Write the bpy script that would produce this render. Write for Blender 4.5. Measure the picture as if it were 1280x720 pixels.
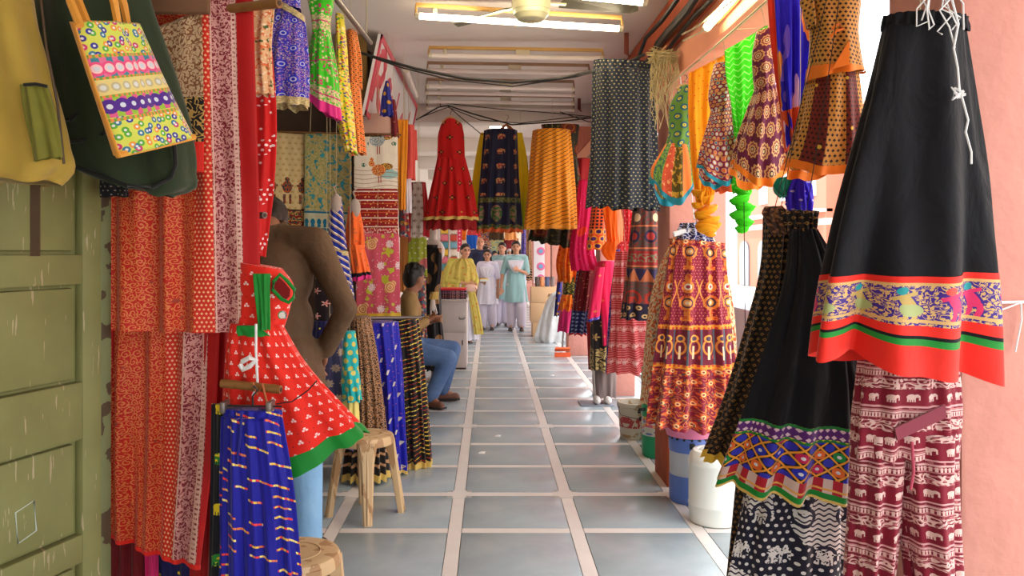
import bpy, bmesh, math, random
import numpy as np
from mathutils import Vector, Matrix
for _o in list(bpy.data.objects): bpy.data.objects.remove(_o, do_unlink=True)
SC = bpy.context.scene
COL = SC.collection
PI = math.pi
# ---------------------------------------------------------------- camera, sky, sun, exposure
F, H, CX, CY = 1018.0, 1.40, 612.0, 314.0        # focal length in pixels, eye height, vanishing point
cam_d = bpy.data.cameras.new('camera'); cam = bpy.data.objects.new('camera', cam_d); COL.objects.link(cam)
cam_d.sensor_width = 36.0; cam_d.lens = 36.0*F/1280.0
cam_d.shift_x = (640-CX)/1280.0; cam_d.shift_y = -(360-CY)/1280.0
cam_d.clip_start = 0.05; cam_d.clip_end = 300
cam.location = (0, 0, H); cam.rotation_euler = (PI/2, 0, 0)
SC.camera = cam
world = bpy.data.worlds.new('sky'); SC.world = world; world.use_nodes = True
_bg = world.node_tree.nodes['Background']
_bg.inputs[0].default_value = (0.93, 0.97, 1.0, 1); _bg.inputs[1].default_value = 3.6
sun_d = bpy.data.lights.new('sun', 'SUN'); sun_d.energy = 3.0; sun_d.angle = 0.01; sun_d.color = (1, .96, .88)
sun = bpy.data.objects.new('sun', sun_d); COL.objects.link(sun)
sun.rotation_euler = Vector((0.62, 0.35, -0.85)).to_track_quat('-Z', 'Y').to_euler()
vs = SC.view_settings
vs.view_transform = 'Standard'; vs.look = 'None'; vs.gamma = 1.0; vs.use_curve_mapping = False
vs.exposure = 0.35
# ---------------------------------------------------------------- object helpers
def P(px, py, Y):
    """point of the place seen at photograph pixel px,py standing Y metres down the corridor"""
    return Vector(((px-CX)*Y/F, Y, H-(py-CY)*Y/F))
def fl(px, py):
    """point on the floor seen at pixel"""
    Y = H*F/(py-CY); return Vector(((px-CX)*Y/F, Y, 0))
def tag(o, label=None, cat=None, group=None, kind=None):
    if label: o['label'] = label
    if cat: o['category'] = cat
    if group: o['group'] = group
    if kind: o['kind'] = kind
    return o
def thing(name, label, cat, loc=(0, 0, 0), group=None):
    o = bpy.data.objects.new(name, None); COL.objects.link(o); o.location = loc
    o.empty_display_size = .05
    return tag(o, label, cat, group)
def wloc(o):
    v = Vector(o.location)
    while o.parent: o = o.parent; v = v+Vector(o.location)
    return v
def link(name, me, parent=None, loc=None):
    """mesh given in world coordinates; origin moved to loc (or to its parent's origin)"""
    o = bpy.data.objects.new(name, me); COL.objects.link(o)
    if parent is not None:
        me.transform(Matrix.Translation(-wloc(parent))); o.parent = parent
    elif loc is not None:
        me.transform(Matrix.Translation(-Vector(loc))); o.location = loc
    return o
def copy_tree(o, parent=None):
    c = o.copy(); COL.objects.link(c); c.parent = parent
    for ch in list(o.children): copy_tree(ch, c)
    return c
class MB:
    def __init__(s): s.v = []; s.f = []; s.m = []; s.mi = 0; s.uv = None
    def _add(s, vs, fs):
        b = len(s.v); s.v += [tuple(x) for x in vs]
        s.f += [tuple(i+b for i in f) for f in fs]; s.m += [s.mi]*len(fs); return s
    def box(s, c, size, rz=0, ch=0.0, rot=None):
        x, y, z = [d/2 for d in size]; M = rot if rot is not None else Matrix.Rotation(rz, 3, 'Z'); c = Vector(c)
        if ch <= 0:
            vs = [Vector((sx*x, sy*y, sz*z)) for sz in (-1, 1) for sy in (-1, 1) for sx in (-1, 1)]
            fs = [(0,2,3,1),(4,5,7,6),(0,1,5,4),(2,6,7,3),(0,4,6,2),(1,3,7,5)]
            return s._add([c+M@v for v in vs], fs)
        bm = bmesh.new(); bmesh.ops.create_cube(bm, size=1)
        bmesh.ops.scale(bm, vec=size, verts=bm.verts)
        bmesh.ops.bevel(bm, geom=bm.edges[:], offset=ch, segments=2, affect='EDGES', profile=.5)
        bm.verts.index_update(); vs = [c+M@v.co for v in bm.verts]; fs = [[v.index for v in f.verts] for f in bm.faces]; bm.free()
        return s._add(vs, fs)
    def tube(s, pts, r, n=8, closed=False, cap=True):
        pts = [Vector(p) for p in pts]; rs = r if isinstance(r, (list, tuple)) else [r]*len(pts)
        m = len(pts); rings = []; up = None
        for i in range(m):
            if closed: t = pts[(i+1) % m]-pts[i-1]
            else: t = pts[min(i+1, m-1)]-pts[max(i-1, 0)]
            t = t.normalized() if t.length > 1e-9 else Vector((0, 0, 1))
            if up is None: up = Vector((0, 0, 1)) if abs(t.z) < .9 else Vector((1, 0, 0))
            a = t.cross(up); a = a.normalized() if a.length > 1e-6 else t.orthogonal().normalized()
            b = t.cross(a).normalized(); up = -b if False else up
            rings.append([pts[i]+rs[i]*(math.cos(2*PI*k/n)*a+math.sin(2*PI*k/n)*b) for k in range(n)])
        vs = [v for rg in rings for v in rg]; fs = []
        for i in range(m if closed else m-1):
            j = (i+1) % m
            for k in range(n): fs.append((i*n+k, i*n+(k+1) % n, j*n+(k+1) % n, j*n+k))
        if cap and not closed: fs += [tuple(range(n-1, -1, -1)), tuple(range((m-1)*n, m*n))]
        return s._add(vs, fs)
    def lathe(s, prof, c=(0, 0, 0), n=32, cap=True, sx=1, sy=1, rot=None):
        c = Vector(c); vs = []; fs = []
        for (r, z) in prof:
            for k in range(n):
                p = Vector((sx*r*math.cos(2*PI*k/n), sy*r*math.sin(2*PI*k/n), z)); vs.append(c+(rot@p if rot is not None else p))
        for i in range(len(prof)-1):
            for k in range(n): fs.append((i*n+k, i*n+(k+1) % n, (i+1)*n+(k+1) % n, (i+1)*n+k))
        if cap: fs += [tuple(range(n-1, -1, -1)), tuple(range((len(prof)-1)*n, len(prof)*n))]
        return s._add(vs, fs)
    def ell(s, c, r, rot=None, n=16, m=10):
        c = Vector(c); r = (r, r, r) if isinstance(r, (int, float)) else r; vs = []; fs = []
        for i in range(1, m):
            t = PI*i/m
            for k in range(n):
                a = 2*PI*k/n; p = Vector((r[0]*math.sin(t)*math.cos(a), r[1]*math.sin(t)*math.sin(a), r[2]*math.cos(t)))
                vs.append(c+(rot@p if rot is not None else p))
        tp = len(vs); vs.append(c+(rot@Vector((0, 0, r[2])) if rot is not None else Vector((0, 0, r[2]))))
        vs.append(c-(rot@Vector((0, 0, r[2])) if rot is not None else Vector((0, 0, r[2]))))
        for i in range(m-2):
            for k in range(n): fs.append((i*n+k, (i+1)*n+k, (i+1)*n+(k+1) % n, i*n+(k+1) % n))
        for k in range(n): fs.append((tp, k, (k+1) % n)); fs.append((tp+1, (m-2)*n+(k+1) % n, (m-2)*n+k))
        return s._add(vs, fs)
    def cap(s, p0, r0, p1, r1, n=14):
        """tapered limb with round ends"""
        p0 = Vector(p0); p1 = Vector(p1); s.ell(p0, r0, n=n, m=8); s.ell(p1, r1, n=n, m=8)
        if (p1-p0).length > 1e-5: s.tube([p0, p1], [r0, r1], n=n)
        return s
    def prism(s, poly, d, M=None):
        """polygon in x,z extruded d along y"""
        n = len(poly); M = M or Matrix.Identity(4)
        vs = [M@Vector((x, -d/2, z)) for x, z in poly]+[M@Vector((x, d/2, z)) for x, z in poly]
        fs = [tuple(range(n)), tuple(range(2*n-1, n-1, -1))]+[((i+1) % n, i, n+i, n+(i+1) % n) for i in range(n)]
        return s._add(vs, fs)
    def mesh(s, name, mats, smooth=True, auto=40):
        me = bpy.data.meshes.new(name); me.from_pydata(s.v, [], s.f)
        for m in (mats if isinstance(mats, (list, tuple)) else [mats]): me.materials.append(m)
        if any(s.m): me.polygons.foreach_set('material_index', s.m)
        bm = bmesh.new(); bm.from_mesh(me); bmesh.ops.recalc_face_normals(bm, faces=bm.faces)
        if smooth:
            a = math.radians(auto)
            for f in bm.faces: f.smooth = True
            for e in bm.edges:
                if len(e.link_faces) == 2 and e.calc_face_angle(0) > a: e.smooth = False
        bm.to_mesh(me); bm.free(); me.update(); return me
    def build(s, name, mats, parent=None, loc=None, smooth=True):
        return link(name, s.mesh(name, mats, smooth), parent, loc)
def sag(a, b, d, n=14, jit=0, rnd=random):
    """points of a cable hung from a to b sagging by d"""
    a = Vector(a); b = Vector(b); out = []
    for i in range(n+1):
        t = i/n; p = a.lerp(b, t); p.z -= d*4*t*(1-t)
        if jit and 0 < i < n: p += Vector((rnd.uniform(-jit, jit), rnd.uniform(-jit, jit), rnd.uniform(-jit, jit)))
        out.append(p)
    return out
# ---------------------------------------------------------------- material kit: a tiny language for node patterns
NT = None
class S:
    __slots__ = ('s',)
    def __init__(self, s): self.s = s
    def __add__(a, b): return _m('ADD', a, b)
    __radd__ = __add__
    def __sub__(a, b): return _m('SUBTRACT', a, b)
    def __rsub__(a, b): return _m('SUBTRACT', b, a)
    def __mul__(a, b): return _m('MULTIPLY', a, b)
    __rmul__ = __mul__
    def __truediv__(a, b): return _m('DIVIDE', a, b)
    def __neg__(a): return _m('MULTIPLY', a, -1)
    def __lt__(a, b): return _m('LESS_THAN', a, b)
    def __gt__(a, b): return _m('GREATER_THAN', a, b)
    def __or__(a, b): return _m('MAXIMUM', a, b)
    def __and__(a, b): return _m('MULTIPLY', a, b)
def _m(op, *a):
    n = NT.nodes.new('ShaderNodeMath'); n.operation = op
    for i, x in enumerate(a):
        if isinstance(x, S): NT.links.new(x.s, n.inputs[i])
        else: n.inputs[i].default_value = float(x)
    return S(n.outputs[0])
def fract(x): return _m('FRACT', x)
def floor_(x): return _m('FLOOR', x)
def sin_(x): return _m('SINE', x)
def cos_(x): return _m('COSINE', x)
def abs_(x): return _m('ABSOLUTE', x)
def mn(a, b): return _m('MINIMUM', a, b)
def mod(a, b): return _m('FLOORED_MODULO', a, b)
def no(a): return 1-a
def sq(x): return x*x
def leng(x, y): return _m('SQRT', x*x+y*y)
def ang(x, y): return _m('ARCTAN2', y, x)
def vec(x, y, z=0):
    n = NT.nodes.new('ShaderNodeCombineXYZ')
    for i, q in enumerate((x, y, z)):
        if isinstance(q, S): NT.links.new(q.s, n.inputs[i])
        else: n.inputs[i].default_value = float(q)
    return n.outputs[0]
def noise(u, v, sc=1.0, det=2.0, dist=0.0, w=0.0):
    n = NT.nodes.new('ShaderNodeTexNoise'); n.noise_dimensions = '3D'
    NT.links.new(vec(u*sc, v*sc, w), n.inputs['Vector']); n.inputs['Scale'].default_value = 1
    n.inputs['Detail'].default_value = det; n.inputs['Distortion'].default_value = dist
    return S(n.outputs[0])
def voro(u, v, sc=1.0, feat='F1', rnd=1.0):
    n = NT.nodes.new('ShaderNodeTexVoronoi'); n.voronoi_dimensions = '2D'; n.feature = feat
    NT.links.new(vec(u*sc, v*sc), n.inputs['Vector']); n.inputs['Scale'].default_value = 1; n.inputs['Randomness'].default_value = rnd
    return S(n.outputs['Distance'])
def vorc(u, v, sc=1.0, rnd=1.0):
    n = NT.nodes.new('ShaderNodeTexVoronoi'); n.voronoi_dimensions = '2D'
    NT.links.new(vec(u*sc, v*sc), n.inputs['Vector']); n.inputs['Scale'].default_value = 1; n.inputs['Randomness'].default_value = rnd
    sp = NT.nodes.new('ShaderNodeSeparateColor'); NT.links.new(n.outputs['Color'], sp.inputs[0])
    return S(n.outputs['Distance']), S(sp.outputs[0]), S(sp.outputs[1])
def wn(a, b):
    n = NT.nodes.new('ShaderNodeTexWhiteNoise'); n.noise_dimensions = '2D'
    NT.links.new(vec(a, b), n.inputs['Vector']); return S(n.outputs['Value'])
def lin(c):
    def g(x):
        x = x/255.0; return x/12.92 if x <= .04045 else ((x+.055)/1.055)**2.4
    return (g(c[0]), g(c[1]), g(c[2]), 1)
def mix(a, b, f):
    n = NT.nodes.new('ShaderNodeMix'); n.data_type = 'RGBA'; n.clamp_factor = True
    if isinstance(f, S): NT.links.new(f.s, n.inputs[0])
    else: n.inputs[0].default_value = f
    for i, c in ((6, a), (7, b)):
        if isinstance(c, S): NT.links.new(c.s, n.inputs[i])
        else: n.inputs[i].default_value = lin(c)
    return S(n.outputs[2])
def paint(base, *lay):
    for m, c in lay: base = mix(base, c, m)
    return base
def pick(r, cols):
    """colour chosen from a list by a random value 0..1"""
    out = cols[0]
    for i in range(1, len(cols)): out = mix(out, cols[i], r > i/len(cols))
    return out
def cell(u, v, su, sv, st=0.0):
    r = floor_(v/sv); uu = u/su+(mod(r, 2)*st if st else 0.0)
    return (fract(uu)-.5)*su, (fract(v/sv)-.5)*sv, floor_(uu), r
def disk(x, y, r, k=1.0): return leng(x, y*k) < r
def ring(x, y, r, w): return abs_(leng(x, y)-r) < w
def flower(x, y, r, n=6, d=.35, ph=0): return leng(x, y) < r*((1-d)+d*cos_(ang(x, y)*n+ph))
def band(v, a, b): return (v > a) & (v < b)
def rect(x, y, cx, cy, w, h): return (abs_(x-cx) < w) & (abs_(y-cy) < h)
def vines(u, v, sc, k=4.0, w=.12, det=0.0, dist=0.6):
    n = noise(u, v, sc, det, dist); return abs_(fract(n*k)-.5) < w
def scroll(u, v, s):
    """curling tendrils with dots: spirals in staggered cells"""
    x, y, i, j = cell(u+noise(u, v, 9/s/10, 1)*s*.35, v, s, s*.8, .5)
    r = leng(x, y); a = ang(x, y)*(1-2*mod(i+j, 2))
    sp = (abs_(fract(r/s*3.4-a/(2*PI))-.5) < .17) & (r < s*.47)
    return sp | disk(x+s*.43, y+s*.1, s*.07) | (abs_(x-s*.40-.1*s*sin_(y*14/s)) < s*.045)
def elephant(x, y, s):
    """walking elephant seen from the side, about 2s wide"""
    b = leng(x/1.15, y-.12*s) < .52*s
    h = leng(x-.68*s, y-.32*s) < .30*s
    t = rect(x, y, .95*s, -.05*s, .09*s, .42*s)
    l = (abs_(abs_(abs_(x)-.28*s)-.14*s) < .09*s) & band(y, -.78*s, .05*s)
    return b | h | t | l
def newmat(name):
    global NT
    m = bpy.data.materials.new(name); m.use_nodes = True; NT = m.node_tree
    return m, NT.nodes['Principled BSDF']
def setc(b, inp, c):
    if isinstance(c, S): NT.links.new(c.s, b.inputs[inp])
    elif isinstance(c, tuple): b.inputs[inp].default_value = lin(c)
    else: b.inputs[inp].default_value = c
def bumpn(b, h, dist):
    n = NT.nodes.new('ShaderNodeBump'); n.inputs['Distance'].default_value = dist; n.inputs['Strength'].default_value = 1
    NT.links.new(h.s, n.inputs['Height']); NT.links.new(n.outputs[0], b.inputs['Normal'])
PS = dict(purple_medallion_print=1.7, maroon_mirror_print=1.7, green_eye_print=1.5, striped_patch_print=1.25, navy_lattice_print=1.7, blue_mosaic_print=1.5, orange_wave_print=1.05, mirror_work_band=1.3, maroon_elephant_print=1.75, black_white_elephant_print=1.25, brown_dot_panel_print=1.15, brown_dot_print=1.15, purple_brocade_band=1.0, pale_red_elephant_print=1.35, black_gold_diamond=1.15, lime_leheriya=1.6, red_flower_frock=.9, yellow_embroidered=1.4, orange_block_print=1.2, grey_motif_print=1.15, turquoise_dot_print=1.3, black_embroidered=1.2, orange_black_mirror=1.2)
def cloth_mat(name, fn, rough=.75, wr=.006, sheen=.15, glit=None, trans=0.0):
    """fabric: fn(u, v) gives the print in metres across / up from the hem; crumple relief"""
    m, b = newmat(name)
    t = NT.nodes.new('ShaderNodeUVMap'); sp = NT.nodes.new('ShaderNodeSeparateXYZ'); NT.links.new(t.outputs[0], sp.inputs[0])
    u, v = S(sp.outputs[0]), S(sp.outputs[1])
    k_ = PS.get(name, 1.0); c = fn(u*k_, v*k_) if callable(fn) else fn
    if not isinstance(c, S): c = mix(c, c, 0.0)
    w = noise(u, v, 900, 0)
    n = NT.nodes.new('ShaderNodeHueSaturation'); NT.links.new(c.s, n.inputs['Color'])
    q = noise(u, v, 14, 3); NT.links.new((.9+.2*q).s, n.inputs['Value'])
    setc(b, 'Base Color', S(n.outputs[0])); b.inputs['Roughness'].default_value = rough
    b.inputs['Sheen Weight'].default_value = sheen; b.inputs['Specular IOR Level'].default_value = .25
    if trans:
        b.inputs['Transmission Weight'].default_value = 0
        tr = NT.nodes.new('ShaderNodeBsdfTranslucent'); NT.links.new(n.outputs[0], tr.inputs[0])
        mx = NT.nodes.new('ShaderNodeMixShader'); mx.inputs[0].default_value = trans
        NT.links.new(b.outputs[0], mx.inputs[1]); NT.links.new(tr.outputs[0], mx.inputs[2])
        NT.links.new(mx.outputs[0], NT.nodes['Material Output'].inputs[0])
    bumpn(b, noise(u*2.4, v, 7, 4, .4)+w*.02, wr)
    return m
def plain(name, col, rough=.5, metal=0.0, var=.08, sc=8, bump=0.0, spec=.5, wear=None):
    """solid surface with slight tonal variation in object space"""
    m, b = newmat(name)
    t = NT.nodes.new('ShaderNodeTexCoord'); sp = NT.nodes.new('ShaderNodeSeparateXYZ'); NT.links.new(t.outputs['Object'], sp.inputs[0])
    x, y, z = [S(o) for o in sp.outputs]
    n = NT.nodes.new('ShaderNodeTexNoise'); NT.links.new(t.outputs['Object'], n.inputs['Vector']); n.inputs['Scale'].default_value = sc; n.inputs['Detail'].default_value = 5
    q = S(n.outputs[0])
    hs = NT.nodes.new('ShaderNodeHueSaturation'); c = col(x, y, z) if callable(col) else mix(col, col, 0.0)
    if wear:
        n2 = NT.nodes.new('ShaderNodeTexNoise'); NT.links.new(t.outputs['Object'], n2.inputs['Vector']); n2.inputs['Scale'].default_value = sc*2.3; n2.inputs['Detail'].default_value = 8
        c = mix(c, wear[0], S(n2.outputs[0]) > wear[1])
    NT.links.new(c.s, hs.inputs['Color']); NT.links.new(((1-var)+2*var*q).s, hs.inputs['Value'])
    setc(b, 'Base Color', S(hs.outputs[0])); b.inputs['Roughness'].default_value = rough; b.inputs['Metallic'].default_value = metal
    b.inputs['Specular IOR Level'].default_value = spec
    if bump: bumpn(b, q, bump)
    return m
def emit(name, col, st):
    m, b = newmat(name); b.inputs['Base Color'].default_value = lin(col); b.inputs['Emission Color'].default_value = lin(col); b.inputs['Emission Strength'].default_value = st
    return m
# ================================================================ the setting
M_tile = plain('slate_tile', lambda x, y, z: mix((140, 154, 160), (168, 176, 180), noise(x, y, 5, 5, .8)), .25, var=.1, sc=3, bump=.002)
M_strip = plain('marble_strip', (216, 208, 202), .35, var=.1, sc=6)
M_mortar = plain('mortar', (120, 118, 112), .8)
M_ceil = plain('ceiling_plaster', (216, 206, 200), .85, var=.07, sc=2.5, bump=.004)
M_pink = plain('pink_plaster', lambda x, y, z: paint((196, 130, 115), (noise(x*.6+y, z, 5, 6), (184, 116, 101)), (noise(x+y, z*.4, 2, 6), (208, 150, 136))), .85, var=.08, sc=6, bump=.015)
M_beam = plain('beam_plaster', (224, 150, 118), .8, var=.1, sc=4)
M_rust = plain('terracotta_paint', lambda x, y, z: mix((196, 92, 52), (132, 62, 40), noise(y, z, 7, 5)), .8, var=.15, sc=7)
M_white = plain('white_paint', (228, 224, 220), .6, var=.05)
M_cream = plain('cream_paint', (214, 200, 176), .7, var=.1)
M_dark = plain('dark_shelf_wood', (62, 44, 32), .7, var=.2)
M_street = plain('street_dust', (222, 212, 196), .9, var=.08, sc=1)
# floor: base, slabs, marble strips and crossing squares
base = MB().box((-.55, 14, -.06), (4.3, 52, .09)).build('floor', M_mortar, loc=(0, 18, 0)); tag(base, 'grey slate slab floor divided by pale marble strips', 'floor', kind='structure')
T0, TS, SW = 4.69, .611, .068
X0 = -.785
def piece(name, me, par, loc):
    o = bpy.data.objects.new(name, me); COL.objects.link(o); o.parent = par; o.location = Vector(loc)-wloc(par); return o
tile_me = MB().box((0, 0, -.008), (TS-SW-.004, TS-SW-.004, .02), ch=.002).mesh('floor_tile', M_tile)
rung_me = MB().box((0, 0, -.009), (TS-SW-.004, SW-.003, .02)).mesh('marble_strip', M_strip)
long_me = MB().box((0, 0, -.009), (SW-.003, TS*3-.15, .02)).mesh('marble_strip_long', M_strip)
sq_me = MB().box((0, 0, -.0085), (.142, .142, .021)).mesh('marble_square', M_strip)
far = MB(); farst = MB()
for k in range(-20, 41):
    y = T0+k*TS
    for c in range(-2, 4):
        x = X0+(c+.5)*TS
        if c == 3 and k > 30: continue
        yc = y+TS/2
        if 3.0 < yc < 15.3 and c >= (-1 if yc < 5.5 else 0):
            piece('floor_tile', tile_me, base, (x, yc, 0)); piece('marble_strip', rung_me, base, (x, y, 0))
        else:
            far.box((x, yc, -.008), (TS-SW-.004, TS-SW-.004, .02)); farst.box((x, y, -.009), (TS-SW-.004, SW-.003, .02))
for k in range(-6, 15):
    for c in range(-1, 5):
        x = X0+c*TS; y = T0+3*k*TS
        if 1.5 < y < 15.5:
            piece('marble_strip', long_me, base, (x, y+1.5*TS, 0)); piece('marble_square', sq_me, base, (x, y, 0))
        else:
            farst.box((x, y+1.5*TS, -.009), (SW-.003, TS*3-.15, .02)); farst.box((x, y, -.0085), (.142, .142, .021))
o = far.build('floor_tile', M_tile, base); o['kind'] = 'stuff'
o = farst.build('marble_strip', M_strip, base); o['kind'] = 'stuff'
# ceiling with cross beams
CEIL = 2.90
ce = MB().box((-.6, 10, CEIL+.15), (4.2, 42, .3)).build('ceiling', M_ceil, loc=(0, 13.5, CEIL)); tag(ce, 'grey plaster ceiling of the arcade', 'ceiling', kind='structure')
for i, y in enumerate([8.45, 10.9, 13.0, 15.0, 17, 19.2, 21.5, 24, 27]):
    MB().box((-.6, y, CEIL-.09), (4.2, .28 if i == 0 else .3, .19), ch=.006).build('ceiling_beam', M_ceil, ce)
# right edge: lintel beam and pillars
be = MB().box((1.26, 10, 2.66), (.36, 42, .50), ch=.01).build('trim_1', M_beam, loc=(1.26, 13.5, 2.4)); tag(be, 'salmon lintel beam running along the street side', 'beam', kind='structure')
MB().box((1.075, 10, 2.74), (.02, 42, .30)).build('rust_board', M_rust, be)
PIL = [1.84, 4.83, 7.86, 10.9, 13.95, 17.0, 20.0, 23.0, -1.2, -4.2, -7.2]  # negative entries are unseen pillars, added with the longer ceiling to cut rear light
for i, y in enumerate(PIL):
    o = MB().box((1.235, y+.17, 1.2), (.34, .34, 2.43), ch=.012).build('pillar', M_pink, loc=(1.235, y+.17, 0))
    tag(o, ['pink plastered pillar nearest on the right with a string tied round', 'pink pillar behind the maroon mandala print skirt', 'pink pillar base behind the pale red elephant cloth', 'pink pillar base beside the orange floor wiper'][i] if i < 4 else ('distant pink pillar of the arcade behind the cartons' if y > 0 else 'unseen pink pillar of the arcade added behind the camera'), 'pillar', 'arcade pillars', 'structure')
    if 0 < i < 8: MB().box((1.225, y+.17, .24), (.35, .36, .48), ch=.01).build('plinth', M_rust if i == 1 else M_pink, o)
# kerb and street
o = MB().box((1.5, 10, -.16), (.3, 44, .30), ch=.01).build('trim_2', M_cream, loc=(1.5, 13.5, -.3)); tag(o, 'pale stone kerb along the pillars', 'kerb', kind='structure')
o = MB().box((17, 20, -.33), (32, 90, .06)).build('street', M_street, loc=(17, 20, -.3)); tag(o, 'sunlit dusty street outside the arcade', 'street', kind='structure')
# left side: shop walls, partitions, shelves
def wall(name, c, s, m, label): 
    o = MB().box(c, s).build(name, m, loc=(c[0], c[1], c[2]-s[2]/2)); tag(o, label, 'wall', kind='structure'); return o
wall('wall_left', (-2.5, .2, 1.45), (.1, 20, 2.9), M_cream, 'back wall of the open shops on the left')
wall('wall_near', (-1.78, 2.95, 1.45), (1.35, .1, 2.9), M_dark, 'dark wooden partition behind the red saris')
wall('wall_shop', (-1.68, 6.15, 1.45), (1.55, .1, 2.9), M_dark, 'dark partition wall behind the hanging shop panels')
wall('wall_far_left', (-1.18, 20, 1.45), (.12, 21, 2.9), M_white, 'white wall beyond the seated man')
wall('wall_bay', (-1.75, 9.55, 1.45), (1.3, .1, 2.9), M_white, 'white partition wall beside the cabinet')
wall('wall_end', (-.1, 29.6, 1.45), (3.0, .1, 2.9), M_cream, 'cream end wall far down the arcade')
wall('trim_3', (-1.02, 7.7, 2.62), (.10, 3.0, .54), plain('brown_board', (120, 88, 40), .8, var=.12), 'brown fascia board behind the tilted shop sign')
# ================================================================ cloth builder
def hermite(ts, ys, t):
    ts = np.array(ts, float); ys = np.array(ys, float); n = len(ts)
    if n == 2: return ys[0]+(ys[1]-ys[0])*((t-ts[0])/(ts[1]-ts[0]))[:, None]
    d = np.zeros_like(ys); h = np.diff(ts); s = np.diff(ys, axis=0)/h[:, None]
    d[0] = s[0]; d[-1] = s[-1]; d[1:-1] = (s[:-1]*h[1:, None]+s[1:]*h[:-1, None])/(h[:-1]+h[1:])[:, None]
    i = np.clip(np.searchsorted(ts, t, 'right')-1, 0, n-2); x = ((t-ts[i])/h[i])[:, None]; hh = h[i][:, None]
    return (ys[i]*(1+2*x)*(1-x)**2+d[i]*hh*x*(1-x)**2+ys[i+1]*x*x*(3-2*x)+d[i+1]*hh*x*x*(x-1))
class Cloth:
    """A hanging piece of cloth: a closed, pleated tube. rows run from top to hem as (y, left, right) or
    (yL, left, yR, right) photograph pixels at distance Y (or Y = (left, right)); px=False takes (L, R) vectors."""
    def __init__(s, rows, Y=None, dep=.06, pl=9, amp=.012, at=.25, flat=False, nu=96, nv=40, seed=1, sag=0.0, hem=0.0, px=True, dtop=None, wav=0.0):
        rng = random.Random(seed); L = []; R = []; pl = max(2, round(pl*1.3)); amp = amp*1.25; hem = hem or (0 if flat else amp*.4)
        for r in rows:
            if not px: L.append(Vector(r[0])); R.append(Vector(r[1])); continue
            YL, YR = Y if isinstance(Y, tuple) else (Y, Y)
            if len(r) == 3: L.append(P(r[1], r[0], YL)); R.append(P(r[2], r[0], YR))
            else: L.append(P(r[1], r[0], YL)); R.append(P(r[3], r[2], YR))
        C = [(a+b)/2 for a, b in zip(L, R)]; ts = [0.0]
        for i in range(1, len(C)): ts.append(ts[-1]+max((C[i]-C[i-1]).length, 1e-4))
        s.len = ts[-1]; ts = [t/s.len for t in ts]
        t = np.linspace(0, 1, nv+1); LL = hermite(ts, [tuple(v) for v in L], t); RR = hermite(ts, [tuple(v) for v in R], t)
        W = np.linalg.norm(RR-LL, axis=1); s.W = float(W.max())
        th = np.arange(nu)/nu*2*PI                    # 0 = left edge, runs over the front, pi = right edge
        c = np.cos(th)
        if flat: xs = np.where(th <= PI, -1+2*th/PI, 3-2*th/PI); nn = (1-xs**4)*np.where(th <= PI, 1, -1)
        else: xs = -c; nn = np.sin(th)
        ph = [rng.uniform(0, 2*PI) for _ in range(6)]
        k = np.arange(nu)/nu
        fo = lambda tt: (np.sin(2*PI*pl*k+ph[0]+.8*np.sin(2*PI*2*k+ph[1])+.5*tt)+.5*np.sin(2*PI*round(pl*1.7)*k+ph[2]-.7*tt)+.45*np.sin(2*PI*max(2, round(pl*.45))*k+ph[3]+.9*tt))/1.4
        dt = dep if dtop is None else dtop
        V = np.zeros((nv+1, nu, 3))
        for j in range(nv+1):
            q = t[j]; l, r = LL[j], RR[j]; ax = r-l; hx = np.array([ax[0], ax[1], 0.0]); hn = np.linalg.norm(hx)
            hx = hx/(hn if hn > 1e-6 else 1); nrm = np.array([hx[1], -hx[0], 0.0])
            if nrm[1] > 0: nrm = -nrm
            d = dt+(dep-dt)*q; f = fo(q*3); A = amp*(at+(1-at)*q)
            edge = np.abs(xs)**3
            p = l+(.5+.5*xs)[:, None]*ax+((d*nn+A*f*np.where(nn >= 0, 1, -1)*(1-.6*edge)))[:, None]*nrm+(A*f*edge*.8*np.sign(xs))[:, None]*hx
            p[:, 2] -= sag*(1-xs**2)*q**2+hem*f*q**5
            if wav: p += (wav*np.sin(5*q+ph[4])*q)*hx
            V[j] = p
        s.V = V; s.t = t; s.nu = nu; s.nv = nv
        s.top = Vector(V[0].mean(axis=0)); s.bot = Vector(V[-1].mean(axis=0)); s.y0 = rows[0][0] if px else 0; s.y1 = rows[-1][0] if px else 1
        s.top.z = float(V[0][:, 2].max())
    def mesh(s, name, mat, t0=0.0, t1=1.0, grow=0.0, cap=True, capb=False):
        j0 = max(0, round(t0*s.nv)); j1 = min(s.nv, max(round(t1*s.nv), j0+1)); nu = s.nu
        V = s.V[j0:j1+1].copy()
        if grow:
            c = V.mean(axis=1, keepdims=True); d = V-c; d[..., 2] = 0; n = np.linalg.norm(d, axis=2, keepdims=True); V = V+d/np.maximum(n, 1e-6)*grow
        nr = j1-j0+1; vs = [tuple(p) for p in V.reshape(-1, 3)]; fs = []; uvs = []
        for j in range(nr-1):
            va = (1-s.t[j0+j])*s.len; vb = (1-s.t[j0+j+1])*s.len
            for k in range(nu):
                k2 = (k+1) % nu; fs.append((j*nu+k, (j+1)*nu+k, (j+1)*nu+k2, j*nu+k2))
                ua = k/nu*2*s.W; ub = (k+1)/nu*2*s.W; uvs += [ua, va, ua, vb, ub, vb, ub, va]
        for cp, j in ((cap and j0 == 0, 0), (capb, nr-1)):
            if cp:
                b = len(vs); vs.append(tuple(V[j].mean(axis=0)))
                for k in range(nu): fs.append((b, j*nu+k, j*nu+(k+1) % nu)); uvs += [0, s.len, k/nu*2*s.W, s.len, (k+1)/nu*2*s.W, s.len]
        me = bpy.data.meshes.new(name); me.from_pydata(vs, [], fs); me.materials.append(mat)
        uv = me.uv_layers.new(name='UVMap'); uv.data.foreach_set('uv', uvs)
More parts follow.
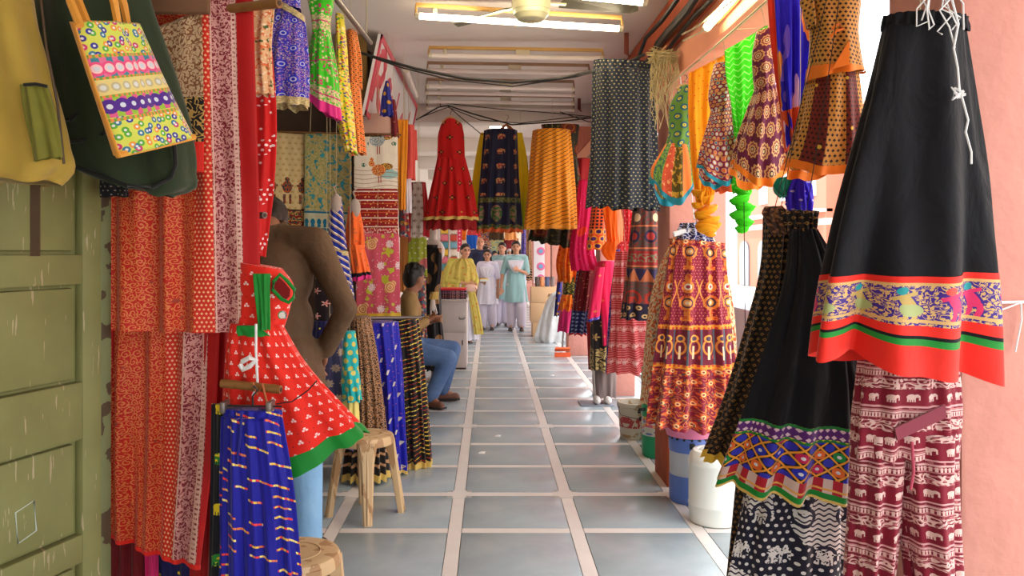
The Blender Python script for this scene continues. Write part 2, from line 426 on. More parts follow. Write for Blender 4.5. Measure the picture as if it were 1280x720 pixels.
        me.polygons.foreach_set('use_smooth', [True]*len(fs)); me.update(); return me
def garment(name, label, cat, parts, group=None):
    """parts: (part_name, Cloth, material, [(band_name, material, y0, y1), ...])"""
    if len(parts) == 1 and len(parts[0]) < 4:
        pn, c, m = parts[0]; o = link(name, c.mesh(name, m), loc=c.bot); return tag(o, label, cat, group)
    root = thing(name, label, cat, parts[0][1].bot if len(parts) == 1 else parts[-1][1].bot, group)
    for p in parts:
        pn, c, m = p[:3]; bands = sorted(p[3], key=lambda b: b[2]) if len(p) > 3 else []
        f = lambda y: (y-c.y0)/(c.y1-c.y0); cur = 0.0; main = None; todo = []
        for bn, bmat, y0, y1 in bands: todo.append((bn, bmat, f(y0), f(y1)))
        start = min([b[2] for b in todo]+[1.0]); main = link(pn, c.mesh(pn, m, 0, start), root)
        for bn, bmat, a, b in todo: link(bn, c.mesh(bn, bmat, a, b, grow=.0015), root)
    return root
# ================================================================ printed fabrics (u across, v up from the hem, metres)
RED = (206, 30, 16)
def f_scroll(base, gold, s=.05):
    return lambda u, v: paint(base, (scroll(u, v, s), gold), (voro(u, v, 60/s/20) < .13, gold))
def saree(u, v, a, b, c, W):
    uw = u+(noise(u, v, 16, 1)-.5)*.03; vw = v+(noise(u, v, 14, 1, w=5)-.5)*.03
    body = paint((182, 20, 6), (scroll(uw, vw, .028), (206, 118, 62)), (voro(u, v, 75) < .14, (200, 112, 60)), (noise(u, v, 34, 2) > .68, (150, 56, 40)))
    x, y, i, j = cell(u, v, .013, .013, .5)
    dots = paint((200, 32, 8), ((abs_(x)+abs_(y)) < .0042, (226, 178, 128)))
    bd = paint((126, 26, 40), (vines(u, v, 70, 3, .2), (206, 150, 142)), (noise(u, v, 120, 1) > .55, (206, 150, 142)))
    z = u-b; x2, y2, i2, j2 = cell(u, v, .5, .014)
    for e in (a-.004, b+.004, c-.016, c-.004): bd = mix(bd, (220, 178, 160), abs_(u-e) < .0016)
    bd = mix(bd, (220, 178, 160), (abs_(u-c+.010) < .005) & (abs_(y2) < .004))
    r = mix(body, dots, u > a); r = mix(r, bd, u > b); return mix(r, (178, 14, 14), (u > c) & (u < W))
M_saree1 = cloth_mat('sari_upper', lambda u, v: saree(u, v, .31, .368, .452, 9), .55)
M_saree2 = cloth_mat('sari_lower', lambda u, v: saree(u, v, .215, .275, .352, 9), .55)
M_redplain = cloth_mat('deep_red_cloth', (150, 8, 12), .6)
M_maroon = cloth_mat('maroon_cloth', (112, 10, 20), .6)
M_magenta = cloth_mat('magenta_cloth', (196, 24, 96), .6)
M_green = cloth_mat('green_trim', (12, 128, 40), .6)
M_gold = cloth_mat('gold_trim', lambda u, v: mix((196, 160, 72), (226, 196, 110), noise(u, v, 200, 1)), .4)
M_beigetrim = cloth_mat('beige_trim', lambda u, v: mix((206, 190, 140), (176, 156, 104), noise(u, v, 160, 1) > .5), .5)
M_redhem = cloth_mat('red_hem', (218, 34, 18), .6)
M_orangehem = cloth_mat('orange_trim', (238, 128, 24), .6)
M_tealhem = cloth_mat('teal_trim', (28, 138, 160), .6)
M_pinkhem = cloth_mat('pink_trim', (216, 40, 130), .6)
M_yellowhem = cloth_mat('yellow_trim', (226, 186, 60), .6)
M_blackcloth = cloth_mat('black_cotton', lambda u, v: mix((9, 9, 14), (16, 16, 22), noise(u, v*.3, 40, 2)), .85, wr=.012, sheen=.08)
def bandhani(base, col, s=.03, r=.12):
    def f(u, v):
        x, y, i, j = cell(u, v, s, s, .5); return paint(base, ((wn(i, j) > .25) & disk(x, y, s*r), col))
    return f
def triple(base, col, s=.055):
    def f(u, v):
        x, y, i, j = cell(u, v, s, s*.9, .5); k = s*.085
        d = disk(x, y-k*1.1, k) | disk(x-k*1.2, y+k*.8, k) | disk(x+k*1.2, y+k*.8, k)
        x2, y2, a, b = cell(u+s*.5, v+s*.2, s, s*.9, .5)
        return paint(base, (d, col), (disk(x2, y2, k*.5), (60, 20, 10)))
    return f
M_reddress = cloth_mat('red_dress_print', triple((222, 34, 16), (240, 206, 200), .036), .65)
def dashes(base, cols, su=.02, sv=.034, slope=.35, duty=.34, gate=.5):
    def f(u, v):
        w = v+u*slope+noise(u, v, 12, 1)*.018; x, y, i, j = cell(u, w, su, sv, 0)
        m = (abs_(y) < sv*.10) & (abs_(x) < su*duty) & (noise(u*6, floor_(w/sv), 3, 0) > gate)
        return mix(base, pick(wn(i, j), cols), m)
    return f
M_navydash = cloth_mat('navy_dash_print', dashes((14, 14, 140), [(236, 190, 60), (226, 60, 40), (240, 214, 110), (220, 120, 50)], .0065, .030, .35, .45, .50), .6)
M_blackdash = cloth_mat('black_dash_print', dashes((18, 12, 12), [(236, 190, 40), (220, 120, 30), (240, 214, 90), (170, 40, 30)], .013, .028, -.35, .42, .34), .6)
M_bluedash = cloth_mat('royal_blue_print', lambda u, v: (lambda c: paint((14, 18, 160), ((abs_(c[0]-c[1]*.3) < .0045) & (abs_(c[1]) < .014) & (wn(c[2], c[3]) > .2), (206, 196, 176)), (voro(u, v, 30) < .09, (150, 60, 130))))(cell(u, v, .05, .075, .5)), .5)
M_bluecascade = cloth_mat('blue_wave_print', lambda u, v: paint((14, 40, 156), (abs_(fract((v+u*.9)/.045)-.5) < .09, (240, 232, 200)), (abs_(fract((v+u*.9)/.045)-.28) < .05, (222, 180, 70))), .6)
M_elbk = cloth_mat('black_elephant_print', lambda u, v: (lambda c: paint((16, 18, 30), (elephant(c[0], c[1], .024), mix((232, 206, 30), (40, 140, 50), (mod(c[3], 2) > .5) & (noise(u, v, 90, 0) > .45)))))(cell(u+.02, v, .11, .145)), .7)
M_beigeprint = cloth_mat('beige_block_print', lambda u, v: paint((196, 164, 126), (vines(u, v, 60, 3, .16), (132, 84, 50)), (noise(u, v, 110, 1) > .60, (120, 74, 46)), (v < .0, RED)), .7)
M_blockborder = cloth_mat('black_block_border', lambda u, v: paint((26, 20, 18), (vines(u, v, 55, 3, .2), (190, 150, 80))), .7)
M_floralbeige = cloth_mat('floral_orange_print', lambda u, v: paint((222, 176, 128), (noise(u, v, 50, 3) > .56, (216, 110, 60)), (noise(u, v, 45, 2, w=4) > .64, (70, 90, 40)), (voro(u, v, 70) < .2, (232, 208, 176))), .7)
def bandhej(u, v):
    x, y, i, j = cell(u, v, .018, .016, .5); q = abs_(fract(v/.16+.3*sin_(u*30))-.5) < .16
    return paint((206, 20, 18), (disk(x, y, .0042) & q, (246, 226, 220)), (disk(*cell(u, v, .05, .055, .5)[:2], .004), (246, 226, 220)))
M_bandhej = cloth_mat('red_tie_dot_print', bandhej, .6)
# kids' dresses on the left rail
def confetti(base, cols, sc=90, th=.30):
    def f(u, v):
        d, r, g = vorc(u, v, sc); return mix(base, pick(r, cols), d < th)
    return f
M_bluekid = cloth_mat('blue_mosaic_print', lambda u, v: paint(confetti((56, 52, 176), [(150, 120, 200), (200, 180, 160), (40, 40, 190), (170, 110, 170)], 130, .42)(u, v), (disk(*cell(u, v, .09, .09, .5)[:2], .022), (30, 40, 196)), (ring(*cell(u, v, .09, .09, .5)[:2], .011, .003), (190, 190, 220))), .6)
M_greenkid = cloth_mat('green_embroidered', lambda u, v: paint(confetti((60, 200, 24), [(60, 200, 24), (222, 206, 160), (200, 60, 110), (60, 200, 24), (150, 170, 70)], 85, .42)(u, v), (band(v, .03, .09) & (noise(u, v, 120, 1) > .46), (216, 196, 150)), (abs_(fract(v/.13)-.5) < .02, (200, 50, 110))), .6)
M_yellowkid = cloth_mat('yellow_embroidered', confetti((226, 206, 40), [(226, 206, 40), (150, 60, 120), (90, 180, 50), (240, 220, 160), (60, 80, 150), (216, 80, 50)], 70, .40), .6)
M_orangekid = cloth_mat('orange_block_print', lambda u, v: paint((216, 92, 30), (disk(*cell(u, v, .018, .018, .5)[:2], .005), (120, 30, 16)), (ring(*cell(u, v, .018, .018, .5)[:2], .006, .0013), (240, 170, 80))), .6)
# shop panels
def dancers(u, v):
    x, y, i, j = cell(u, v, .045, .04, .5); base = paint((224, 202, 150), (disk(x, y, .012, 1.3), (206, 178, 116)))
    cx, cy, ci, cj = cell(u+.01, v-.16, .115, .23); nz = noise(u, v, 70, 2)
    fig = (disk(cx, cy-.075, .018) | disk(cx, cy-.02, .036, .8) | rect(cx, cy, -.02, -.07, .009, .035) | rect(cx, cy, .022, -.07, .009, .035) | rect(cx, cy, 0, .03, .045, .007)) & band(v, .13, .38)
    col = pick(nz*2-.5, [(110, 24, 24), (190, 90, 40), (36, 74, 80), (40, 26, 20)])
    bd = pick(noise(u, v, 45, 1)*2-.5, [(40, 80, 76), (196, 160, 90), (140, 30, 30), (40, 80, 76)])
    return paint(base, (fig, col), (v < .125, bd), (abs_(v-.125) < .005, (60, 24, 20)), (v < .012, (150, 30, 30)))
M_dancers = cloth_mat('dancer_panel', dancers, .7)
def brocade(u, v):
    b = paint((150, 164, 108), (noise(u, v, 60, 2, 1) > .50, (190, 176, 110)), (vines(u, v, 24, 3, .16), (196, 186, 130)), (noise(u, v, 26, 3, .6, w=3) > .58, (44, 150, 170)))
    x, y, i, j = cell(u, v-.04, .045, .1); pot = disk(x, y*.7, .016) | rect(x, y, 0, -.03, .012, .01)
    return paint(b, (v < .17, (196, 200, 170)), (band(v, .05, .145) & pot, (24, 120, 160)), (abs_(v-.16) < .007, (24, 120, 160)), (abs_(v-.035) < .01, (24, 120, 160)), (v < .01, (90, 110, 120)))
M_brocade = cloth_mat('teal_brocade', brocade, .5)
def peacock(u, v):
    base = mix((226, 218, 204), (150, 190, 190), (noise(u, v, 5, 2) > .56) & (v < .53))
    def bird(cx, cy, s, c1, c2):
        nonlocal base
        x = u-cx; y = v-cy; bo = leng(x, y*1.25) < s; nk = leng(x+s*1.0, y-s*.9) < s*.42; hd = leng(x+s*1.0, y-s*1.5) < s*.26; tl = (leng(x-s*1.1, (y-s*.5)*1.9) < s*.9)
        nz = noise(u, v, 120, 1)
        base = paint(base, (tl, mix((206, 150, 60), (60, 50, 30), nz > .52)), (bo | nk | hd, mix(c1, c2, nz > .5)), (rect(x, y, 0, -s*1.3, s*.06, s*.5) | rect(x, y, s*.3, -s*1.3, s*.06, s*.5), (170, 60, 50)))
    bird(.17, .70, .055, (120, 140, 150), (196, 200, 200)); bird(.18, .49, .05, (190, 70, 30), (232, 170, 90))
    lf = (disk(*cell(u+.01, v, .085, .15, .5)[:2], .017, 1.2)) & (noise(u, v, 90, 1) > .42) & (v > .42) & ((u < .11) | (u > .27))
    st = abs_(fract((v+.01*sin_(u*20))/.030)-.5) < .05
    low = paint((146, 24, 26), (abs_(fract(v/.062)-.5) < .06, (232, 214, 204)), (abs_(fract(v/.062)-.12) < .05, (200, 90, 30)), (voro(u, v, 30) < .13, (222, 186, 110)))
    return paint(base, (lf, (46, 110, 84)), (st & band(v, .36, .50), (150, 70, 60)), (v < .36, low), (v < .08, mix((186, 40, 60), (226, 190, 180), voro(u, v, 70) < .35)))
M_peacock = cloth_mat('peacock_panel', peacock, .7)
def pinkpanel(u, v):
    b = paint((206, 84, 104), ((noise(u, v, 16, 3) > .56) & (abs_(fract(u/.15)-.5) < .3), (190, 190, 50)))
    x, y, i, j = cell(u+.02, v, .13, .15, .5); r = leng(x, y); a = ang(x, y)
    fl = r < .031*(.85+.12*cos_(a*9)); q = fl & (mod(i+j, 3) < .5)
    pais = (disk(x+.005, y+.004, .038) | disk(x-.022, y-.024, .022)) & (mod(i*2+j, 5) < .5)
    return paint(b, (no(pais) & fl, mix((236, 214, 214), (206, 140, 160), noise(u, v, 140, 1) > .55)), (pais, mix((232, 190, 130), (206, 90, 70), abs_(fract(r/.016)-.5) < .16)), (voro(u, v, 22) < .06, (240, 226, 220)))
M_pinkpanel = cloth_mat('pink_flower_panel', pinkpanel, .7)
M_brownpaisley = cloth_mat('brown_paisley_print', lambda u, v: paint((30, 22, 18), (scroll(u, v, .034) | vines(u, v, 45, 3, .13), (172, 124, 84)), (v < .26, mix((30, 22, 18), (188, 140, 96), (abs_(fract(v/.065)-.5) < .12) | disk(*cell(u, v, .035, .065)[:2], .012)))), .7)
M_greymotif = cloth_mat('grey_motif_print', lambda u, v: (lambda c: paint((78, 78, 116), (flower(c[0], c[1], .03, 8, .15), mix((206, 182, 156), (150, 130, 130), noise(u, v, 150, 1) > .55))))(cell(u, v, .085, .1, .5)), .7)
M_turq = cloth_mat('turquoise_dot_print', lambda u, v: (lambda c: paint((20, 172, 176), (disk(c[0], c[1], .013, .7), (206, 190, 90))))(cell(u, v, .045, .06, .5)), .6)
M_blackflower = cloth_mat('black_embroidered', lambda u, v: (lambda c: paint((30, 18, 24), (flower(c[0], c[1], .026, 5, .4), mix((214, 90, 80), (226, 200, 190), noise(u, v, 180, 0) > .5))))(cell(u, v, .10, .09, .5)), .7)
M_navydots = cloth_mat('navy_dot_cloth', bandhani((28, 28, 84), (226, 200, 40), .06, .09), .7)
M_orangeruf = cloth_mat('orange_cloth', lambda u, v: paint((236, 104, 34), ((voro(u, v, 26) < .16), (196, 96, 50))), .6)
# hung across the arcade
M_redfrock = cloth_mat('red_flower_frock', lambda u, v: (lambda c: paint((204, 14, 12), (flower(c[0], c[1], .022, 4, .3) & (wn(c[2], c[3]) > .3), (70, 24, 18)), (disk(c[0], c[1], .007), (214, 150, 60))))(cell(u, v, .11, .12, .5)), .6, trans=.15)
def navyele(u, v):
    x, y, i, j = cell(u, v, .13, .135, 0); e = elephant(x, y, .036) & (v > .33)
    x2, y2, i2, j2 = cell(u, v-.07, .12, .2); f = (leng(x2, y2*.45) < .035) & band(v, .075, .25)
    b1 = mix((120, 110, 50), (40, 70, 40), noise(u, v, 80, 1) > .5)
    return paint((16, 16, 46), (e, mix((190, 140, 80), (150, 60, 50), noise(u, v, 60, 0) > .5)), (band(v, .27, .315), b1), (f, mix((60, 100, 40), (150, 110, 90), noise(u, v, 40, 1) > .5)), (band(v, .03, .065), b1), (v < .03, (206, 90, 40)))
M_navyele = cloth_mat('navy_elephant_print', navyele, .6)
M_yellowdup = cloth_mat('yellow_lime_ombre', lambda u, v: mix((150, 190, 20), (236, 206, 30), _m('SMOOTH_MIN', v*2.6, 1.0, .1)), .6, trans=.35)
M_orangeskirt = cloth_mat('orange_wave_print', lambda u, v: paint((236, 150, 28), (abs_(fract((v-u*.55+.002*sin_(u*200))/.036)-.5) < .10, (104, 50, 20)), (v < .03, (226, 150, 50))), .6, trans=.1)
M_darkdress = cloth_mat('dark_green_print', lambda u, v: (lambda c: paint((36, 34, 14), (disk(c[0], c[1], .06), (100, 30, 16)), (ring(c[0], c[1], .035, .006), (150, 80, 30)), (noise(u, v, 40, 2) > .64, (110, 90, 30))))(cell(u, v, .24, .2, .5)), .7)
def diamond(base, c1, s=.03, th=.30):
    def f(u, v):
        x, y, i, j = cell(u, v, s, s, .5); d = abs_(x)+abs_(y)
        return paint(base, (d < s*th, c1), (d < s*th*.4, base))
    return f
M_navyskirt = cloth_mat('navy_lattice_print', lambda u, v: paint(mix((20, 30, 50), (34, 42, 54), noise(u, v*.3, 8, 2)), ((abs_(cell(u, v, .034, .034, .5)[0])+abs_(cell(u, v, .034, .034, .5)[1])) < .0085, (158, 150, 108)), (abs_(fract(v/.034)-.0) < .07, (56, 66, 74))), .7)
# right cord
def kidstripe(u, v):
    k = mod(floor_(u/.045), 4); nz = noise(u, v, 70, 2)
    return paint((226, 120, 40), (k > .5, mix((120, 170, 70), (60, 110, 90), nz > .52)), (k > 1.5, mix((206, 84, 50), (236, 170, 110), nz > .6)), (k > 2.5, mix((90, 84, 30), (200, 160, 50), nz > .55)))
M_kidstripe = cloth_mat('striped_patch_print', kidstripe, .6)
M_kidgreen = cloth_mat('green_eye_print', lambda u, v: (lambda c: paint((90, 140, 50), (disk(c[0], c[1], .022, .8), (40, 90, 110)), (disk(c[0], c[1], .012), (190, 200, 60)), (disk(c[0], c[1], .005), (160, 50, 40))))(cell(u, v, .07, .07, .5)), .6)
M_yellowscarf = cloth_mat('yellow_dot_scarf', bandhani((246, 176, 16), (214, 90, 16), .035, .09), .6, trans=.4)
def maroonmirror(u, v):
    x, y, i, j = cell(u, v, .03, .026, .5); n = pick(wn(i, j), [(216, 170, 120), (60, 110, 150), (226, 110, 60), (200, 200, 210)])
    return paint((122, 18, 66), (disk(x, y, .0075), n), (ring(x, y, .0095, .0015), (216, 170, 110)), (abs_(fract(v/.085)-.5) < .04, (196, 120, 60)))
M_maroonmirror = cloth_mat('maroon_mirror_print', maroonmirror, .6)
M_greenscarf = cloth_mat('lime_leheriya', lambda u, v: paint((74, 226, 20), (abs_(fract((v+abs_(fract(u/.06)-.5)*.06)/.045)-.5) < .08, (190, 240, 150))), .6, trans=.45)
def medal(u, v):
    x, y, i, j = cell(u, v, .062, .085, .5); r = leng(x*1.3, y)*(1+.09*cos_(ang(x*1.3, y)*10))
    return paint((98, 18, 56), (r < .034, (210, 160, 104)), (r < .026, (126, 50, 50)), (r < .019, (216, 172, 120)), (r < .011, (60, 40, 60)), (r < .006, (230, 200, 140)), (disk(*cell(u, v, .031, .0425, 0)[:2], .0035), (226, 180, 110)))
M_medal = cloth_mat('purple_medallion_print', medal, .6)
def tiedye(u, v):
    n = noise(u*9, v*1.6, 2.2, 3); n2 = noise(u*7, v*2.2, 2, 2, w=5); e = abs_(u/.14-.5)
    return paint((34, 22, 206), ((n2 > .58), (110, 90, 220)), ((n+e*.5) > .70, (226, 150, 60)), ((n+e*.55) > .80, (226, 70, 40)), (noise(u*12, v*1.2, 3, 1, w=9) > .64, (226, 196, 214)), ((v < .14) & (n > .42), (216, 90, 40)))
M_tiedye = cloth_mat('blue_tie_dye', tiedye, .6, trans=.4)
def browncheck(u, v):
    k = mod(floor_(u/.055), 2); x, y, i, j = cell(u, v, .014, .014, .5)
    d = (abs_(x)+abs_(y)) < .0048
    return paint(mix((196, 140, 56), (110, 36, 22), k), (d, mix((46, 24, 14), (40, 14, 12), k)), (voro(u, v, 9) < .05, (226, 186, 60)))
M_browncheck = cloth_mat('brown_dot_panel_print', browncheck, .6)
M_brown2 = cloth_mat('brown_dot_print', lambda u, v: (lambda c: paint((196, 140, 56), ((abs_(c[0])+abs_(c[1])) < .0052, (46, 24, 14))))(cell(u, v, .014, .014, .5)), .6)
M_mandala = None
def mandala(u, v):
    # L about 1.06: floral base 0..-.34, paisley frieze .34..-.55, urn columns above
    nz = noise(u, v, 60, 2); bg = (128, 18, 46)
    up = paint(bg, (disk(*cell(u, v, .016, .016, .5)[:2], .0026), (214, 120, 90)))
    x, y, i, j = cell(u, v-.04, .115, .27, 0); ax = abs_(x)
    urn = (leng(x, (y-.055)*.9) < .03) | (leng(x, y+.03) < .040) | rect(x, y, 0, -.085, .012, .022) | rect(x, y, 0, -.115, .028, .01) | ((leng(x, (y-.10)*.7) < .016))
    up = paint(up, (urn, mix((224, 130, 50), (206, 80, 40), nz > .55)), (leng(x, y+.03) < .027, (70, 40, 60)), (leng(x, y+.03) < .018, (226, 150, 70)), (leng(x, y+.03) < .010, (236, 210, 170)), (leng(x, y-.055) < .017, (226, 214, 190)), (leng(x, y-.055) < .009, (150, 40, 60)), ((abs_(ax-.045-.01*sin_(y*40)) < .0035) & band(y, -.05, .09), (226, 140, 60)))
    x, y, i, j = cell(u, v-.355, .06, .19, 0); r = leng(x, y*.6)
    fr = paint((110, 20, 44), (r < .026, (226, 140, 60)), (r < .019, (110, 24, 50)), (leng(x, (y-.045)) < .02, (236, 160, 70)), (leng(x, y-.045) < .012, (80, 60, 80)), (rect(x, y, 0, -.03, .005, .035), (236, 206, 160)), (disk(x-.03, y+.055, .012), (200, 60, 40)), (abs_(abs_(x)-.028) < .002, (90, 100, 110)))
    x, y, i, j = cell(u, v, .062, .058, .5); a = ang(x, y); r = leng(x, y)
    lo = paint(bg, (vines(u, v, 30, 4, .11), (206, 120, 60)), (r < .024*(.75+.25*cos_(a*6)), (222, 96, 40)), (r < .011, (236, 190, 130)), (r < .005, (130, 20, 40)), (noise(u, v, 70, 1, w=3) > .66, (90, 96, 84)))
    e = (abs_(v-.345) < .011) | (abs_(v-.555) < .011)
    return paint(mix(lo, mix(fr, up, v > .55), v > .345), (e, mix((232, 150, 50), (196, 60, 40), disk(*cell(u, v, .02, .02)[:2], .006))))
M_mandala = cloth_mat('maroon_mandala_print', mandala, .65)
M_sidebeige = cloth_mat('beige_side_print', lambda u, v: paint((214, 190, 150), (noise(u, v, 50, 2) > .52, (196, 90, 40)), (noise(u, v, 60, 2, w=4) > .6, (120, 120, 110))), .7)
M_navybundle = cloth_mat('navy_white_print', lambda u, v: paint((34, 38, 90), (vines(u, v, 60, 3, .18), (200, 200, 214))), .7)
def mirrorband(u, v):
    s = .052; x, y, i, j = cell(u, v-.028, s, .052, 0); x2, y2, i2, j2 = cell(u+s/2, v-.002, s, .052, 0)
    lat = (abs_(abs_(x)/s+abs_(y)/.052-.5) < .075); rr = leng(x, y); r2 = leng(x2, y2)
    c1 = pick(wn(i, j), [(16, 140, 60), (190, 20, 80), (220, 100, 30), (30, 40, 180)])
    z = paint((16, 14, 26), (r2 < .014, (40, 40, 170)), (rr < .0155, c1), (rr < .0055, (210, 214, 220)), (lat, (224, 150, 40)))
    return z
M_mirrorband = cloth_mat('mirror_work_band', mirrorband, .5)
M_purpleband = cloth_mat('purple_braid', lambda u, v: paint((86, 28, 110), ((abs_(cell(u, v, .016, .02)[0])+abs_(cell(u, v, .016, .02)[1])) < .006, (220, 190, 200))), .6)
M_redcheck = cloth_mat('red_check_braid', lambda u, v: paint((206, 180, 170), (fract(u/.036) < .5, (170, 20, 40)), (abs_(fract(v/.032)-.5) > .42, (222, 160, 70))), .6)
M_zigzag = cloth_mat('green_zigzag_braid', lambda u, v: paint((20, 120, 44), (abs_(fract((v+abs_(fract(u/.016)-.5)*.012)/.02)-.5) < .2, (214, 206, 50))), .6)
M_goldblack = cloth_mat('black_gold_diamond', diamond((22, 17, 14), (150, 108, 54), .018, .34), .6)
def bwele(u, v):
    def f(u, v, w):
        x, y, i, j = cell(u, v, .026, .026, .5); x2, y2, i2, j2 = cell(u+.03, v, .13, .14, .5); e = elephant(x2, y2, .042); p = paint((26, 24, 44), (disk(x, y, .006), (222, 218, 214)), (e, (222, 218, 214)), (e & (vines(u, v, 90, 2, .18)), (26, 24, 44)))
        q = paint((222, 218, 214), (abs_(fract((v+.004*sin_(u*200))/.018)-.5) < .17, (34, 32, 56)), (ring(x2, y2, .03, .006), (34, 32, 56)))
        return mix(p, q, (noise(u+v*.4, v-u*.3, 4.2, 0) > .52))
    return f(u, v, 0)
M_bwele = cloth_mat('black_white_elephant_print', bwele, .7)
def frieze(base, c1, bands):
    return None
def brocadeband(u, v):
    n = noise(u, v, 80, 1, .8); x, y, i, j = cell(u, v, .058, .2, 0); w = v-.137; x = x+.005*sin_(w*90)
    arm = (abs_(w-.012-.35*x) < .0035) & (abs_(x) < .017); leg = (abs_(abs_(x)-.006) < .0035) & band(w, -.032, -.008)
    fig = (leng(x, w*.6) < .0095) | arm | leg; sk_ = (leng(x*.85, w+.014) < .013) & (w < -.004); hd = leng(x+.003, w-.022) < .0075
    gold = (abs_(fract(n*6)-.5) < .15) | (voro(u, v, 110) < .26) | (abs_(v-.102) < .003) | (abs_(v-.172) < .003)
    return paint((52, 18, 124), (gold & no(leng(x, w*.7) < .013), (204, 164, 100)), (fig, mix((206, 36, 96), (186, 156, 84), wn(i, i) > .5)), (sk_ & (wn(i, i) > .5), (160, 170, 110)), (hd, mix((18, 140, 146), (206, 70, 60), wn(i, i+3) > .6)), (band(v, 0, .0), (204, 164, 100)))
M_brocband = cloth_mat('purple_brocade_band', brocadeband, .4)
def elepants(u, v):
    b = paint((116, 16, 38), (abs_(fract(v/.014)-.5) < .16, (190, 120, 122)), (noise(u, v, 60, 2) > .60, (176, 100, 104)))
    P_ = .155; w = mod(v, P_); x, y, i, j = cell(u, v-.0025, .052, P_)
    ele = elephant(x, y, .020) & band(w, .055, .105)
    pais = band(w, .112, .150) & (vines(u, v, 42, 3, .22))
    small = band(w, .006, .022) & (abs_(cell(u, v, .010, P_)[0]) < .003)
    return paint(b, (band(w, .05, .110), (126, 14, 40)), (ele | pais | small, (220, 184, 176)), (abs_(w-.028) < .003, (214, 170, 166)), (abs_(w-.045) < .003, (214, 160, 160)))
M_elepants = cloth_mat('maroon_elephant_print', elepants, .7, trans=.1)
def palele(u, v):
    P_ = .17; w = mod(v, P_); x, y, i, j = cell(u, v-.03, .075, P_)
    return paint((206, 66, 70), (elephant(x, y, .027), (242, 206, 200)), (band(w, .11, .15) & (noise(u, v, 70, 2) > .5), (238, 190, 186)), (abs_(fract(w/.024)-.5) < .13, (236, 160, 160)))
M_palele = cloth_mat('pale_red_elephant_print', palele, .7, trans=.3)
def greyskirt(u, v):
    n = noise(u, v, 38, 2); t0 = mix((84, 66, 60), (130, 50, 40), n > .56)
    x, y, i, j = cell(u, v, .08, .8); tri = (abs_(x) < (v-.28)*.42) & band(v, .28, .37)
    x2, y2, a, b = cell(u, v-.02, .14, .25); arch = (abs_(leng(x2, (v-.155)) -.055) < .008); el = elephant(x2, v-.15, .034)
    x3, y3, c, d = cell(u, v, .06, .06, .5)
    x4, y4, c4, d4 = cell(u, v-.53, .12, .15); rr = leng(x4, y4)
    return paint(t0, (v < .12, (32, 24, 50)), ((v < .12) & ring(x3, y3, .011, .005), (206, 170, 110)), (band(v, .12, .27) & (arch | el), (176, 50, 36)), (band(v, .28, .37), (44, 34, 70)), (band(v, .28, .37) & no(tri), (180, 100, 60)), (band(v, .40, .50), (150, 34, 34)), (band(v, .42, .48) & (noise(u, v, 55, 1) > .5), (120, 116, 90)), (band(v, .54, .66) & (rr < .045), (40, 30, 60)), (band(v, .54, .66) & (rr < .028), (170, 50, 44)), (band(v, .70, .78) & (leng(cell(u, v, .15, 9)[0], v-.74) < .03), (222, 190, 150)), ((abs_(v-.39) < .006) | (abs_(v-.52) < .006) | (abs_(v-.68) < .006), (196, 110, 70)))
M_greyskirt = cloth_mat('grey_red_frieze_print', greyskirt, .7)
M_pinkkurta = cloth_mat('hot_pink_kurta', lambda u, v: (lambda c: paint((208, 16, 74), (flower(c[0], c[1], .014, 4, .4), (214, 120, 70))))(cell(u, v, .13, .16, .5)), .6)
M_bluestripe = cloth_mat('blue_edge', lambda u, v: paint((44, 50, 150), (noise(u, v, 60, 1) > .55, (150, 120, 170))), .7)
M_patola = cloth_mat('navy_patola', lambda u, v: paint((30, 40, 96), ((abs_(cell(u, v, .04, .04)[0])+abs_(cell(u, v, .04, .04)[1])) < .013, (150, 170, 210)), (v < .02, (196, 20, 40))), .7)
M_maroonvel = cloth_mat('maroon_flecked', lambda u, v: paint((112, 10, 26), (voro(u, v, 22) < .08, (220, 160, 120))), .6)
M_magentadup = cloth_mat('magenta_dupatta', lambda u, v: paint(mix((216, 20, 90), (236, 70, 40), noise(u, v*.6, 5, 2) > .55), (noise(u*3, v, 30, 1) > .72, (240, 150, 170))), .6, trans=.35)
M_mirrororange = cloth_mat('orange_black_mirror', lambda u, v: paint((226, 84, 30), ((abs_(cell(u, v, .035, .035)[0]) < .011) & (abs_(cell(u, v, .035, .035)[1]) < .011) & (v > .22), (36, 16, 20)), (disk(*cell(u, v, .07, .075, .5)[:2], .02) & (v < .22), (60, 24, 90)), (ring(*cell(u, v, .07, .075, .5)[:2], .026, .004) & (v < .22), (226, 170, 40))), .6)
M_orangesc = cloth_mat('orange_scarf', lambda u, v: mix((246, 110, 16), (250, 150, 40), noise(u*4, v, 12, 1)), .6, trans=.45)
M_pinksc = cloth_mat('pink_scarf', lambda u, v: paint((226, 60, 70), (disk(*cell(u, v, .03, .03, .5)[:2], .005), (246, 190, 180))), .6, trans=.4)
M_peachsc = cloth_mat('peach_scarf', (246, 176, 130), .6, trans=.5)
M_orangeruff2 = cloth_mat('orange_ruffle', lambda u, v: paint((236, 120, 16), (noise(u, v, 26, 2) > .58, (226, 70, 20)), (noise(u, v, 30, 2, w=3) > .66, (250, 190, 60))), .7, trans=.2)
M_greenblack = cloth_mat('green_black_print', lambda u, v: paint((40, 46, 18), (vines(u, v, 22, 3, .14), (150, 130, 30))), .7)
M_coral = cloth_mat('coral_kurta', (232, 92, 84), .6, trans=.2)
M_lime = cloth_mat('lime_dot_print', lambda u, v: paint((176, 190, 60), (disk(*cell(u, v, .05, .05, .5)[:2], .007), (240, 240, 220)), (disk(*cell(u, v, .3, .25, .5)[:2], .05), (206, 110, 110))), .6)
